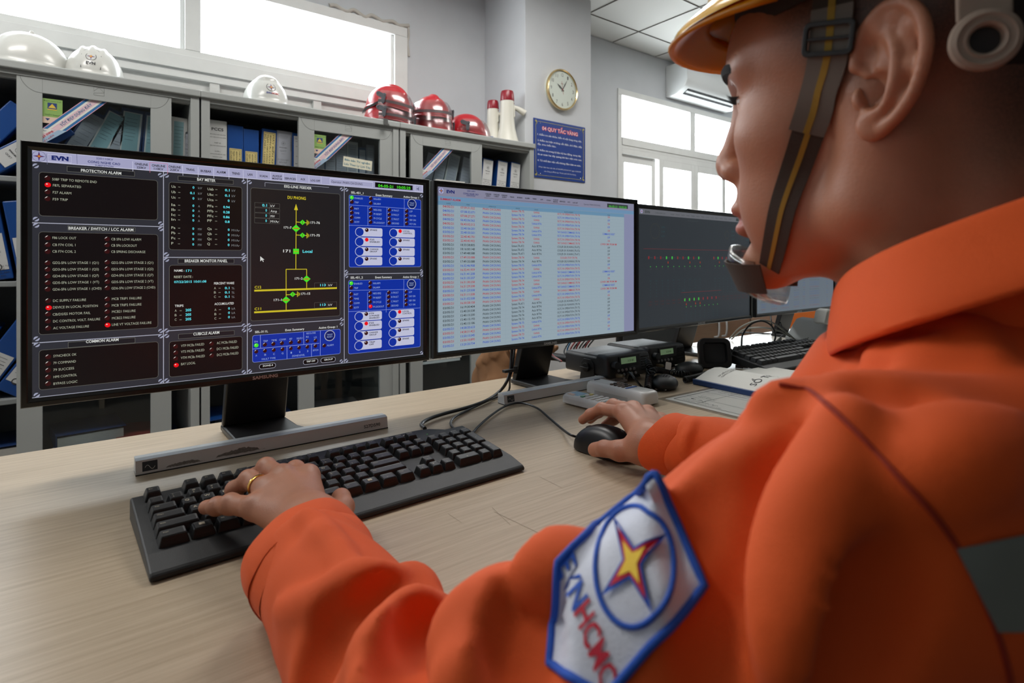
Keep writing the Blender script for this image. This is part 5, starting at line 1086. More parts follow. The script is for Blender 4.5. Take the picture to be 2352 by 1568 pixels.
for i in range(34):
    y = yA-i*dy; c_ = CL[cols[i]]; k = cols[i]; st = 'UnAck' if k == 'R' else 'UnAck RTN' if k == 'B' else 'Ack RTN'
    cmt = {'O': 'OLTC IN OPERATION (TR-%s)', 'T': 'TAP CHANGE COMMAND (TR-%s)', 'C': 'COOLER GR2 RUNNING (TR-%s)', 'D': 'COOLER GR1 RUNNING (TR-%s)', 'S': 'COOLER STOP (TR-%s)'}[cm[i]] % grp[i]
    vv = {'N': 'ON', 'F': 'OFF', 'C': 'COMMAND RESET', 'L': 'LOWER CMD FROM HMI'}[va[i]]
    h_ = .0048
    s.t_uv('04/05/21' if i < 5 else '03/05/21', X[0], y, h_, c_, 'c', w=.0262, bold=.01); s.t_uv(tm[i], X[1], y, h_, c_, 'c', w=.0355, bold=.01); s.t_uv('PHAN CHI DUNG', X[2], y, h_, c_, 'c', w=.047, bold=.01)
    s.t_uv('System.TR-'+grp[i], X[3], y, h_, c_, 'c', w=.0355, bold=.01); s.t_uv(st, X[4], y, h_, c_, 'c', w=.0175 if k == 'R' else .0285, bold=.01)
    s.t_uv(cmt, X[5], y, h_, c_, 'c', w=.074 if cm[i] != 'S' else .056, bold=.01); s.t_uv(vv, X[6], y, h_, c_, 'c', w={'N': .008, 'F': .009, 'C': .046, 'L': .060}[va[i]], bold=.01)
s.done()
# ---- third monitor: dim overview diagram ----
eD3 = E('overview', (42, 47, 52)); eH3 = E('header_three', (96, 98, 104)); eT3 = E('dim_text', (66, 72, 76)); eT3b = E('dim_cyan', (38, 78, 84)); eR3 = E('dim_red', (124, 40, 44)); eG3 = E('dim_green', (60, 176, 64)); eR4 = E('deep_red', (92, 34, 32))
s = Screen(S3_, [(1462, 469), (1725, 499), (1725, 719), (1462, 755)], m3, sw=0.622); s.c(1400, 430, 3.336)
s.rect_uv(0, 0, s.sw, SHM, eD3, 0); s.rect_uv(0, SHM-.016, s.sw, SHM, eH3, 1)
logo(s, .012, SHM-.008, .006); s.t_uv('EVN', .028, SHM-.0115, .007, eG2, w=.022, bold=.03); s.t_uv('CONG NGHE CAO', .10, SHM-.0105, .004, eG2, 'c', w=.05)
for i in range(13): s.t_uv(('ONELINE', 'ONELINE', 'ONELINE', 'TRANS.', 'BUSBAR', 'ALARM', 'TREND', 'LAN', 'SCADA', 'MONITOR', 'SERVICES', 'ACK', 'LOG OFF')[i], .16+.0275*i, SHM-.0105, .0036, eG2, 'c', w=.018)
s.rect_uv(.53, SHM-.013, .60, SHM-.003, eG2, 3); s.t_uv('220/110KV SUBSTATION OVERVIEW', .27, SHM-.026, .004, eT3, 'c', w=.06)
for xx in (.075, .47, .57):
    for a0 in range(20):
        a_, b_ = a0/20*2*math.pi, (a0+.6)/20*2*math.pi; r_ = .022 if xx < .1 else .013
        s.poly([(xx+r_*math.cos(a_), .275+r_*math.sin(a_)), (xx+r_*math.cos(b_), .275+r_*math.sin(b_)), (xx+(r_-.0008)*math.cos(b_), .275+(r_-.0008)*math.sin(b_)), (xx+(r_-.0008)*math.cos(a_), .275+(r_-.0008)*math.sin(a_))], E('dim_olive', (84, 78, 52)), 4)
    for k in range(3): s.t_uv('%d.%d MW' % (k*13+20, k), xx+.03, .285-.013*k, .005, eT3b, w=.018)
s.rect_uv(.02, .223, .60, .2237, eR3, 3); s.rect_uv(.205, .092, .435, .0927, eR3, 3); s.t_uv('22KV', .21, .097, .004, eT3b, w=.014)
def bank(x0, n, y, sp, pat):
    for i in range(n):
        x = x0+sp*i; m_ = eG3 if pat[i] == 'g' else eR3
        s.rect_uv(x-.003, y-.004, x+.003, y+.004, m_, 4); s.t_uv('%d' % (431+i), x+.006, y-.002, .004, eT3, w=.010)
        if pat[i] == 'g' and i % 2: s.disc(x+.008, y-.014, .003, .0035, E('deep_orange', (130, 52, 34)), 4, True)
        s.disc(x+.008, y-.026, .0016, .0016, eG3, 4, True); s.t_uv('C4%d' % i, x+.008, y-.034, .0028, eT3, 'c', w=.010)
        for k in range(6): s.t_uv('0' if k else '22.1', x+.008, y-.068-.009*k, .0038, eT3b, 'c', w=.003 if k else .008)
        s.t_uv('%d A' % (100+i*7), x+.008, y-.128, .0036, eR4, 'c', w=.016); s.t_uv('%d kW' % (10+i), x+.008, y-.137, .0036, eR4, 'c', w=.014)
bank(.045, 10, .198, .0285, 'rrrggrrgrg'); bank(.39, 9, .198, .0255, 'rgrrrgrrg')
for i in range(8):
    x = .225+.0255*i; s.rect_uv(x-.003, .066, x+.003, .074, eG3 if i < 4 else eR3, 4); s.disc(x+.008, .048, .0016, .0016, eG3, 4, True)
    if i in (0, 2, 3): s.disc(x+.008, .056, .003, .0035, E('deep_orange', (130, 52, 34)), 4, True)
    for k in range(4): s.t_uv('0', x+.008, .030-.007*k, .0034, eT3b, 'c', w=.003)
s.done()
# ---- fourth monitor: text table, fifth: dark ----
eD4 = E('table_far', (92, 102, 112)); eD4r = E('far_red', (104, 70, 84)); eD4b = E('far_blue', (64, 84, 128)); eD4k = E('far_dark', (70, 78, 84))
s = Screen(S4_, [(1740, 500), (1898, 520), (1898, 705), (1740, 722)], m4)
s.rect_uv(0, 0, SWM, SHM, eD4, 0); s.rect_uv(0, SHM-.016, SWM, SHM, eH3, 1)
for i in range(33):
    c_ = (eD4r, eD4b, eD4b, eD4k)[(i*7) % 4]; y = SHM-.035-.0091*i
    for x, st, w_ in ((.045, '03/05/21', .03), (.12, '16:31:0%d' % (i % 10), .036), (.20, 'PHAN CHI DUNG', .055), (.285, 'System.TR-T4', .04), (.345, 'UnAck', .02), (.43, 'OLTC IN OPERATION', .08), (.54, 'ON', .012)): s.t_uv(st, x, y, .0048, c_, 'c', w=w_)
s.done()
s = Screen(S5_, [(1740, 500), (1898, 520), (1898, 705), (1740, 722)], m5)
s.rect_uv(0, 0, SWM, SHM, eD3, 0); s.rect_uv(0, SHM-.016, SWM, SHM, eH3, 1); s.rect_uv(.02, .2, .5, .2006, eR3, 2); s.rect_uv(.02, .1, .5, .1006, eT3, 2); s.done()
# ================= KEYBOARDS =================
KBB = mat('keyboard_body', (26, 27, 29), 0.5, bump=0.15, bscale=1500); KEY = mat('keycap_black', (22, 22, 24), 0.42, bump=0.1, bscale=1800); KLEG = mat('key_legend', (186, 176, 156), 0.6)
U = 0.019
def keyset():
    K = []
    def row(y, x, items):
        for it in items:
            w_, s_ = it if isinstance(it, tuple) else (1, it)
            if s_ is not None: K.append((x, y, w_, 1, s_))
            x += w_
    row(5.35, 0, ['Esc', (1, None), 'F1', 'F2', 'F3', 'F4', (.5, None), 'F5', 'F6', 'F7', 'F8', (.5, None), 'F9', 'F10', 'F11', 'F12', (.25, None), 'PrtSc', 'ScrLk', 'Pause'])
    row(4, 0, ['`', '1', '2', '3', '4', '5', '6', '7', '8', '9', '0', '-', '=', (2, 'Backspace'), (.25, None), 'Insert', 'Home', 'PgUp', (.25, None), 'Num', '/', '*', '-'])
    row(3, 0, [(1.5, 'Tab'), 'Q', 'W', 'E', 'R', 'T', 'Y', 'U', 'I', 'O', 'P', '[', ']', (1.5, '\\'), (.25, None), 'Delete', 'End', 'PgDn', (.25, None), '7', '8', '9'])
    row(2, 0, [(1.75, 'Caps'), 'A', 'S', 'D', 'F', 'G', 'H', 'J', 'K', 'L', ';', "'", (2.25, 'Enter'), (3.5, None), '4', '5', '6'])
    row(1, 0, [(2.25, 'Shift'), 'Z', 'X', 'C', 'V', 'B', 'N', 'M', ',', '.', '/', (2.75, 'Shift'), (1.25, None), '^', (1.25, None), '1', '2', '3'])
    row(0, 0, [(1.5, 'Ctrl'), (1.25, '#'), (1.25, 'Alt'), (6.0, ' '), (1.25, 'Alt'), (1.25, '#'), (1.25, '='), (1.25, 'Ctrl'), (.25, None), '<', 'v', '>', (.25, None), (2, '0'), '.'])
    K.append((21.5, 2, 1, 2, '+')); K.append((21.5, 0, 1, 2, 'Ent')); return K
def keyboard(label, org, rz, rx=0.0, legends=True, logo_=True, group=None, hide_after=100):
    t = thing('keyboard', label, 'keyboard', org, (rx, 0, rz), group)
    Wk = 22.5*U+0.022; x0 = 0.011; y0 = 0.034
    zf = lambda y: 0.013+0.105*max(0, y-0.03) if y > 0.03 else 0.006+0.007*y/0.03
    def slab(b, xa, xb, yb, r=0.004):
        pr = [(0.0, 0.0), (0.0, 0.005), (0.004, 0.0075), (0.030, 0.0135), (yb-0.004, zf(yb)), (yb, zf(yb)-0.004), (yb, 0.0)]
        b.add([V(x, p[0], p[1]) for x in (xa, xb) for p in pr], [tuple(range(7)), tuple(range(13, 6, -1))]+[(i, 7+i, 7+(i+1) % 7, (i+1) % 7) for i in range(7)])
    b = MB(); slab(b, 0, Wk, 0.1585); obj('body', b, KBB, t, bevel=0.002)
    if logo_:
        b = MB(); M = Matrix.Identity(4)
        poly = [(0.10, 0.150), (0.115, 0.166), (0.13, 0.170), (Wk-0.075, 0.172), (Wk-0.055, 0.168), (Wk-0.035, 0.155), (Wk-0.035, 0.145), (0.10, 0.145)]
        b.add([V(x, y, z) for z in (0, 1) for x, y in poly], []); n = len(poly)
        b.v = [(x, y, (zf(y)+0.0006) if z else 0.001) for (x, y, z) in b.v]; b.f = [tuple(range(n-1, -1, -1)), tuple(range(n, 2*n))]+[(i, (i+1) % n, n+(i+1) % n, n+i) for i in range(n)]; b.m = [0]*len(b.f)
        obj('rear_strip', b, KBB, t, bevel=0.0015)
        sl = math.atan(0.105); T = frame_at(V(Wk-0.125, 0.1605, zf(0.1605)+0.0008), (1, 0, 0), (0, math.cos(sl), math.sin(sl)), (0, -math.sin(sl), math.cos(sl)))
        b = MB(); text(b, T, 'lenovo', 0, 0, 0.0048, 'l', w=0.036, bold=0.035); obj('brand_lettering', b, KLEG, t)
        for i in range(3): T2 = frame_at(V(Wk-0.105+0.018*i, 0.1505, zf(0.1505)+0.0009), (1, 0, 0), (0, 1, 0), (0, 0, 1)); obj('status_light', MB().lathe([(0.0001, 0.0002), (0.0008, 0.0)], T2, 8), emis('kb_led', (60, 200, 60), 1.2) if i != 1 else KLEG, t)
    rest = MB(); nkey = 0; sl = math.atan(0.105); cs, sn = math.cos(sl), math.sin(sl)
    for (kx, ky, kw, kh, s_) in keyset():
        tgt = MB() if nkey < hide_after else rest
        w_ = kw*U-0.0012; d_ = kh*U-0.0012; cx = x0+kx*U+kw*U/2; cy = y0+ky*U*0.985+kh*U/2
        o = V(cx, cy, zf(cy)+0.0002); M = frame_at(o, (1, 0, 0), (0, cs, sn), (0, -sn, cs))
        rg = []
        for (e, z, dy) in ((0, 0, 0), (0.0008, 0.0035, 0), (0.0024, 0.0088, 0.0008), (0.0031, 0.0098, 0.001)):
            a, c_ = w_/2-e, d_/2-e; rr_ = 0.0012
            rg.append([M @ V(x, y+dy, z) for x, y in rrect(2*a, 2*c_, rr_, 2)])
        # dished top: middle of the cap slightly lower
        rg.append([M @ V((w_/2-0.0045)*sx_, (d_/2-0.0045)*sy_+0.001, 0.0094) for sx_, sy_ in [(math.copysign(1, x) if abs(x) > 1e-6 else 0, math.copysign(1, y) if abs(y) > 1e-6 else 0) for x, y in rrect(2, 2, 0.3, 2)]])
        tgt.mat(0).rings(rg)
        if legends and s_ != ' ':
            tgt.mat(1); L = M @ Matrix.Translation((0, 0.001, 0.0098))
            big = len(s_) == 1 and s_.isalpha()
            if s_ == '#':
                for i in (0, 1):
                    for j in (0, 1): tgt.box(-0.0028+i*0.0027, -0.0003+i*0.0027, -0.001+j*0.0022, 0.001+j*0.0022, -0.0004, 0.0001, L)
            elif big: text(tgt, L, s_, -0.0038, -0.0008, 0.0040, 'l', bold=0.01, off=0.0001)
            elif len(s_) == 1:
                text(tgt, L, s_, -0.003, -0.0040, 0.0028, 'l', off=0.0001)
                sh = {'1': '!', '2': '@', '3': '#', '4': '$', '5': '%', '6': '^', '7': '&', '8': '*', '9': '(', '0': ')'}.get(s_)
                if sh and ky == 4: text(tgt, L, sh, -0.003, 0.0012, 0.0026, 'l', off=0.0001)
            else: text(tgt, L, s_, -w_/2+0.0052, 0.0005, 0.0021, 'l', off=0.0001)
        if nkey < hide_after: obj('key', tgt, [KEY, KLEG] if legends else [KEY], t)
        nkey += 1
    o = obj('key', rest, [KEY, KLEG], t, kind='stuff')
    return t
keyboard('black keyboard under the left hand in front of the leftmost monitor', (0.057, 0.617, DZ+0.001), math.radians(1.6), rx=math.radians(1.0))
keyboard('black keyboard on the far right near the telephone, partly behind the orange shoulder', (1.445, 0.775, DZ+0.001), math.radians(-3), rx=math.radians(5), legends=False, logo_=False)
# ================= MOUSE =================
MS = mat('mouse_black', (20, 20, 22), 0.38)
ms = thing('computer_mouse', 'black wired computer mouse gripped by the right hand', 'mouse', (0.650, 0.611, DZ), (0, 0, math.radians(6)))
def mouse_f(X, Y, Z):
    t = np.clip((Y+0.052)/0.104, 0, 1); w_ = 0.029-0.004*np.sin(t*math.pi)+0.002*(1-t); top = 0.024+0.019*np.sin(math.pi*(0.14+0.74*t))
    d = (np.abs(X/w_)**3.0+np.abs(Y/0.053)**3.4+np.abs(np.maximum(Z, 0)/top)**3.0)**(1/3.0)-1
    return smax(d*0.018, -Z+0.0012, 0.002)
v_, f_ = surface_nets(mouse_f, (-0.036, -0.058, -0.004), (0.036, 0.058, 0.046), 0.0016); mesh_obj('body', v_, f_, MS, ms, 2)
obj('scroll_wheel', MB().cyl(V(-0.0035, 0.030, 0.0285), V(0.0035, 0.030, 0.0285), 0.0085, n=20), BLKR, ms, bevel=0.001)
# ================= CABLES =================
CBL = mat('cable_black', (22, 23, 26), 0.4); CBG = mat('cable_grey', (120, 120, 112), 0.5); CRD = mat('cable_red', (150, 24, 28), 0.4); CBU = mat('cable_blue', (24, 90, 130), 0.4)
def cable(name, pts, r, m, label, group=None, cat='cable', k=8):
    o = obj(name, MB().tube(catmull(pts, k), r, 10), m, smooth=60); return tag(o, label, cat, group)
cable('mouse_cable', [desk(1080, 1001, .004), desk(1100, 978, .004), desk(1130, 952, .004), desk(1162, 932, .004), desk(1195, 925, .004), desk(1232, 936, .006), desk(1262, 960, .005), desk(1290, 984, .005), Wd(1308, 997, 0.93), V(0.646, 0.668, DZ+0.012)], 0.0021, CBL, 'thin black mouse cable curving from the keyboard end to the mouse', k=10)
cable('video_cable', [Wd(1176, 800, 1.30), Wd(1172, 850, 1.285), Wd(1163, 878, 1.27), desk(1148, 898, .006), desk(1120, 918, .006), desk(1075, 935, .006), desk(1020, 950, .006), desk(985, 962, .006), desk(968, 974, .006), desk(976, 984, .006)], 0.0034, CBL, 'thicker black cable running from the second monitor to behind the keyboard')
cable('power_cable', [Wd(1182, 800, 1.31), Wd(1177, 845, 1.29), Wd(1171, 868, 1.28), desk(1170, 892, .004), desk(1160, 905, .004), desk(1130, 916, .0035), desk(1095, 932, .0035), desk(1055, 951, .0035), desk(1038, 964, .0035), desk(1036, 976, .0035), desk(1048, 990, .0035)], 0.0023, CBL, 'thinner black cable beside the thick one, ending behind the keyboard logo')
o = obj('cable_tie', MB().box(-0.016, 0.02, -0.006, 0.006, -0.003, 0.003).cyl(V(0.018, 0, -0.008), V(0.018, 0, 0.008), 0.005, n=10), BLKR, bevel=0.001); o.location = Wd(1170, 851, 1.275); tag(o, 'black tie clipping two cables together beside the second monitor foot', 'cable tie')
# ================= TWO-WAY RADIOS =================
RB = mat('radio_black', (28, 29, 31), 0.42, bump=0.2, bscale=900); RT = mat('radio_top_grey', (88, 92, 96), 0.45, bump=0.2, bscale=900); LCD = emis('radio_lcd', (84, 104, 76), 0.85); LCDK = mat('lcd_dark', (40, 58, 34), 0.5); BTN = mat('radio_button', (128, 130, 132), 0.45); GOLDM = mat('plug_metal', (176, 160, 130), 0.3, 0.8)
def radio(label, loc, rz, bracket=True, rows=2):
    t = thing('two_way_radio', label, 'radio', loc, (0, 0, rz), 'two radios side by side under the monitors')
    Wr, Dr, z0, z1 = 0.150, 0.150, 0.018, 0.066
    b = MB(); b.prism(rrect(Wr, z1-z0, 0.008, 4, Wr/2, (z0+z1)/2), 0, Dr-0.03, frame_at(V(0, Dr, 0), (1, 0, 0), (0, 0, 1), (0, -1, 0))); obj('body', b, RB, t, smooth=40)
    obj('top_cover', MB().box(0.006, Wr-0.006, 0.03, Dr-0.004, z1-0.001, z1+0.0015), RT, t, bevel=0.001)
    # control head, leaning face
    b = MB(); F_ = frame_at(V(0, 0, 0), (1, 0, 0), (0, 0, 1), (0, -1, 0))
    rg = []
    for (y, dz, e) in ((0.034, 0, 0.0), (0.012, 0, -0.001), (0.002, 0.0, 0.0), (-0.002, 0, 0.003)):
        rg.append([V(x, y+(q-z0)*0.12, q) for x, q in rrect(Wr-2*e, z1-z0+0.006-2*e, 0.011, 5, Wr/2, (z0+z1)/2+0.001)])
    b.rings(rg); obj('control_head', b, RB, t, smooth=50)
    n_ = V(0, -1, 0.12).normalized(); up = V(0, 0.12, 1).normalized(); P = frame_at(V(0, -0.0035+0.012*0.12, z0+0.003), (1, 0, 0), up, n_)
    b = MB(); b.prism(rrect(0.072, 0.026, 0.003, 3, 0.074, 0.033), 0, 0.0016, P); d_ = obj('display_window', b, BLK, t)
    b = MB(); b.mat(0).box(0.044, 0.096, 0.027, 0.041, 0.0016, 0.0022, P); b.mat(1); text(b, P, 'SC8 8K', 0.066, 0.031, 0.005, 'l', w=0.022, off=0.0024); obj('lcd', b, [LCD, LCDK], d_)
    obj('volume_knob', MB().cyl(P @ V(0.020, 0.026, 0), P @ V(0.020, 0.026, 0.013), 0.0105, 0.009, n=24), BLK, t, bevel=0.001)
    for r_ in range(rows):
        for c_ in range(5): obj('push_button', MB().lathe([(0.0001, 0.0028), (0.0030, 0.0024), (0.0038, 0.0)], P @ Matrix.Translation((0.034+c_*0.0135+r_*0.004, 0.0125-r_*0.0105, 0)), 14), BTN, t)
    for i in range(6): obj('speaker_slot', MB().box(0.116, 0.143, 0.006+i*0.0062, 0.0085+i*0.0062, 0.0, 0.0009, P), BLKR, t)
    b = MB(); text(b, P, 'MOTOROLA', 0.118, 0.0445, 0.0024, 'l', w=0.024); obj('brand_lettering', b, BTN, t)
    b = MB(); b.cyl(P @ V(0.028, 0.002, 0), P @ V(0.028, 0.002, 0.02), 0.005, 0.0035, n=12); obj('microphone_plug', b, GOLDM, t)
    if bracket:
        for sx, x in ((-1, -0.003), (1, Wr)):
            b = MB(); b.prism([(0.035, 0.0), (0.095, 0.0), (0.092, 0.02), (0.090, 0.046), (0.080, 0.056), (0.056, 0.056), (0.046, 0.046), (0.044, 0.02)], x, x+0.003, frame_at(V(0, 0, 0), (0, 1, 0), (0, 0, 1), (1, 0, 0)))
            br = obj('mount_bracket', b, BLK, t, bevel=0.001); b = MB(); xx = x if sx < 0 else x+0.003
            b.cyl(V(xx, 0.068, 0.036), V(xx+sx*0.007, 0.068, 0.036), 0.011, n=20); b.box(min(xx+sx*0.007, xx+sx*0.012), max(xx+sx*0.007, xx+sx*0.012), 0.053, 0.083, 0.0345, 0.0375); obj('bracket_screw', b, BLK, br, bevel=0.0008)
        obj('mount_plate', MB().box(0, Wr, 0.036, 0.094, 0.0005, 0.003), BLK, t)
    return t
radio('black two-way radio nearer the second monitor foot, two rows of buttons', (1.000, 0.932, DZ), math.radians(-1.5))
radio('black two-way radio farther right, one row of buttons under a green display', (1.182, 0.958, DZ), math.radians(-1), rows=1)
# power leads rising behind the radios
for i, (px_, m_) in enumerate(((1287, CRD), (1294, CBL), (1322, CBL), (1342, CBU), (1352, CRD), (1360, CBL), (1372, CRD), (1380, CBL), (1392, CBL), (1400, CRD), (1404, CBL))):
    t0 = onY(px_, 770, 1.14); o_ = V(t0.x, 1.14, DZ+0.165)
    e_ = V(1.00+0.011*i+0.02 if i > 1 else 0.996-0.005*i, 1.105, DZ+0.045)
    mid = V((o_.x+e_.x)/2-(0.02 if i < 2 else -0.015*(i % 3)), 1.135+0.006*(i % 3), DZ+0.10)
    cable('power_lead', [o_, mid, e_+V(-0.004, 0.02, 0.01), V(e_.x, 1.088, DZ+0.038)], 0.0022, m_, ('red' if m_ is CRD else 'blue' if m_ is CBU else 'black')+' power lead dropping from the monitor back to the radios', group='power leads behind the radios')
# hand microphones
def handmic(label, loc, rz, slots=True, scale=1.0, label_patch=True):
    t = thing('hand_microphone', label, 'microphone', loc, (0, 0, rz)); t.scale = (scale,)*3
    def f(X, Y, Z):
        w_ = 0.030-0.10*np.clip(Y, -0.05, 0.05)*0.12; body = sd_ell(X, Y, Z-0.012, (0, 0, 0), (0.032, 0.044, 0.019))
        neck = sd_cap(X, Y, Z, (0, 0.03, 0.012), (0, 0.062, 0.014), 0.011, 0.006)
        d = smin(body, neck, 0.012); return smax(d, -Z+0.001, 0.003)
    v_, f_ = surface_nets(f, (-0.04, -0.052, -0.003), (0.04, 0.075, 0.04), 0.002); mesh_obj('body', v_, f_, BLK, t, 1)
    if slots:
        for i in range(5):
            for j in range(3): obj('grille_slot', MB().box(-0.012+i*0.006, -0.0095+i*0.006, -0.014+j*0.0085+abs(i-2)*0.001, -0.008+j*0.0085, 0.0295-0.0010*abs(i-2)**1.5-0.0008*abs(j-1), 0.0322-0.0009*abs(i-2)**1.5-0.0008*abs(j-1)), BLKR, t)
    if label_patch: obj('label_patch', MB().box(-0.012, 0.012, -0.0385, -0.0375, 0.004, 0.012), LW, t)
    return t
handmic('black hand microphone with a slotted grille lying in front of the radios', (1.090, 0.842, DZ), math.radians(-62))
handmic('second black hand microphone lying below the farther radio display', (1.275, 0.905, DZ), math.radians(-75), slots=False, scale=1.05, label_patch=False)
def coil(name, path, label, R_=0.0065, r=0.0017, turns=40, m=CBL):
    P = catmull(path, 12); P = [Vector(p) for p in P]; n = turns*10; out = []
    L = [0]
    for a, c in zip(P, P[1:]): L.append(L[-1]+(c-a).length)
    prev = None
    for i in range(n+1):
        s_ = L[-1]*i/n; k = max(j for j in range(len(L)) if L[j] <= s_+1e-9); k = min(k, len(P)-2)
        q = P[k]+(P[k+1]-P[k])*((s_-L[k])/max(1e-9, L[k+1]-L[k])); t_ = (P[min(k+2, len(P)-1)]-P[max(k-1, 0)]).normalized()
        a = V(0, 0, 1)-t_*t_.z; a.normalize(); b2 = t_.cross(a); an = 2*math.pi*turns*i/n
        out.append(q+a*(R_*math.cos(an))+b2*(R_*math.sin(an)))
    o = obj(name, MB().tube(out, r, 5), m, smooth=70); return tag(o, label, 'cord', 'coiled cords around the hand microphones')
coil('coiled_cord', [Wd(1487, 828, 1.36), Wd(1492, 848, 1.345), desk(1489, 872, .009), desk(1487, 893, .009)], 'thick black coiled cord hanging down beside the near radio', turns=42)
coil('coiled_cord', [desk(1488, 893, .01), Wd(1492, 868, 1.33), Wd(1503, 850, 1.34), desk(1530, 853, .012), desk(1570, 858, .010), desk(1600, 851, .012), desk(1612, 843, .014)], 'coiled cord looping behind the slotted microphone toward the holder', turns=70)
coil('coiled_cord', [desk(1572, 872, .009), desk(1600, 866, .009), desk(1630, 857, .009), desk(1655, 850, .008)], 'coiled cord leading from the slotted microphone to the right', turns=36)
cable('plug_cable', [V(1.033, 0.905, DZ+0.02), Wd(1446, 856, 1.30), Wd(1460, 872, 1.27), desk(1470, 884, .008), desk(1479, 893, .006)], 0.0026, CBL, 'short black cable from the near radio plug to the coiled cord')
# microphone holder / speaker with a recessed face
t = thing('desk_speaker', 'black upright speaker with a recessed rounded square face beside the radios', 'speaker', (1.398, 0.905, DZ+0.002), (math.radians(-14), 0, math.radians(-40)))
b = MB()
def rr3(w_, h_, r_, y, cz): return [V(x, y, z) for x, z in rrect(w_, h_, r_, 5, 0, cz)]
b.rings([rr3(0.070, 0.066, 0.014, 0.030, 0.040), rr3(0.086, 0.080, 0.017, 0.018, 0.041), rr3(0.088, 0.082, 0.017, 0.0, 0.041), rr3(0.084, 0.078, 0.016, -0.003, 0.041), rr3(0.064, 0.058, 0.010, -0.003, 0.041), rr3(0.060, 0.054, 0.009, 0.010, 0.041)]); obj('housing', b, BLK, t, smooth=40)
obj('grille', MB().box(-0.029, 0.029, 0.0085, 0.0095, 0.0155, 0.0665), mat('speaker_face', (44, 46, 48), 0.8, bump=0.5, bscale=2500), t)
o = obj('usb_plug', MB().box(-0.02, 0.0, -0.005, 0.005, 0.001, 0.009).box(0.0, 0.012, -0.004, 0.004, 0.0025, 0.0075), [BLK, GOLDM]); o.location = desk(1707, 846); o.rotation_euler = (0, 0, math.radians(-60)); tag(o, 'small black cable plug lying before the far keyboard corner', 'plug')
o = obj('paper_tag', MB().prism(rrect(0.014, 0.018, 0.002), 0, 0.0006), PAP); o.location = Wd(1535, 840, 1.40); o.rotation_euler = (1.2, 0.2, -0.7); tag(o, 'small white paper tag tied to the cords under the farther radio', 'tag')
o = obj('plug_connector', MB().cyl(V(0, 0, 0.008), V(0.03, -0.02, 0.007), 0.007, 0.005, n=12), BLK); o.location = desk(1553, 851); tag(o, 'black plug lying beside the white tag near the microphones', 'plug')
# ================= REMOTE CONTROLS =================
RMW = mat('remote_white', (216, 216, 214), 0.35, coat=0.2)
def remote(label, loc, rz, Lr, Wr, Tr, style):
    t = thing('remote_control', label, 'remote control', loc, (0, 0, rz), 'two white remote controls by the mouse')
    b = MB(); rg = []
    for (e, z) in ((0.004, 0.001), (0.0, 0.004), (0.0, Tr*0.6), (0.0015, Tr-0.003), (0.005, Tr)): rg.append([V(x, y, z) for x, y in rrect(Wr-2*e, Lr-2*e, 0.012 if style else 0.010, 5, 0, -Lr/2)])
    b.rings(rg); obj('body', b, RMW, t, smooth=50)
    if style == 0:
        obj('display', MB().box(-0.014, 0.014, -0.040, -0.012, Tr-0.0005, Tr+0.0006), mat('display_blue', (130, 176, 206), 0.3), t, bevel=0.0004)
        obj('sticker', MB().box(-0.018, -0.008, -0.03, -0.014, Tr-0.0003, Tr+0.0009), mat('sticker_peach2', (220, 190, 176), 0.5), t)
        cols = [mat('btn_green', (110, 168, 140), 0.4), mat('btn_yellow', (206, 196, 120), 0.4)]
        k = 0
        for r_ in range(7):
            for c_ in (-1, 0, 1):
                m_ = cols[0] if k == 0 else cols[1] if k == 2 else RMW
                obj('remote_button', MB().prism(rrect(0.011, 0.0075, 0.003, 3, c_*0.0125, -0.052-r_*0.0135), Tr-0.001, Tr+0.0022), m_, t, bevel=0.0005); k += 1
    else:
        obj('label_plate', MB().prism(rrect(0.03, 0.045, 0.002, 2, 0, -0.035), Tr-0.0005, Tr+0.0005), mat('plate_white', (228, 228, 228), 0.3), t)
        obj('hanging_eye', MB().prism(rrect(0.016, 0.007, 0.003, 3, 0.004, -0.010), Tr-0.001, Tr+0.0012), mat('eye_dark', (60, 64, 76), 0.4), t)
        bm_ = mat('btn_brown', (118, 104, 92), 0.5); bk = mat('btn_dark', (56, 48, 44), 0.5)
        for r_ in range(4):
            for c_ in (-1, 0, 1): obj('remote_button', MB().prism(rrect(0.0085, 0.006, 0.0028, 3, c_*0.0115, -0.066-r_*0.0105), Tr-0.001, Tr+0.003), bk if (r_+c_) % 3 == 0 else bm_, t, bevel=0.0005)
        obj('blue_stripe', MB().box(-0.017, 0.017, -0.112, -0.107, Tr-0.0005, Tr+0.001), mat('stripe_blue', (44, 92, 168), 0.4), t)
        obj('battery_door', MB().box(-Wr/2-0.0006, -Wr/2+0.004, -0.12, -0.03, 0.002, Tr*0.45), mat('remote_door_grey', (190, 190, 188), 0.4), t)  # battery door strip, greyer than the body
    return t
remote('white remote control with pale blue display, lying nearer the mouse', (0.829, 0.885, DZ), math.radians(3), 0.175, 0.046, 0.021, 0)
remote('white remote control with brown buttons and a blue stripe, the farther one', (0.934, 0.918, DZ), math.radians(2), 0.165, 0.052, 0.028, 1)
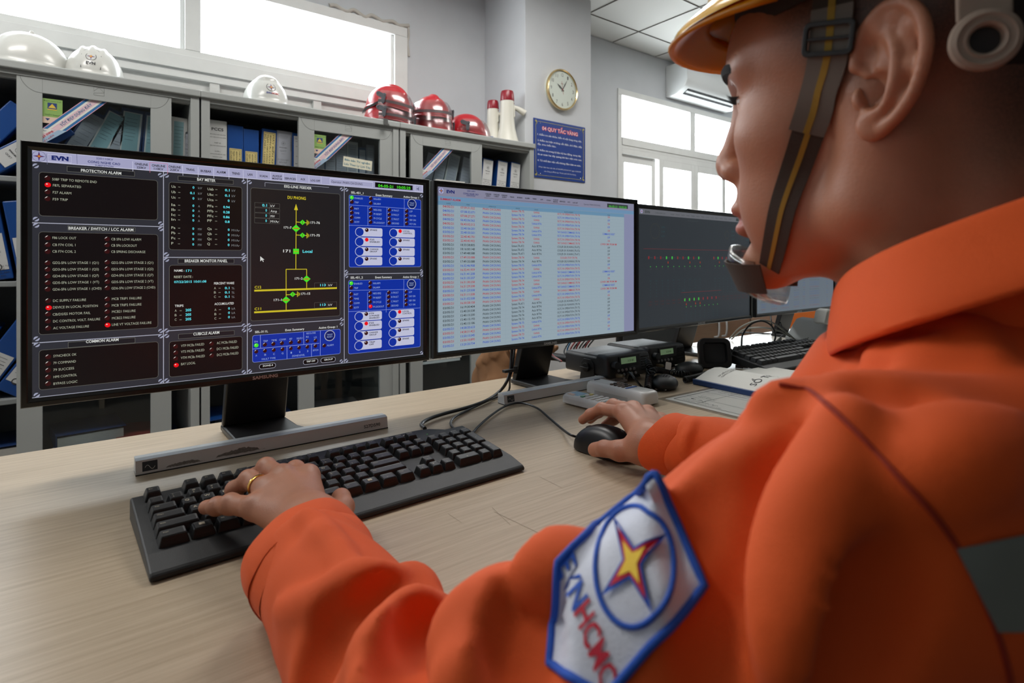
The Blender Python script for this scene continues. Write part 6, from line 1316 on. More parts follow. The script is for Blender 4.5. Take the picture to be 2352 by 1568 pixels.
# ================= BOOK, SHEET =================
t = thing('notebook', 'blue-edged notebook with a curled white printed cover lying on the desk', 'notebook', (1.185, 0.825, DZ), (0, 0, math.radians(-3)))
b = MB(); b.box(0, 0.30, -0.24, 0, 0.0008, 0.010); obj('pages', b, PAGES, t, bevel=0.001)
NB = mat('notebook_blue', (28, 58, 108), 0.35); obj('spine', MB().box(-0.006, 0.001, -0.242, 0.002, 0.0005, 0.0135), NB, t, bevel=0.002)
n = 12; top_ = []; 
def cz(x): return 0.0115+0.020*math.sin(min(1, x/0.16)*math.pi)**1.3
rg = []
for i in range(n+1):
    x = 0.30*i/n; rg.append([V(x, -0.24, cz(x)), V(x, 0, cz(x)*1.0), V(x, 0, cz(x)+0.0009), V(x, -0.24, cz(x)+0.0009)])
cv = obj('cover', MB().rings(rg), PAP, t, smooth=40)
b = MB()
def cvm(x, y): return V(x, y, cz(x)+0.0013)
class CV:
    def __init__(s, ox, oy, ax, ay): s.a = (ox, oy, ax, ay)
    def __matmul__(s, v): ox, oy, ax, ay = s.a; x = ox+ax[0]*v[0]+ay[0]*v[1]; y = oy+ax[1]*v[0]+ay[1]*v[1]; return V(x, y, cz(max(0, min(x, .3)))+0.0011+v[2])
b.quad(*[cvm(x, y) for x, y in ((0.012, -0.03), (0.012, -0.0315), (0.10, -0.0315), (0.10, -0.03))])
text(b, CV(0.03, -0.045, (1, 0), (0, 1)), 'CÔNG TY LƯỚI ĐIỆN CAO THẾ', 0, -0.01, 0.005, 'l', w=0.085); text(b, CV(0.03, -0.037, (1, 0), (0, 1)), 'TP HỒ CHÍ MINH', 0, -0.01, 0.005, 'l', w=0.065)
text(b, CV(0.02, -0.145, (1, 0), (0, 1)), 'SỔ TRỰC', 0, 0, 0.016, 'l', w=0.12); obj('cover_print', b, INKB, cv)
t = thing('laminated_sheet', 'printed sheet in a clear plastic sleeve half under the notebook', 'sheet', (0.992, 0.785, DZ), (0, 0, math.radians(-2)))
obj('sleeve', MB().box(0, 0.31, -0.225, 0, 0.0004, 0.0012), glassy('sleeve_film', (0.96, 0.96, 0.96), 0.10, 0.08), t)
b = MB(); b.box(0.015, 0.30, -0.213, -0.010, 0.0006, 0.0009); b.mat(1)
for q in ((0.03, 0.0315, -0.20, -0.02), (0.03, 0.29, -0.0215, -0.02), (0.03, 0.29, -0.201, -0.1995), (0.075, 0.0758, -0.20, -0.02), (0.03, 0.29, -0.075, -0.0742), (0.14, 0.1408, -0.20, -0.02)): b.quad(*[V(x, y, 0.00125) for x, y in ((q[0], q[2]), (q[1], q[2]), (q[1], q[3]), (q[0], q[3]))])
T = frame_at(V(0, 0, 0.0013), (0, -1, 0), (1, 0, 0), (0, 0, 1))
for i, (x, w_) in enumerate(((0.036, .12), (0.048, .10), (0.060, .05), (0.085, .06), (0.095, .04), (0.155, .13), (0.17, .11), (0.185, .12), (0.2, .08), (0.22, .12))): text(b, frame_at(V(x, -0.04, 0.0013), (0, -1, 0), (1, 0, 0), (0, 0, 1)), ('SỐ ĐIỆN THOẠI LIÊN HỆ', 'PHÒNG ĐIỀU ĐỘ', 'ĐÀI', 'TRẠM BIẾN ÁP', 'CNC', 'TRỰC VẬN HÀNH 110KV', 'ĐIỀU ĐỘ HỆ THỐNG', 'ĐỘI QUẢN LÝ LƯỚI', 'BẢO VỆ TRẠM', 'PHÒNG CHÁY CHỮA CHÁY')[i], 0, 0, 0.0038, 'l', w=w_*0.75)
obj('printed_sheet', b, [PAP, INKB], t)
# ================= TELEPHONE =================
PHW = mat('phone_grey_white', (186, 188, 184), 0.45)
t = thing('telephone', 'pale grey desk telephone with raised handset beside the far keyboard', 'telephone', (2.02, 0.965, DZ), (0, 0, math.radians(-20)))
b = MB(); pr = [(0, 0.0005), (0, 0.02), (0.05, 0.085), (0.075, 0.09), (0.20, 0.05), (0.21, 0.0005)]
b.add([V(p[0], y, p[1]) for y in (-0.09, 0.09) for p in pr], [tuple(range(6)), tuple(range(11, 5, -1))]+[(i, 6+i, 6+(i+1) % 6, (i+1) % 6) for i in range(6)]); obj('base', b, PHW, t, bevel=0.006, seg=3)
b = MB(); H0 = V(0.005, -0.065, 0.118); H1 = V(0.205, -0.065, 0.062)
ax = (H1-H0).normalized(); nn = V(-ax.z, 0, ax.x) if ax.x > 0 else V(0, 0, 1); nn = V(0, 0, 1)-ax*ax.z; nn.normalize()
prof = [(0.0, -0.032, 0.012), (0.012, -0.034, 0.020), (0.035, -0.030, 0.022), (0.055, -0.006, 0.020), (0.10, -0.002, 0.019), (0.150, -0.006, 0.018), (0.170, -0.028, 0.018), (0.195, -0.030, 0.014), (0.208, -0.022, 0.004)]
b.rings([[H0+ax*s_+V(0, yy, 0)+nn*z_ for yy, z_ in ((-0.024, lo_), (0.024, lo_), (0.024, hi_-0.004), (0.018, hi_), (-0.018, hi_), (-0.024, hi_-0.004))] for s_, lo_, hi_ in prof]); obj('handset', b, PHW, t, bevel=0.003, seg=2)
obj('cradle_lug', MB().box(0.085, 0.115, -0.085, -0.045, 0.06, 0.098), mat('phone_clear', (210, 216, 218), 0.2), t, bevel=0.004)
coil('coiled_cord', [V(1.98, 0.93, DZ+0.03), V(1.90, 0.99, DZ+0.006), V(1.96, 1.03, DZ+0.008), V(2.06, 1.07, DZ+0.01)], 'grey coiled telephone cord behind the far keyboard', R_=0.005, r=0.0014, turns=36, m=CBG)
# loose cables on the far desk
for i, (pts, m_, lb, r) in enumerate((
 ([desk(1675, 778, .004), Wd(1700, 752, 2.12), Wd(1735, 737, 2.08), Wd(1770, 739, 2.05), Wd(1805, 762, 2.03), desk(1835, 788, .004)], CBG, 'pale grey cable arching over the far desk, upper one', .0028),
 ([desk(1680, 779, .004), Wd(1706, 758, 2.10), Wd(1745, 752, 2.05), Wd(1790, 760, 2.02), desk(1830, 782, .004)], CBG, 'pale grey cable arching low over the far desk', .0028),
 ([Wd(1703, 795, 1.92), Wd(1706, 768, 1.93), Wd(1724, 745, 1.94), Wd(1750, 737, 1.95), Wd(1772, 748, 1.95), Wd(1781, 770, 1.94), Wd(1778, 786, 1.93)], CBL, 'black cable standing up in a loop behind the far keyboard', .0030),
 ([desk(1690, 772, .004), Wd(1705, 764, 2.2), desk(1740, 765, .004), desk(1790, 768, .004), desk(1840, 778, .004)], CBL, 'black cable lying along the back of the far desk', .0028),
 ([desk(1782, 784, .004), Wd(1800, 770, 2.1), Wd(1825, 766, 2.1), desk(1850, 775, .004)], CBL, 'thin black cable by the telephone', .002),
 ([Wd(1787, 725, 2.25), Wd(1795, 750, 2.22), desk(1805, 770, .004)], CBL, 'black cable hanging from the fourth monitor', .003),
 ([Wd(1770, 725, 2.27), Wd(1772, 742, 2.25), desk(1775, 765, .004)], CBL, 'short black cable hanging behind the fourth monitor', .003))):
    cable('loose_cable', pts, r, m_, lb, group='loose cables on the far desk')
# ================= BEHIND THE DESKS =================
CHG = mat('chair_mesh_grey', (96, 98, 100), 0.8, bump=0.5, bscale=700); CHF = mat('chair_frame_black', (24, 25, 27), 0.35)
ch = thing('office_chair', 'grey mesh office chair with black frame standing behind the desks', 'chair', (1.74, 1.66, 0), (0, 0, math.radians(188)))
b = MB(); b.prism(rrect(0.44, 0.46, 0.07, 5, 0, 0), 0.44, 0.50); obj('seat', b, CHG, ch, bevel=0.015, seg=3)
b = MB(); rg = []
for i in range(9):
    x = -0.21+0.42*i/8; y = 0.23-0.03*math.cos(x*4); rg.append([V(x, y, 0.56), V(x, y+0.012, 0.56), V(x, y+0.03, 0.93), V(x, y+0.018, 0.93)])
obj('backrest', MB().rings(rg), CHG, ch, smooth=50)
b = MB(); fr = catmull([V(-0.21, 0.22, 0.75), V(-0.2, 0.215, 0.60), V(-0.14, 0.205, 0.565), V(0.14, 0.205, 0.565), V(0.2, 0.215, 0.60), V(0.21, 0.23, 0.75), V(0.19, 0.24, 0.92), V(0, 0.23, 0.95), V(-0.19, 0.24, 0.92), V(-0.21, 0.23, 0.75)], 5); b.tube(fr, 0.013, 10); obj('back_frame', b, CHF, ch, smooth=60)
for sx in (-1, 1): obj('armrest', MB().tube(catmull([V(sx*0.23, -0.10, 0.47), V(sx*0.27, -0.10, 0.60), V(sx*0.27, -0.08, 0.67), V(sx*0.27, 0.12, 0.67), V(sx*0.24, 0.17, 0.60)], 6), 0.015, 10), CHF, ch, smooth=60)
obj('gas_column', MB().cyl(V(0, 0, 0.07), V(0, 0, 0.44), 0.028, n=16), CHF, ch)
for k in range(5):
    a = 2*math.pi*k/5; obj('base_leg', MB().hexa([V(0.02*math.cos(a+1.57), 0.02*math.sin(a+1.57), 0.06), V(-0.02*math.cos(a+1.57), -0.02*math.sin(a+1.57), 0.06), V(0.29*math.cos(a)-0.015*math.cos(a+1.57), 0.29*math.sin(a)-0.015*math.sin(a+1.57), 0.055), V(0.29*math.cos(a)+0.015*math.cos(a+1.57), 0.29*math.sin(a)+0.015*math.sin(a+1.57), 0.055), V(0.02*math.cos(a+1.57), 0.02*math.sin(a+1.57), 0.10), V(-0.02*math.cos(a+1.57), -0.02*math.sin(a+1.57), 0.10), V(0.29*math.cos(a)-0.015*math.cos(a+1.57), 0.29*math.sin(a)-0.015*math.sin(a+1.57), 0.075), V(0.29*math.cos(a)+0.015*math.cos(a+1.57), 0.29*math.sin(a)+0.015*math.sin(a+1.57), 0.075)]), CHF, ch)
    obj('castor', MB().cyl(V(0.28*math.cos(a)-0.015*math.sin(a), 0.28*math.sin(a)+0.015*math.cos(a), 0.028), V(0.28*math.cos(a)+0.015*math.sin(a), 0.28*math.sin(a)-0.015*math.cos(a), 0.028), 0.028, n=16), BLKR, ch)
TAN = mat('tan_laminate', (176, 148, 122), 0.45, noise=0.08, nscale=6, stretch=(1, 1, 14)); TANL = mat('pale_laminate', (206, 190, 168), 0.45)
t = thing('low_cabinet', 'tan wood-grain low cabinet with metal handle behind the third monitor', 'cabinet', (2.75, 2.0, 0)); obj('carcass', MB().box(0, 0.72, 0.02, 0.5, 0, 0.82), TAN, t, bevel=0.003)
for i in range(2): dd = obj('door', MB().box(0.005+0.358*i, 0.355+0.358*i, 0, 0.019, 0.05, 0.80), TAN, t, bevel=0.002); obj('handle', MB().tube(catmull([V(0.32+0.08*i, 0, 0.70), V(0.32+0.08*i, -0.03, 0.685), V(0.32+0.08*i, -0.03, 0.60), V(0.32+0.08*i, 0, 0.585)], 5), 0.006, 8), SIL, dd, smooth=60)
t = thing('low_cabinet', 'pale low cabinet beyond the tan one, seen under the fourth monitor', 'cabinet', (3.48, 2.0, 0)); obj('carcass', MB().box(0, 0.9, 0.02, 0.5, 0, 0.80), TANL, t, bevel=0.003)
for i in range(2): obj('door', MB().box(0.005+0.448*i, 0.445+0.448*i, 0, 0.019, 0.05, 0.78), TANL, t, bevel=0.002)
t = thing('storage_box', 'orange box on the pale low cabinet, just visible below the farthest monitors', 'box', (3.62, 1.62, 0)); obj('carcass', MB().box(0, 0.12, 0, 0.2, 0, 0.86), mat('box_orange', (214, 110, 40), 0.5), t, bevel=0.004); t['label'] = 'narrow orange standing box glimpsed below the fourth monitor corner'
# brown work clothes heaped on a stool
st_ = thing('stool', 'low wooden stool under the heap of brown work clothes behind the desk', 'stool', (1.415, 1.86, 0)); obj('seat', MB().prism(rrect(0.28, 0.36, 0.03), 0.40, 0.425), TAN, st_, bevel=0.004)
for sx in (-1, 1):
    for sy in (-1, 1): obj('leg', MB().box(sx*0.11-0.018, sx*0.11+0.018, sy*0.15-0.018, sy*0.15+0.018, 0, 0.40), TAN, st_)
rng = np.random.RandomState(3); ridges = [(rng.uniform(-.2, .2), rng.uniform(.45, .70), rng.uniform(0, 3.14), rng.uniform(.05, .13)) for _ in range(26)]
def heap(X, Y, Z):
    x = X; y = Y; z = Z; d = sd_ell(x, y, z-0.55, (0, 0, 0), (0.22, 0.17, 0.19))
    d = smin(d, sd_ell(x+0.08, y+0.03, z-0.68, (0, 0, 0), (0.12, 0.10, 0.07)), 0.04)
    d = d+0.012*np.sin(x*38+9*np.sin(z*13+y*7))*np.cos(z*26+5*np.sin(x*11)); d = d-0.010*np.abs(np.sin(x*17-z*31+3*np.sin(y*15)))
    for (cx_, cz_, an, L_) in ridges: d = smin(d, sd_cap(x, y, z, (cx_, -0.14, cz_), (cx_+L_*math.cos(an), -0.15, cz_+L_*math.sin(an)), 0.011), 0.012)
    return smax(d, 0.427-z, 0.01)
v_, f_ = surface_nets(heap, (-0.30, -0.24, 0.41), (0.30, 0.24, 0.80), 0.007)
o = mesh_obj('work_clothes', v_, f_, mat('work_cloth_brown', (150, 108, 74), 0.85, noise=0.25, nscale=9, bump=0.3, bscale=900)); o.location = (1.415, 1.86, 0); o.scale = (0.56, 1, 1); tag(o, 'crumpled brown work clothes heaped behind the desk below the second monitor', 'clothes')
o2 = obj('reflective_strip', MB().tube(catmull([V(0.045, -0.178, 0.585), V(0.075, -0.186, 0.592), V(0.10, -0.182, 0.578)], 4), 0.006, 6), mat('strip_lime', (196, 226, 60), 0.5), o)
# ================= THE PERSON =================
SKIN = mat('skin', (176, 118, 90), 0.48, sss=0.12, noise=0.10, nscale=28, bump=0.12, bscale=500)
JK = mat('jacket_orange', (224, 84, 10), 0.8, sheen=0.04, noise=0.05, nscale=14, bump=0.25, bscale=1400)
JKD = mat('jacket_seam', (150, 38, 10), 0.8)
# stubble / close-cropped hair darkens the scalp where the hair grows (vertex attribute 'hair')
def skin_with_hair():
    m = SKIN.copy(); m.name = 'skin_scalp'; nt = m.node_tree; b = nt.nodes['Principled BSDF']; src = b.inputs['Base Color'].links[0].from_socket
    at = nt.nodes.new('ShaderNodeAttribute'); at.attribute_name = 'hair'; n = nt.nodes.new('ShaderNodeTexNoise'); n.inputs['Scale'].default_value = 900; n.inputs['Detail'].default_value = 1
    tc = nt.nodes.new('ShaderNodeTexCoord'); nt.links.new(tc.outputs['Object'], n.inputs['Vector'])
    a = nt.nodes.new('ShaderNodeMath'); a.operation = 'MULTIPLY_ADD'; a.inputs[1].default_value = 0.5; nt.links.new(n.outputs['Fac'], a.inputs[0]); nt.links.new(at.outputs['Fac'], a.inputs[2])
    s_ = nt.nodes.new('ShaderNodeMath'); s_.operation = 'SUBTRACT'; s_.inputs[1].default_value = 0.25; s_.use_clamp = True; nt.links.new(a.outputs[0], s_.inputs[0])
    g = nt.nodes.new('ShaderNodeMath'); g.operation = 'MULTIPLY'; nt.links.new(s_.outputs[0], g.inputs[0]); nt.links.new(at.outputs['Fac'], g.inputs[1])
    mx = nt.nodes.new('ShaderNodeMix'); mx.data_type = 'RGBA'; nt.links.new(g.outputs[0], mx.inputs[0]); nt.links.new(src, mx.inputs[6]); mx.inputs[7].default_value = (*lin((26, 20, 18)), 1)
    lp = nt.nodes.new('ShaderNodeAttribute'); lp.attribute_name = 'lip'; m2 = nt.nodes.new('ShaderNodeMix'); m2.data_type = 'RGBA'; nt.links.new(lp.outputs['Fac'], m2.inputs[0]); nt.links.new(mx.outputs[2], m2.inputs[6]); m2.inputs[7].default_value = (*lin((176, 98, 92)), 1)
    nt.links.new(m2.outputs[2], b.inputs['Base Color']); return m
SKH = skin_with_hair()
# ---- head frame (position found from the ears, nose and chin in view) ----
HC = np.array([0.43, 0.147, 1.144]); yw, pt, rl = 1.729, 0.031, 0.051
f_h = np.array([math.cos(yw)*math.cos(pt), math.sin(yw)*math.cos(pt), -math.sin(pt)]); l0 = np.array([-math.sin(yw), math.cos(yw), 0]); u0 = np.cross(f_h, l0)
l_h = l0*math.cos(rl)-u0*math.sin(rl); u_h = u0*math.cos(rl)+l0*math.sin(rl); RH = np.stack([f_h, l_h, u_h])
def hp(f, l, u): return Vector(HC + f*f_h + l*l_h + u*u_h)
def to_world(vv): return HC + vv @ RH
def head_field(X, Y, Z):
    E_ = lambda c, r, R=None: sd_ell(X, Y, Z, c, r, R)
    C_ = lambda a, b, r0, r1=None: sd_cap(X, Y, Z, a, b, r0, r1)
    aY = np.abs(Y); ES = lambda c, r: sd_ell(X, aY, Z, c, r); CS = lambda a, b, r0, r1=None: sd_cap(X, aY, Z, a, b, r0, r1)
    d = E_((-0.012, 0, 0.048), (0.104, 0.077, 0.083))
    d = smin(d, E_((0.040, 0, 0.045), (0.060, 0.063, 0.062)), 0.03)         # forehead
    d = smin(d, E_((0.035, 0, -0.030), (0.058, 0.055, 0.078)), 0.025)      # face mass
    d = smin(d, CS((0.082, 0.006, -0.098), (0.008, 0.053, -0.062), 0.017, 0.016), 0.022)  # jaw
    d = smin(d, CS((0.008, 0.053, -0.062), (-0.002, 0.062, 0.0), 0.014, 0.014), 0.02)
    d = smin(d, ES((0.058, 0.040, -0.010), (0.030, 0.024, 0.028)), 0.018)  # cheekbone
    d = smin(d, ES((0.060, 0.030, -0.055), (0.030, 0.026, 0.034)), 0.02)
    d = smin(d, E_((0.083, 0, -0.098), (0.017, 0.020, 0.016)), 0.012)      # chin
    d = smin(d, CS((0.091, 0.008, 0.042), (0.074, 0.048, 0.040), 0.010, 0.009), 0.012)    # brow ridge
    d = smax(d, -ES((0.104, 0.031, 0.022), (0.020, 0.019, 0.013)), 0.012)  # eye socket
    d = smin(d, ES((0.076, 0.032, 0.020), (0.0135, 0.0145, 0.0125)), 0.005)   # lids over the eyeball
    d = smax(d, -CS((0.0905, 0.024, 0.0195), (0.083, 0.043, 0.0195), 0.0021, 0.0018), 0.002)
    d = smin(d, C_((0.091, 0, 0.032), (0.108, 0, -0.013), 0.008, 0.0095), 0.010)    # nose bridge
    d = smin(d, E_((0.109, 0, -0.021), (0.0115, 0.0130, 0.0115)), 0.008)   # tip
    d = smin(d, ES((0.101, 0.0125, -0.026), (0.011, 0.0075, 0.0085)), 0.005)    # wings
    d = smax(d, -ES((0.107, 0.0065, -0.0345), (0.0055, 0.0035, 0.005)), 0.002)
    d = smin(d, E_((0.090, 0, -0.050), (0.014, 0.022, 0.022)), 0.012)      # muzzle
    d = smin(d, E_((0.099, 0, -0.0555), (0.0095, 0.022, 0.0070)), 0.005)   # upper lip
    d = smin(d, E_((0.0965, 0, -0.0705), (0.0095, 0.019, 0.0078)), 0.005)  # lower lip
    d = smax(d, -CS((0.111, 0.0, -0.0628), (0.090, 0.026, -0.0632), 0.0017, 0.0015), 0.003)
    d = smax(d, -E_((0.107, 0, -0.084), (0.010, 0.018, 0.006)), 0.008)
    # neck
    d = smin(d, C_((-0.028, 0, -0.02), (-0.050, 0.0, -0.17), 0.057, 0.062), 0.028)
    d = smin(d, CS((-0.01, 0.052, -0.03), (-0.02, 0.035, -0.15), 0.016, 0.02), 0.02)
    d = smin(d, C_((0.0, 0, -0.11), (-0.02, 0, -0.17), 0.026, 0.03), 0.025)
    # hollow around the ear root
    return d
def earp(xb, yu, out=0.0):
    """ear coordinates in mm: back, up, outward -> head frame (left side)"""
    return (-0.004-xb*0.00098, 0.0735+0.00042*max(0, xb+6)+out*0.001, 0.002+yu*0.00098)
def ear_field(X, Y, Z):
    hel = [(-9, 14, 2), (-7.5, 24, 3), (-3.5, 32, 4), (4, 38.5, 5), (11.5, 40.5, 5.5), (19, 37.5, 6), (25, 29, 6), (27, 17, 6), (25.5, 5, 5.5), (20, -9, 4.5), (12.5, -18.5, 3.5), (5, -24, 2.5)]
    d = None
    H_ = catmull([V(*earp(*p)) for p in hel], 3); n = len(H_)
    for i in range(n-1):
        c = sd_cap(X, Y, Z, H_[i], H_[i+1], 0.0030, 0.0030); d = c if d is None else smin(d, c, 0.002)
    ant = catmull([V(*earp(*p)) for p in [(9.5, 27, 3.5), (12.5, 17, 5.5), (12.5, 5, 6.5), (10, -5, 6), (4.5, -13.5, 4.5), (-1, -16, 3)]], 3)
    for a, b_ in zip(ant, ant[1:]): d = smin(d, sd_cap(X, Y, Z, a, b_, 0.0026, 0.0026), 0.003)
    d = smin(d, sd_cap(X, Y, Z, earp(10, 26, 3), earp(3, 31, 2.5), 0.0022, 0.0018), 0.003)
    d = smin(d, sd_cap(X, Y, Z, earp(-9, 14, 2), earp(-1, 6.5, 0.5), 0.0028, 0.0022), 0.003)       # crus
    d = smin(d, sd_ell(X, Y, Z, earp(-1.5, -21, 2.5), (0.0085, 0.0036, 0.0095)), 0.005)             # lobe
    d = smin(d, sd_ell(X, Y, Z, earp(-7.5, -5, 3), (0.0042, 0.0038, 0.0065)), 0.004)             # tragus
    # plate that fills the rim, set back
    p0 = [earp(x, y, o) for x, y, o in ((-4, 22, -1.5), (6, 34, 1.5), (14, 34, 2.0), (21, 26, 2.0), (20, 6, 1.0), (13, -8, 0.0), (3, -17, -1))]
    cxm = earp(7, 10, -1.5)
    for a, b_ in zip(p0, p0[1:]): d = smin(d, sd_cap(X, Y, Z, a, b_, 0.0034), 0.005)
    for a in p0: d = smin(d, sd_cap(X, Y, Z, a, cxm, 0.0036, 0.0034), 0.004)
    d = smin(d, sd_ell(X, Y, Z, (-0.008, 0.066, 0.010), (0.013, 0.010, 0.026)), 0.006)              # root behind
    d = smax(d, -sd_ell(X, Y, Z, earp(2, -3, 4.5), (0.0085, 0.0058, 0.0095)), 0.003)                  # concha
    d = smax(d, -sd_ell(X, Y, Z, earp(-1.5, 0, -1), (0.0040, 0.009, 0.0050)), 0.002)                 # canal
    return d
def ear_shift(v):
    return v
hv_, hf_ = surface_nets(head_field, (-0.13, -0.095, -0.19), (0.14, 0.095, 0.145), 0.0020)
ev_, ef_ = surface_nets(ear_field, (-0.042, 0.052, -0.036), (0.016, 0.104, 0.052), 0.0011)
ev2 = ev_.copy(); ev2[:, 1] *= -1; ef2 = ef_[:, ::-1]
# where hair grows: hairline over the temple, around the ear and down the nape
def hair_mask(v):
    f, l, u = v[:, 0], np.abs(v[:, 1]), v[:, 2]
    line = np.where(f > 0.005, 0.052+0.42*(f-0.03)**1 + 0.0*f, 0.02)       # front/temple hairline height
    m = 1/(1+np.exp(-(u-(0.058+1.2*np.clip(f-0.045, 0, 1)))/0.006))
    side = 1/(1+np.exp((f-0.046-0.25*np.clip(u-.03, 0, .05))/0.006))*1/(1+np.exp(-(u-(0.004+0.7*np.clip(f-0.012, 0, .1)))/0.009))*0.9      # sideburn
    back = 1/(1+np.exp((f+0.036)/0.010))*1/(1+np.exp(-(u+0.060+0.0*f)/0.016))
    return np.clip(np.maximum(np.maximum(m, side), back), 0, 1)
def lip_mask(v):
    a = ((v[:, 1]/0.023)**2+((v[:, 2]+0.063)/0.0145)**2); return (1/(1+np.exp((a-1)/0.12)))*(v[:, 0] > 0.088)*0.8
# ---- hands ----
def chain(X, Y, Z, pts, rs, d, k):
    for i in range(len(pts)-1):
        c = sd_cap(X, Y, Z, pts[i], pts[i+1], rs[i], rs[i+1]); d = c if d is None else smin(d, c, k if i else k)
    return d
def hand_field(spec):
    def f(X, Y, Z):
        W_ = spec['wrist']; palm = None
        for m_, r_ in zip(spec['mcp'], spec['pr']):
            c = sd_cap(X, Y, Z, W_, m_, 0.019, r_); palm = c if palm is None else smin(palm, c, 0.012)
        th = spec['thumb']; palm = smin(palm, sd_cap(X, Y, Z, th[0], th[1], 0.015, 0.0135), 0.014)
        palm = smin(palm, sd_cap(X, Y, Z, W_, spec['arm'], 0.026, 0.029), 0.02)
        d = palm
        for m_, fg in zip(spec['mcp'], spec['fingers']):
            q = None; pts = [m_]+list(fg); rs = spec['fr']
            for i in range(len(pts)-1):
                c = sd_cap(X, Y, Z, pts[i], pts[i+1], rs[i], rs[i+1]); q = c if q is None else smin(q, c, 0.003)
            for j in (1, 2):
                if j < len(pts)-0: q = smin(q, sd_cap(X, Y, Z, pts[j], pts[j], rs[j]+0.0007), 0.004)
            d = smin(d, q, 0.0045)
        q = None
        for i in range(1, len(th)-1):
            c = sd_cap(X, Y, Z, th[i], th[i+1], (0.0135, 0.0115, 0.0105, 0.0092)[i-1], (0.0115, 0.0105, 0.0092, 0.008)[i-1]); q = c if q is None else smin(q, c, 0.004)
        d = smin(d, q, 0.007)
        for a in spec['mcp']: d = smin(d, sd_cap(X, Y, Z, (a[0], a[1], a[2]+0.002), (a[0], a[1], a[2]+0.002), 0.0098), 0.008)
        for a, b_ in spec.get('tendons', ()): d = smin(d, sd_cap(X, Y, Z, a, b_, 0.0025), 0.009)
        return d
    return f
LH = dict(wrist=(0.176, 0.530, 0.800), arm=(0.165, 0.44, 0.797), mcp=[(0.200, 0.618, 0.815), (0.1775, 0.628, 0.817), (0.1585, 0.620, 0.811), (0.1435, 0.602, 0.803)], pr=[0.0125, 0.0130, 0.0125, 0.0115], fr=[0.0105, 0.0095, 0.0083, 0.0072],
    fingers=[[(0.199, 0.657, 0.812), (0.199, 0.677, 0.800), (0.198, 0.686, 0.789)], [(0.171, 0.668, 0.818), (0.165, 0.690, 0.803), (0.163, 0.695, 0.790)], [(0.150, 0.655, 0.813), (0.140, 0.674, 0.799), (0.143, 0.676, 0.788)], [(0.128, 0.634, 0.800), (0.119, 0.652, 0.794), (0.1115, 0.668, 0.7895)]],
    thumb=[(0.196, 0.535, 0.792), (0.2095, 0.560, 0.789), (0.2255, 0.584, 0.788), (0.232, 0.606, 0.789)], tendons=(((0.180, 0.56, 0.817), (0.1775, 0.62, 0.824)),))
RHd = dict(wrist=(0.634, 0.512, 0.793), arm=(0.640, 0.42, 0.797), mcp=[(0.662, 0.588, 0.816), (0.684, 0.586, 0.817), (0.704, 0.574, 0.810), (0.719, 0.560, 0.799)], pr=[0.0125, 0.013, 0.0125, 0.0115], fr=[0.0105, 0.0092, 0.0082, 0.0072],
    fingers=[[(0.664, 0.632, 0.812), (0.659, 0.652, 0.800), (0.655, 0.666, 0.789)], [(0.688, 0.630, 0.815), (0.680, 0.655, 0.800), (0.674, 0.668, 0.786)], [(0.709, 0.615, 0.805), (0.700, 0.640, 0.788), (0.693, 0.653, 0.776)], [(0.728, 0.592, 0.792), (0.724, 0.612, 0.777), (0.720, 0.623, 0.766)]],
    thumb=[(0.620, 0.524, 0.784), (0.611, 0.548, 0.779), (0.608, 0.574, 0.776), (0.6125, 0.597, 0.7675)], tendons=(((0.648, 0.54, 0.812), (0.664, 0.58, 0.825)), ((0.655, 0.54, 0.812), (0.684, 0.578, 0.826))))
lhf = hand_field(LH); rhf = hand_field(RHd)
lv_, lf_ = surface_nets(lhf, (0.088, 0.40, 0.752), (0.252, 0.71, 0.845), 0.0015)
rv_, rf_ = surface_nets(rhf, (0.585, 0.40, 0.752), (0.748, 0.69, 0.845), 0.0015)
# ---- jacket ----
def jk_parts():
    A = {}
    A['sL'] = (0.266, 0.098, 0.940); A['eL'] = (0.137, 0.215, 0.806); A['wL'] = (0.158, 0.497, 0.795)
    A['sR'] = (0.590, 0.105, 0.940); A['eR'] = (0.680, 0.250, 0.800); A['wR'] = (0.636, 0.478, 0.801)
    return A
JA = jk_parts()
def jacket_base(X, Y, Z):
    C_ = lambda a, b, r0, r1=None: sd_cap(X, Y, Z, a, b, r0, r1)
    E_ = lambda c, r: sd_ell(X, Y, Z, c, r)
    d = E_((0.43, 0.085, 0.80), (0.180, 0.125, 0.21))
    d = smin(d, E_((0.43, 0.05, 0.60), (0.170, 0.125, 0.20)), 0.06)
    d = smin(d, C_((0.31, 0.075, 0.932), (0.56, 0.085, 0.935), 0.062), 0.04)
    d = smin(d, E_((0.435, 0.080, 0.965), (0.115, 0.085, 0.060)), 0.04)
    d = smin(d, C_((0.45, 0.165, 0.885), (0.50, 0.175, 0.86), 0.055), 0.04)
    d = smin(d, C_((0.375, 0.152, 0.915), (0.428, 0.148, 0.960), 0.052), 0.02)
    d = smin(d, C_((0.335, 0.140, 0.897), (0.445, 0.155, 0.940), 0.052), 0.03)
    la = smin(C_(JA['sL'], JA['eL'], 0.059, 0.054), C_(JA['eL'], JA['wL'], 0.053, 0.043), 0.022)
    d = smin(d, la, 0.020)
    ra = smin(C_(JA['sR'], JA['eR'], 0.066, 0.055), C_(JA['eR'], JA['wR'], 0.055, 0.041), 0.03)
    d = smin(d, ra, 0.028)
    return d
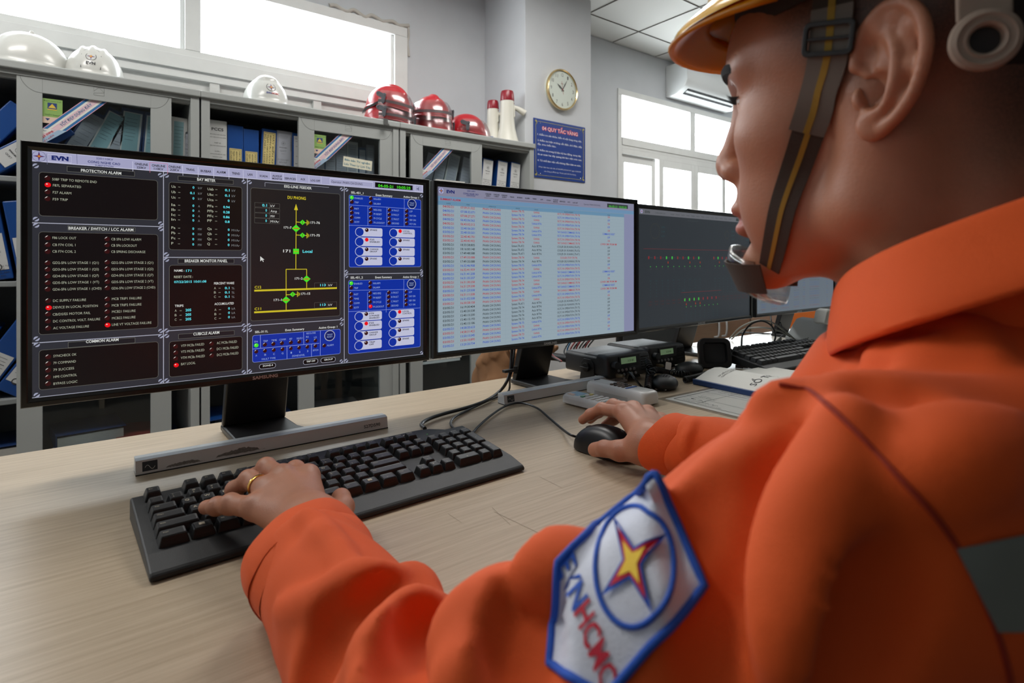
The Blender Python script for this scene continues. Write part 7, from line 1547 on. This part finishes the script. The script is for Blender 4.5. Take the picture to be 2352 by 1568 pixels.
def hit(pixels, field, off=0.0, dmin=0.12, dmax=1.2):
    """points where the sight lines through these places meet the surface (or pass closest to it)"""
    px = np.array(pixels, float); u = (px[:, 0]-1176)/F; w_ = (px[:, 1]-HZ)/F
    D = np.stack([CT+u*ST, ST-u*CT, -w_], 1); O = np.array([0, 0, H]); n = np.linalg.norm(D, axis=1)
    t = np.full(len(px), dmin); best = t.copy(); bd = np.full(len(px), 9.0)
    for _ in range(120):
        P = O+D*t[:, None]; v = field(P[:, 0], P[:, 1], P[:, 2]); upd = v < bd-1e-6; best = np.where(upd, t, best); bd = np.where(upd, v, bd)
        t = np.where(v > 0.0003, t+v*0.7/n, t); t = np.minimum(t, dmax)
    P = O+D*best[:, None]; e = 1e-3
    for _ in range(3):
        v = field(P[:, 0], P[:, 1], P[:, 2])
        g = np.stack([field(P[:, 0]+e, P[:, 1], P[:, 2])-v, field(P[:, 0], P[:, 1]+e, P[:, 2])-v, field(P[:, 0], P[:, 1], P[:, 2]+e)-v], 1); g /= np.linalg.norm(g, axis=1)[:, None]+1e-12
        P = P-g*v[:, None]
    return P+g*off, g
# folds: (polyline in the photo, radius, sink below surface, +1 ridge / -1 groove)
FOLDS = [
 ([(700, 1178), (745, 1225), (790, 1262)], .009, .006, 1), ([(770, 1255), (805, 1305), (850, 1330)], .008, .005, 1),
 ([(640, 1400), (740, 1375), (830, 1330), (905, 1318)], .010, .006, 1), ([(905, 1322), (960, 1318), (1010, 1338)], .010, .005, 1),
 ([(790, 1420), (740, 1480), (705, 1568), (690, 1650)], .022, -.010, -1), ([(900, 1345), (820, 1400), (775, 1450)], .012, -.004, -1),
 ([(1040, 1352), (950, 1410), (870, 1500), (840, 1600)], .015, .007, 1), ([(1060, 1370), (985, 1450), (945, 1540), (930, 1640)], .018, -.009, -1),
 ([(1165, 1300), (1120, 1360), (1080, 1450), (1050, 1600)], .018, .006, 1), ([(1150, 1330), (1140, 1430), (1130, 1560)], .010, .004, 1),
 ([(1250, 1310), (1215, 1400), (1200, 1500), (1205, 1600)], .017, -.008, -1), ([(1330, 1265), (1270, 1300), (1215, 1330)], .012, .004, 1),

 ([(1880, 1000), (1760, 1150), (1690, 1330), (1640, 1568)], .020, -.010, -1), ([(1960, 960), (1900, 1150), (1850, 1350), (1830, 1568)], .016, .006, 1),
 ([(1900, 830), (2050, 818), (2280, 815)], .009, .005, 1), ([(2085, 740), (2180, 750), (2275, 805)], .009, .005, 1), ([(1900, 845), (2000, 880), (2120, 900)], .010, -.004, -1),
 ([(1840, 790), (1770, 850), (1700, 930)], .007, .003, 1), ([(2352, 1000), (2200, 1050), (2100, 1120)], .014, .005, 1), ([(2040, 1300), (1980, 1450), (1950, 1600)], .014, -.007, -1),
 ([(1500, 1110), (1560, 1080), (1640, 1000)], .008, .004, 1), ([(1640, 1110), (1590, 1200), (1600, 1300)], .012, -.005, -1),
 ([(1595, 965), (1580, 1000), (1570, 1040)], .005, .003, 1)]
_caps = []
for pl, r, sink, sg_ in FOLDS:
    P, g = hit(pl, jacket_base); P = P-g*sink*0.5
    C = catmull([V(*p) for p in P], 4)
    for i in range(len(C)-1):
        if (C[i+1]-C[i]).length < 0.014: _caps.append((np.array(C[i]), np.array(C[i+1]), r*(0.55+0.45*math.sin(math.pi*(i+0.5)/(len(C)-1))), sg_))
def jacket_field(X, Y, Z):
    d = jacket_base(X, Y, Z); xs, ys, zs = X[:, 0, 0], Y[0, :, 0], Z[0, 0, :]
    for a, b_, r, sg_ in _caps:
        lo = np.minimum(a, b_)-r-0.03; hi = np.maximum(a, b_)+r+0.03
        i0, i1 = np.searchsorted(xs, (lo[0], hi[0])); j0, j1 = np.searchsorted(ys, (lo[1], hi[1])); k0, k1 = np.searchsorted(zs, (lo[2], hi[2]))
        if i1 <= i0 or j1 <= j0 or k1 <= k0: continue
        s_ = (slice(i0, i1), slice(j0, j1), slice(k0, k1)); c = sd_cap(X[s_], Y[s_], Z[s_], a, b_, r)
        d[s_] = smin(d[s_], c, 0.009) if sg_ > 0 else smax(d[s_], -c, 0.009)
    # fine random creasing of the cloth
    w1 = np.sin(X*62+3*np.sin(Y*31+Z*17))*np.sin(Z*55+2*np.sin(X*27))*np.sin(Y*47+1.0)
    d = d+0.0016*w1+0.0010*np.sin((X+Y*0.6-Z*0.8)*120+4*np.sin(Y*21+X*13))
    # hem flat above the desk, open cuffs, neck opening
    d = smax(d, -(sd_cap(X, Y, Z, (0.435, 0.115, 0.97), (0.425, 0.13, 1.10), 0.062, 0.070)), 0.006)
    for w_, e_, r in ((JA['wL'], JA['eL'], 0.040), (JA['wR'], JA['eR'], 0.035)):
        w_ = np.array(w_); ax = w_-np.array(e_); ax /= np.linalg.norm(ax)
        pl = (X-w_[0])*ax[0]+(Y-w_[1])*ax[1]+(Z-w_[2])*ax[2]
        near = (np.abs(X-w_[0]) < 0.1)&(np.abs(Y-w_[1]) < 0.09)&(np.abs(Z-w_[2]) < 0.1)
        d = np.where(near, smax(d, pl+0.018, 0.004), d)
    on = Y > 0.30; d = np.where(on, smax(d, DZ+0.0015-Z, 0.006), d)
    return smax(d, 0.47-Z, 0.01)
jv_, jf_ = surface_nets(jacket_field, (0.055, -0.10, 0.46), (0.775, 0.535, 1.06), 0.0042)
# ---- assemble ----
person = thing('person', 'person in orange jacket working at the desk, left hand typing, right hand on the mouse', 'person', (0.43, 0.05, 0))
def combine(parts):
    vs_, fs_, n = [], [], 0
    for v, f in parts: vs_.append(v); fs_.append(f+n); n += len(v)
    return np.concatenate(vs_), np.concatenate(fs_)
def low_body(X, Y, Z):
    d = sd_ell(X, Y, Z, (0.43, 0.08, 0.80), (0.15, 0.09, 0.18)); d = smin(d, sd_ell(X, Y, Z, (0.43, 0.05, 0.58), (0.14, 0.10, 0.15)), 0.05)
    for s_, e_, w_ in ((JA['sL'], JA['eL'], LH['arm']), (JA['sR'], JA['eR'], RHd['arm'])): d = smin(d, smin(sd_cap(X, Y, Z, s_, e_, 0.034, 0.032), sd_cap(X, Y, Z, e_, w_, 0.032, 0.026), 0.01), 0.02)
    return smin(d, sd_cap(X, Y, Z, (0.43, 0.09, 0.93), (0.432, 0.10, 1.0), 0.06, 0.055), 0.03)
bv_, bf_ = surface_nets(low_body, (0.08, -0.08, 0.42), (0.74, 0.50, 1.02), 0.008)
hw = to_world(hv_); nh = len(hv_)
vv, ff = combine([(hw, hf_), (to_world(ev_), ef_), (to_world(ev2), ef2), (lv_, lf_), (rv_, rf_), (bv_, bf_)])
OFF = np.array([0.43, 0.05, 0])
body = mesh_obj('body', vv-OFF, ff, SKH, person, 1)
at = body.data.attributes.new('hair', 'FLOAT', 'POINT'); a_ = np.zeros(len(vv), np.float32); a_[:nh] = hair_mask(hv_); at.data.foreach_set('value', a_)
at = body.data.attributes.new('lip', 'FLOAT', 'POINT'); a_ = np.zeros(len(vv), np.float32); a_[:nh] = lip_mask(hv_); at.data.foreach_set('value', a_)
jk = mesh_obj('jacket', jv_-OFF, jf_, JK, person, 2)
def pobj(name, mb, mats, parent=None, **k):
    mb.v = [tuple(np.array(v)-OFF) for v in mb.v]; return obj(name, mb, mats, parent if parent is not None else person, **k)
# ears/eyes/brows/hair
for sy in (1, -1):
    b = MB(); n = 20; c = (0.0765, sy*0.032, 0.020)
    rg = []
    for j in range(9):
        t = math.pi*j/8; rg.append([hp(c[0]+0.0127*math.cos(t), c[1]+0.0127*math.sin(t)*math.cos(p), c[2]+0.0127*math.sin(t)*math.sin(p)) for p in np.linspace(0, 2*math.pi, n+1)[:-1]])
    b.rings(rg, cap=False); e = pobj('eye', b, [mat('eye_white', (206, 202, 198), 0.15), mat('eye_dark', (30, 20, 16), 0.1)], smooth=180)
    for p in e.data.polygons:
        cc_ = np.array(p.center)+OFF-HC; q = RH @ cc_
        if q[0] > c[0]+0.0112: p.material_index = 1
    b = MB()
    for k in range(9):
        y0_ = 0.020+0.003*k; f0 = 0.0905-0.9*(y0_-0.02)**1.0*0.35; b.tube([hp(f0, sy*y0_, 0.0215), hp(f0+0.006, sy*(y0_+0.001), 0.0225), hp(f0+0.009, sy*(y0_+0.002), 0.0245)], [0.0005, 0.0004, 0.0001], 4)
    b.tube([hp(0.0905-0.0035*k*0.3, sy*(0.019+0.0029*k), 0.0225-0.0002*k) for k in range(10)], 0.0008, 5); pobj('eyelashes', b, mat('lash_black', (14, 12, 12), 0.6))
    b = MB(); rnd = random.Random(5); b.tube(catmull([hp(0.1005, sy*0.012, 0.0400), hp(0.0995, sy*0.022, 0.0430), hp(0.0945, sy*0.034, 0.0440), hp(0.0865, sy*0.046, 0.0415), hp(0.0790, sy*0.053, 0.0375)], 4), [0.0026+0.0022*math.sin(math.pi*(i+1)/18) for i in range(17)], 8)
    for k in range(150):
        s_ = rnd.random(); q, g = None, None
        yy = 0.012+0.040*s_; ff_ = 0.0995-0.022*s_**1.6-0.0; uu = 0.041+0.005*math.sin(s_*2.6)+rnd.uniform(-.004, .004)*(1-0.6*s_)
        p0 = hp(ff_, sy*yy, uu); b.tube([p0, p0+Vector(0.006*(l_h*sy*0.9+u_h*0.35+f_h*0.25))], [0.0006, 0.0002], 3, cap=False)
    pobj('eyebrow', b, mat('brow_hair', (20, 16, 15), 0.8))
def hair_field(X, Y, Z):
    d = sd_ell(X, Y, Z, (-0.014, 0, 0.050), (0.1075, 0.0800, 0.0860)); d = d+0.0010*np.sin(X*700)*np.sin(Y*650+1)*np.sin(Z*720)
    reg = smax(0.062+1.2*np.clip(X-0.045, 0, 1)-Z, X-0.085, 0.01)
    back = smax(X+0.048, -0.035-Z, 0.01); reg = smin(reg, back, 0.01)
    return smax(d, reg, 0.003)
v_, f_ = surface_nets(hair_field, (-0.13, -0.09, -0.05), (0.10, 0.09, 0.145), 0.003)
mesh_obj('hair', to_world(v_)-OFF, f_, mat('hair_black', (20, 17, 16), 0.75, bump=0.8, bscale=1500), person, 0)
# fingernails and ring
NAIL = mat('nail', (206, 156, 134), 0.25)
def nail(p, d, up, w_=0.0058, L_=0.0085, r=0.0075):
    p = V(*p); d = V(*d).normalized(); up = (V(*up)-d*V(*up).dot(d)).normalized(); s_ = d.cross(up); rg = []
    for i in range(5):
        t = -1+2*i/4; rg.append([p+s_*(w_*math.sin(a)*(1-0.12*t*t))+up*(r*math.cos(a*0.75)+0.0004)+d*(L_*t*0.5) for a in np.linspace(-0.95, 0.95, 7)])
    b = MB(); b.rings(rg, cap=False, closed=False); pobj('fingernail', b, NAIL, smooth=80)
nail((0.2315, 0.6045, 0.7895), (0.25, 1, 0.05), (0.75, -0.25, 0.8), r=0.0079); nail((0.1135, 0.6645, 0.7903), (-0.45, 0.9, -0.25), (0, 0.25, 1), w_=0.0048, r=0.0070)
nail((0.612, 0.5955, 0.768), (0.3, 0.9, -0.3), (-0.85, 0, 0.6), r=0.0079); nail((0.656, 0.663, 0.790), (-0.2, 0.9, -0.5), (0, 0.4, 1), w_=0.005, r=0.0068)
a, c = V(0.1585, 0.620, 0.811), V(0.150, 0.655, 0.813); ax = (c-a).normalized(); M = ax.to_track_quat('Z', 'Y').to_matrix().to_4x4(); M.translation = a+(c-a)*0.42
b = MB(); b.lathe([(0.0106, -0.0016), (0.0115, -0.0014), (0.0117, 0), (0.0115, 0.0014), (0.0106, 0.0016), (0.0105, 0), (0.0106, -0.0016)], M, 40); pobj('ring', b, mat('ring_gold', (232, 184, 96), 0.18, 1.0), smooth=50, label='thin plain gold ring')
# knuckle creases
# seams, reflective band, badge on the jacket surface
g_ = lambda X, Y, Z: jacket_base(X, Y, Z)
def jfield_pts(X, Y, Z):
    sh = X.shape; d = jacket_base(X, Y, Z)
    for a, b_, r, sg_ in _caps:
        c = sd_cap(X, Y, Z, a, b_, r); d = smin(d, c, 0.009) if sg_ > 0 else smax(d, -c, 0.009)
    w1 = np.sin(X*62+3*np.sin(Y*31+Z*17))*np.sin(Z*55+2*np.sin(X*27))*np.sin(Y*47+1.0)
    return d+0.0016*w1+0.0010*np.sin((X+Y*0.6-Z*0.8)*120+4*np.sin(Y*21+X*13))
def seam(pl, r=0.0011, off=0.0002, n=6):
    C = catmull([V(x, y, 0) for x, y in pl], n); P, g = hit([(c.x, c.y) for c in C], jfield_pts, off); return MB().tube([V(*p) for p in P], r, 6)
for pl in [[(1790, 882), (1830, 890), (1868, 902), (1960, 985), (2060, 1090), (2160, 1200), (2235, 1320), (2300, 1480), (2330, 1600)]]: pobj('seam', seam(pl, r=0.0010), JKD, jk)
def drape(quad, n, m_, off):
    """grid over a quadrilateral, laid on the cloth"""
    hmq = homog([(0, 0), (1, 0), (1, 1), (0, 1)], quad); px = [hmq(i/n, j/m_) for j in range(m_+1) for i in range(n+1)]; P, g = hit(px, jfield_pts, off)
    b = MB(); b.add([V(*p) for p in P], [(j*(n+1)+i, j*(n+1)+i+1, (j+1)*(n+1)+i+1, (j+1)*(n+1)+i) for j in range(m_) for i in range(n)]); return b
pobj('reflective_band', drape([(2193, 1258), (2420, 1212), (2420, 1447), (2288, 1447)], 16, 16, 0.0012), mat('reflective_grey', (128, 134, 130), 0.35, 0.2, bump=0.3, bscale=2000), jk, smooth=60)
QA, QB, QC, QE = (1500, 1080), (1616, 1345), (1395, 1600), (1284, 1292)
hq = homog([(0, 1), (1, 1), (1, 0), (0, 0)], [QA, QB, QC, QE])
BW_ = mat('badge_white', (214, 216, 228), 0.75, bump=0.3, bscale=900); BB = mat('badge_blue', (22, 84, 190), 0.7, bump=0.4, bscale=1500); BRd = mat('badge_red', (206, 26, 56), 0.7, bump=0.4, bscale=1500); BY = mat('badge_yellow', (250, 206, 60), 0.7); BU = mat('badge_purple', (110, 40, 110), 0.7)
def lay(pts, off): P, g = hit([hq(x, y) for x, y in pts], jfield_pts, off, dmax=0.34); return [V(*p) for p in P]
poly = [(0, 1), (1, 1), (1, 0.0), (0.52, -0.30), (0.0, 0.0)]
b = MB(); N = 26; idx = {}; pts = []
for j in range(N+1):
    v = -0.30+1.30*j/N
    for i in range(N+1):
        u_ = i/N
        if v < 0:   # pointed foot
            k = (v+0.30)/0.30; u_ = 0.52+(u_-0.52)*max(k, 0.0)
        pts.append((u_, v))
P = lay(pts, 0.0014); b.add(P, [(j*(N+1)+i, j*(N+1)+i+1, (j+1)*(N+1)+i+1, (j+1)*(N+1)+i) for j in range(N) for i in range(N)])
bd = pobj('badge', b, BW_, jk, smooth=60, label='white embroidered arm badge with blue border and star emblem')
b = MB(); ed = []
for (x0, y0), (x1, y1) in zip(poly, poly[1:]+poly[:1]):
    for k in range(14): ed.append((x0+(x1-x0)*k/14, y0+(y1-y0)*k/14))
P = lay(ed, 0.0016); P.append(P[0]); b.tube(P, 0.0017, 8); pobj('border', b, BB, bd, smooth=60)
cu, cv_, ru, rv = 0.47, 0.55, 0.40, 0.335
b = MB(); P = lay([(cu+ru*math.cos(t), cv_+rv*math.sin(t)) for t in np.linspace(0, 2*math.pi, 57)], 0.0019); b.tube(P, 0.0011, 8)
def flat(poly_, off, mi):
    P = lay(poly_, off); c = lay([(sum(p[0] for p in poly_)/len(poly_), sum(p[1] for p in poly_)/len(poly_))], off)[0]; b.mat(mi).add([c]+P, [(0, 1+i, 1+(i+1) % len(P)) for i in range(len(P))])
for sc, off, mi, inn in ((0.96, 0.0030, 0, 0.27), (0.70, 0.0034, 1, 0.29), (0.42, 0.0038, 2, 0.36)):
    st = []
    for i in range(8):
        t = math.radians(45)*i + math.radians(90); rr_ = sc if i % 2 == 0 else sc*inn; st.append((cu+ru*rr_*math.cos(t), cv_+rv*rr_*math.sin(t)))
    dense = []
    for p, q in zip(st, st[1:]+st[:1]):
        for k in range(8): dense.append((p[0]+(q[0]-p[0])*k/8, p[1]+(q[1]-p[1])*k/8))
    flat(dense, off, mi)
pobj('star_emblem', b, [BB, BRd, BY], bd, smooth=60)
class LayM:
    def __init__(s, off): s.off = off
b = MB()
for st, x0, w_, mi in (('EVN', 0.03, 0.36, 0), ('HCMC', 0.40, 0.56, 1)):
    co, fs_, wd = glyphs(st, 0.02); sx = w_/wd; h_ = 0.15/CAP
    P = lay([(x0+p[0]*sx, -0.01+0.0*p[0]+p[1]*h_) for p in co], 0.0022); b.mat(mi).add(P, fs_)
pobj('badge_lettering', b, [BB, BRd], bd)
# cuffs: a hemmed band of cloth round each wrist
for w_, e_, ra, rb, L0, ph in ((JA['wL'], JA['eL'], 0.0490, 0.0415, 0.060, 0.3), (JA['wR'], JA['eR'], 0.0440, 0.0400, 0.062, 1.1)):
    w_ = V(*w_); ax = (w_-V(*e_)).normalized(); sx_ = ax.cross(V(0, 0, 1)).normalized(); up_ = sx_.cross(ax); rg = []
    for t_, k_, sgn in ((-L0, 0.93, 1), (-L0*0.6, 1.0, 1), (-0.029, 1.015, 1), (-0.0275, 0.995, 1), (-0.026, 1.01, 1), (-0.010, 1.02, 1), (0.006, 1.03, 1), (0.010, 1.01, 1), (0.0095, 0.965, 1), (0.0, 0.955, 1), (-0.02, 0.95, 1), (-0.03, 0.6, 1)):
        ring_ = []
        for i in range(64):
            a_ = 2*math.pi*i/64; wob = 1+0.035*math.sin(2*a_+ph)+0.022*math.sin(3*a_+ph*3)+0.010*math.sin(7*a_+t_*60)
            q = w_+ax*(t_+0.006*math.sin(a_*2+ph)+0.010*math.cos(a_)*(1 if ph < 1 else -1)*(t_ > -0.03))+sx_*(ra*k_*wob*math.cos(a_))+up_*(rb*k_*wob*math.sin(a_))
            q.z = max(q.z, DZ+0.002); ring_.append(q)
        rg.append(ring_)
    b = MB(); b.rings(rg, cap=False); pobj('cuff', b, JK, jk, smooth=50)
# collar
b = MB(); n = 48; rg = []
prof = [(0.070, -0.068), (0.072, -0.015), (0.077, 0.002), (0.081, 0.006), (0.086, 0.003), (0.092, -0.008), (0.100, -0.022), (0.107, -0.036), (0.105, -0.040), (0.096, -0.026), (0.086, -0.010), (0.080, -0.030), (0.078, -0.070)]
nk = V(0.436, 0.100, 1.056); ax3 = V(0.0, 0.45, 1.0).normalized(); exx = V(1, 0, 0); eyy = ax3.cross(exx)
for i in range(n+1):
    a_ = math.radians(-252+324*i/n)     # open at the throat
    wob = 1+0.03*math.sin(a_*5); flare = 1+0.10*abs(math.cos(a_))
    rg.append([nk+exx*(r*flare*wob*1.05*math.cos(a_))+eyy*(r*1.0*wob*math.sin(a_))+ax3*z for r, z in prof])
b.rings(rg, cap=True); 
pobj('collar', b, JK, smooth=60, subd=1)
# trousers and the chair under the person (out of view, below the desk edge)
def trousers(X, Y, Z):
    d = sd_ell(X, Y, Z, (0.43, 0.03, 0.50), (0.18, 0.14, 0.11))
    for sx in (-1, 1):
        d = smin(d, sd_cap(X, Y, Z, (0.43+sx*0.10, 0.05, 0.50), (0.43+sx*0.14, 0.46, 0.53), 0.085, 0.065), 0.04); d = smin(d, sd_cap(X, Y, Z, (0.43+sx*0.14, 0.46, 0.52), (0.43+sx*0.15, 0.47, 0.12), 0.066, 0.05), 0.03)
    return d
v_, f_ = surface_nets(trousers, (0.14, -0.16, 0.05), (0.72, 0.56, 0.62), 0.012); mesh_obj('trousers', v_-OFF, f_, JK, person, 2)
for sx in (-1, 1):
    v_, f_ = surface_nets(lambda X, Y, Z: smax(smin(sd_ell(X, Y, Z, (0.43+sx*0.15, 0.53, 0.03), (0.05, 0.14, 0.06)), sd_cap(X, Y, Z, (0.43+sx*0.15, 0.47, 0.05), (0.43+sx*0.15, 0.47, 0.14), 0.05), 0.03), 0.002-Z, 0.004), (0.43+sx*0.15-0.08, 0.36, -0.01), (0.43+sx*0.15+0.08, 0.70, 0.22), 0.012)
    mesh_obj('shoe', v_-OFF, f_, BLKR, person, 1)
ch2 = thing('desk_chair', 'black chair the person sits on, hidden behind the orange jacket', 'chair', (0.43, 0.02, 0))
obj('seat', MB().prism(rrect(0.46, 0.44, 0.06, 5), 0.34, 0.395), BLKR, ch2, bevel=0.012)
obj('gas_column', MB().cyl(V(0, 0, 0.06), V(0, 0, 0.34), 0.026), CHF, ch2)
for k in range(5): a = 2*math.pi*k/5+0.3; obj('base_leg', MB().tube([V(0, 0, 0.09), V(0.27*math.cos(a), 0.27*math.sin(a), 0.06)], [0.03, 0.016], 10), CHF, ch2); obj('castor', MB().cyl(V(0.27*math.cos(a)-0.012*math.sin(a), 0.27*math.sin(a)+0.012*math.cos(a), 0.026), V(0.27*math.cos(a)+0.012*math.sin(a), 0.27*math.sin(a)-0.012*math.cos(a), 0.026), 0.026), BLKR, ch2)
# ---- yellow helmet with chin strap ----
HY = mat('helmet_yellow', (236, 176, 20), 0.22, trans=0.0, coat=0.5); HYU = backlit('helmet_amber_peak', (214, 146, 10), 0.35, 0.6)
WEB = mat('strap_webbing', (62, 52, 44), 0.8, bump=0.5, bscale=1500); STR = mat('strap_stripe', (150, 118, 36), 0.8); WEBL = mat('strap_end_grey', (104, 96, 88), 0.8)
CLR = glassy('chin_cup_plastic', (0.86, 0.80, 0.76), 0.12, 0.15)
o0 = hp(0, 0, 0); hm_ = Matrix(((f_h[0], l_h[0], u_h[0], 0), (f_h[1], l_h[1], u_h[1], 0), (f_h[2], l_h[2], u_h[2], 0), (0, 0, 0, 1)))
yh = thing('safety_helmet', 'yellow safety helmet with amber peak worn by the person', 'helmet'); yh.matrix_world = Matrix.Translation(o0) @ hm_
tilt = math.radians(-6); TM = Matrix.Translation((-0.006, 0, 0.078)) @ Matrix.Rotation(tilt, 4, 'Y')
rd = lambda x, y, z: 0.04*math.exp(-(y/0.3)**4)*(z > 0.3)
r_ = dome(0.122, 0.100, 0.105, rd, brim=(0.006, 0.026), n=72)
b = MB(); b.rings([[TM @ q for q in r] for r in r_], cap=False); obj('shell', b, HY, yh, smooth=55)
# peak: thin curved visor plate below the front rim
rg = []
for j in range(7):
    t = j/6; rr3_ = []
    for i in range(25):
        p = math.radians(-72+144*i/24); ov = (0.031*max(0, math.cos(p))**0.8)*t; dz = -0.012-0.013*t*max(0, math.cos(p))-0.012*(1-math.cos(p))*t
        rr3_.append(TM @ V((0.120+ov)*math.cos(p), (0.098+ov*0.8)*math.sin(p), dz))
    rg.append(rr3_)
b = MB(); b.rings(rg, cap=False, closed=False); obj('peak', b, HYU, yh, smooth=60, solid=0.003)
b = MB(); b.lathe([(0.0045, -0.0018), (0.0075, -0.0022), (0.0085, 0), (0.0075, 0.0022), (0.0045, 0.0018), (0.0045, -0.0018)], Matrix.Translation((0.052, 0.086, 0.082)) @ Matrix.Rotation(math.radians(90), 4, 'X'), 20); b.box(0.047, 0.057, 0.083, 0.089, 0.087, 0.110); obj('strap_lug', b, HY, yh, smooth=50)
b = MB()
for rr_, z_ in ((0, 0),): b.rings([[V((0.101+e)*math.cos(p)-0.008, (0.081+e)*math.sin(p), 0.064+h_-0.02*math.cos(p)*0.3) for p in np.linspace(0, 2*math.pi, 49)[:-1]] for e, h_ in ((0, 0.0), (0.002, 0.0), (0.003, 0.026), (0.001, 0.026), (0, 0.0))], cap=False); obj('headband', b, mat('headband_dark', (46, 40, 36), 0.8), yh, smooth=60)
def hfield_w(X, Y, Z):
    p = np.stack([X-HC[0], Y-HC[1], Z-HC[2]], -1) @ RH.T; return head_field(p[..., 0], p[..., 1], p[..., 2])
def strap(pl, w_, off, name, m_, stripe=True, par=None, th=0.0012):
    """webbing lying on the cheek; pl = centre line, w_ = width"""
    C = catmull([V(x, y, 0) for x, y in pl], 6); P, g = hit([(c.x, c.y) for c in C], hfield_w, off)
    R3 = np.array(RH); loc = lambda q: V(*(R3 @ (np.array(q)-HC)))
    P = [loc(p) for p in P]; G = [V(*(R3 @ q)) for q in g]; rg = []; rs = []
    for i, p in enumerate(P):
        t = (P[min(i+1, len(P)-1)]-P[max(i-1, 0)]).normalized(); s_ = t.cross(G[i]).normalized(); ww = w_ if not isinstance(w_, tuple) else w_[0]+(w_[1]-w_[0])*i/(len(P)-1)
        rg.append([p-s_*ww/2, p+s_*ww/2, p+s_*ww/2+G[i]*th, p-s_*ww/2+G[i]*th]); rs.append([p-s_*ww*.09+G[i]*(th+.0001), p+s_*ww*.09+G[i]*(th+.0001), p+s_*ww*.09+G[i]*(th+.0004), p-s_*ww*.09+G[i]*(th+.0004)])
    o = obj(name, MB().rings(rg), m_, par or yh, smooth=40)
    if stripe: obj('stripe', MB().rings(rs), STR, o)
    return o, P, G
s1, P1, G1 = strap([(1925, -60), (1915, 20), (1912, 90), (1898, 165), (1872, 260), (1848, 330), (1825, 400), (1800, 480), (1783, 560), (1772, 610)], (0.0225, 0.0150), 0.0022, 'chin_strap', WEB)
s2, P2, G2 = strap([(1918, 20), (1912, 90), (1900, 165), (1876, 245), (1852, 306)], (0.0225, 0.0205), 0.0042, 'strap_tail', WEBL)
# buckle
i = min(range(len(P2)), key=lambda k: (P2[k]-P2[6]).length); p = P2[6]; t = (P2[7]-P2[5]).normalized(); g = G2[6]; s_ = t.cross(g).normalized(); Mb = frame_at(p+g*0.0015, s_, t, g)
b = MB(); o_ = rrect(0.0275, 0.0195, 0.0035, 4); i_ = rrect(0.0225, 0.0135, 0.002, 4)
b.rings([[Mb @ V(x, y, 0) for x, y in o_], [Mb @ V(x, y, 0.003) for x, y in o_], [Mb @ V(x, y, 0.003) for x, y in i_], [Mb @ V(x, y, 0) for x, y in i_], [Mb @ V(x, y, 0) for x, y in o_]], cap=False); b.box(-0.012, 0.012, -0.001, 0.001, 0.001, 0.0025, Mb); obj('buckle', b, BLK, yh, bevel=0.0005)
# chin cup and the strap through it
def cupp(a_, q, k=1.0): return V(0.074+0.0375*k*math.cos(q)*math.cos(a_), 0.040*k*math.cos(q)*math.sin(a_), -0.094+0.034*k*math.sin(q))
rg = [[cupp(math.radians(-80+160*j/12), math.radians(22*math.cos(math.radians(-80+160*j/12))**2-2-86*k/10)) for k in range(11)] for j in range(13)]
b = MB(); b.rings(rg, cap=False, closed=False); obj('chin_cup', b, CLR, yh, smooth=70, solid=0.0022)
rg = []
for k in range(19):
    a_ = math.radians(-88+176*k/18); q0, q1 = math.radians(2-6*abs(math.sin(a_))), math.radians(-36-4*abs(math.sin(a_)))
    rg.append([cupp(a_, q0, 1.06), cupp(a_, q1, 1.06), cupp(a_, q1, 1.10), cupp(a_, q0, 1.10)])
obj('chin_band', MB().rings(rg), WEB, yh, smooth=40)
# rear adjusting ring on its strap
rc = Wd(2262, 92, 0.272); lc = V(*(RH @ (np.array(rc)-HC))); vd = V(*(RH @ np.array((V(0, 0, H)-rc).normalized()))); n_ = (vd*0.6+V(-0.35, 0.75, 0.0)).normalized(); Mr = n_.to_track_quat('Z', 'Y').to_matrix().to_4x4(); Mr.translation = lc
b = MB(); b.lathe([(0.0062, 0.0), (0.0066, 0.003), (0.0080, 0.0040), (0.0086, 0.0032), (0.0105, 0.0032), (0.0115, 0.0040), (0.0138, 0.0028), (0.0144, 0.0), (0.0140, -0.0025), (0.0062, -0.0025), (0.0062, 0.0)], Mr, 48); obj('adjusting_ring', b, mat('ring_offwhite', (150, 132, 118), 0.5), yh, smooth=40)
b = MB(); b.tube([lc+V(0, -0.002, 0.014), lc+V(0.006, -0.004, 0.05), lc+V(0.01, -0.004, 0.08)], 0.004, 8); b.box(-0.0105, 0.0105, 0.010, 0.040, -0.003, 0.001, Mr); obj('ring_mount', b, mat('ring_offwhite', (150, 132, 118), 0.5), yh, bevel=0.001)
obj('ring_hub', MB().lathe([(0.0001, -0.001), (0.0064, -0.001)], Mr, 24), mat('hub_dark', (30, 22, 18), 0.6), yh)
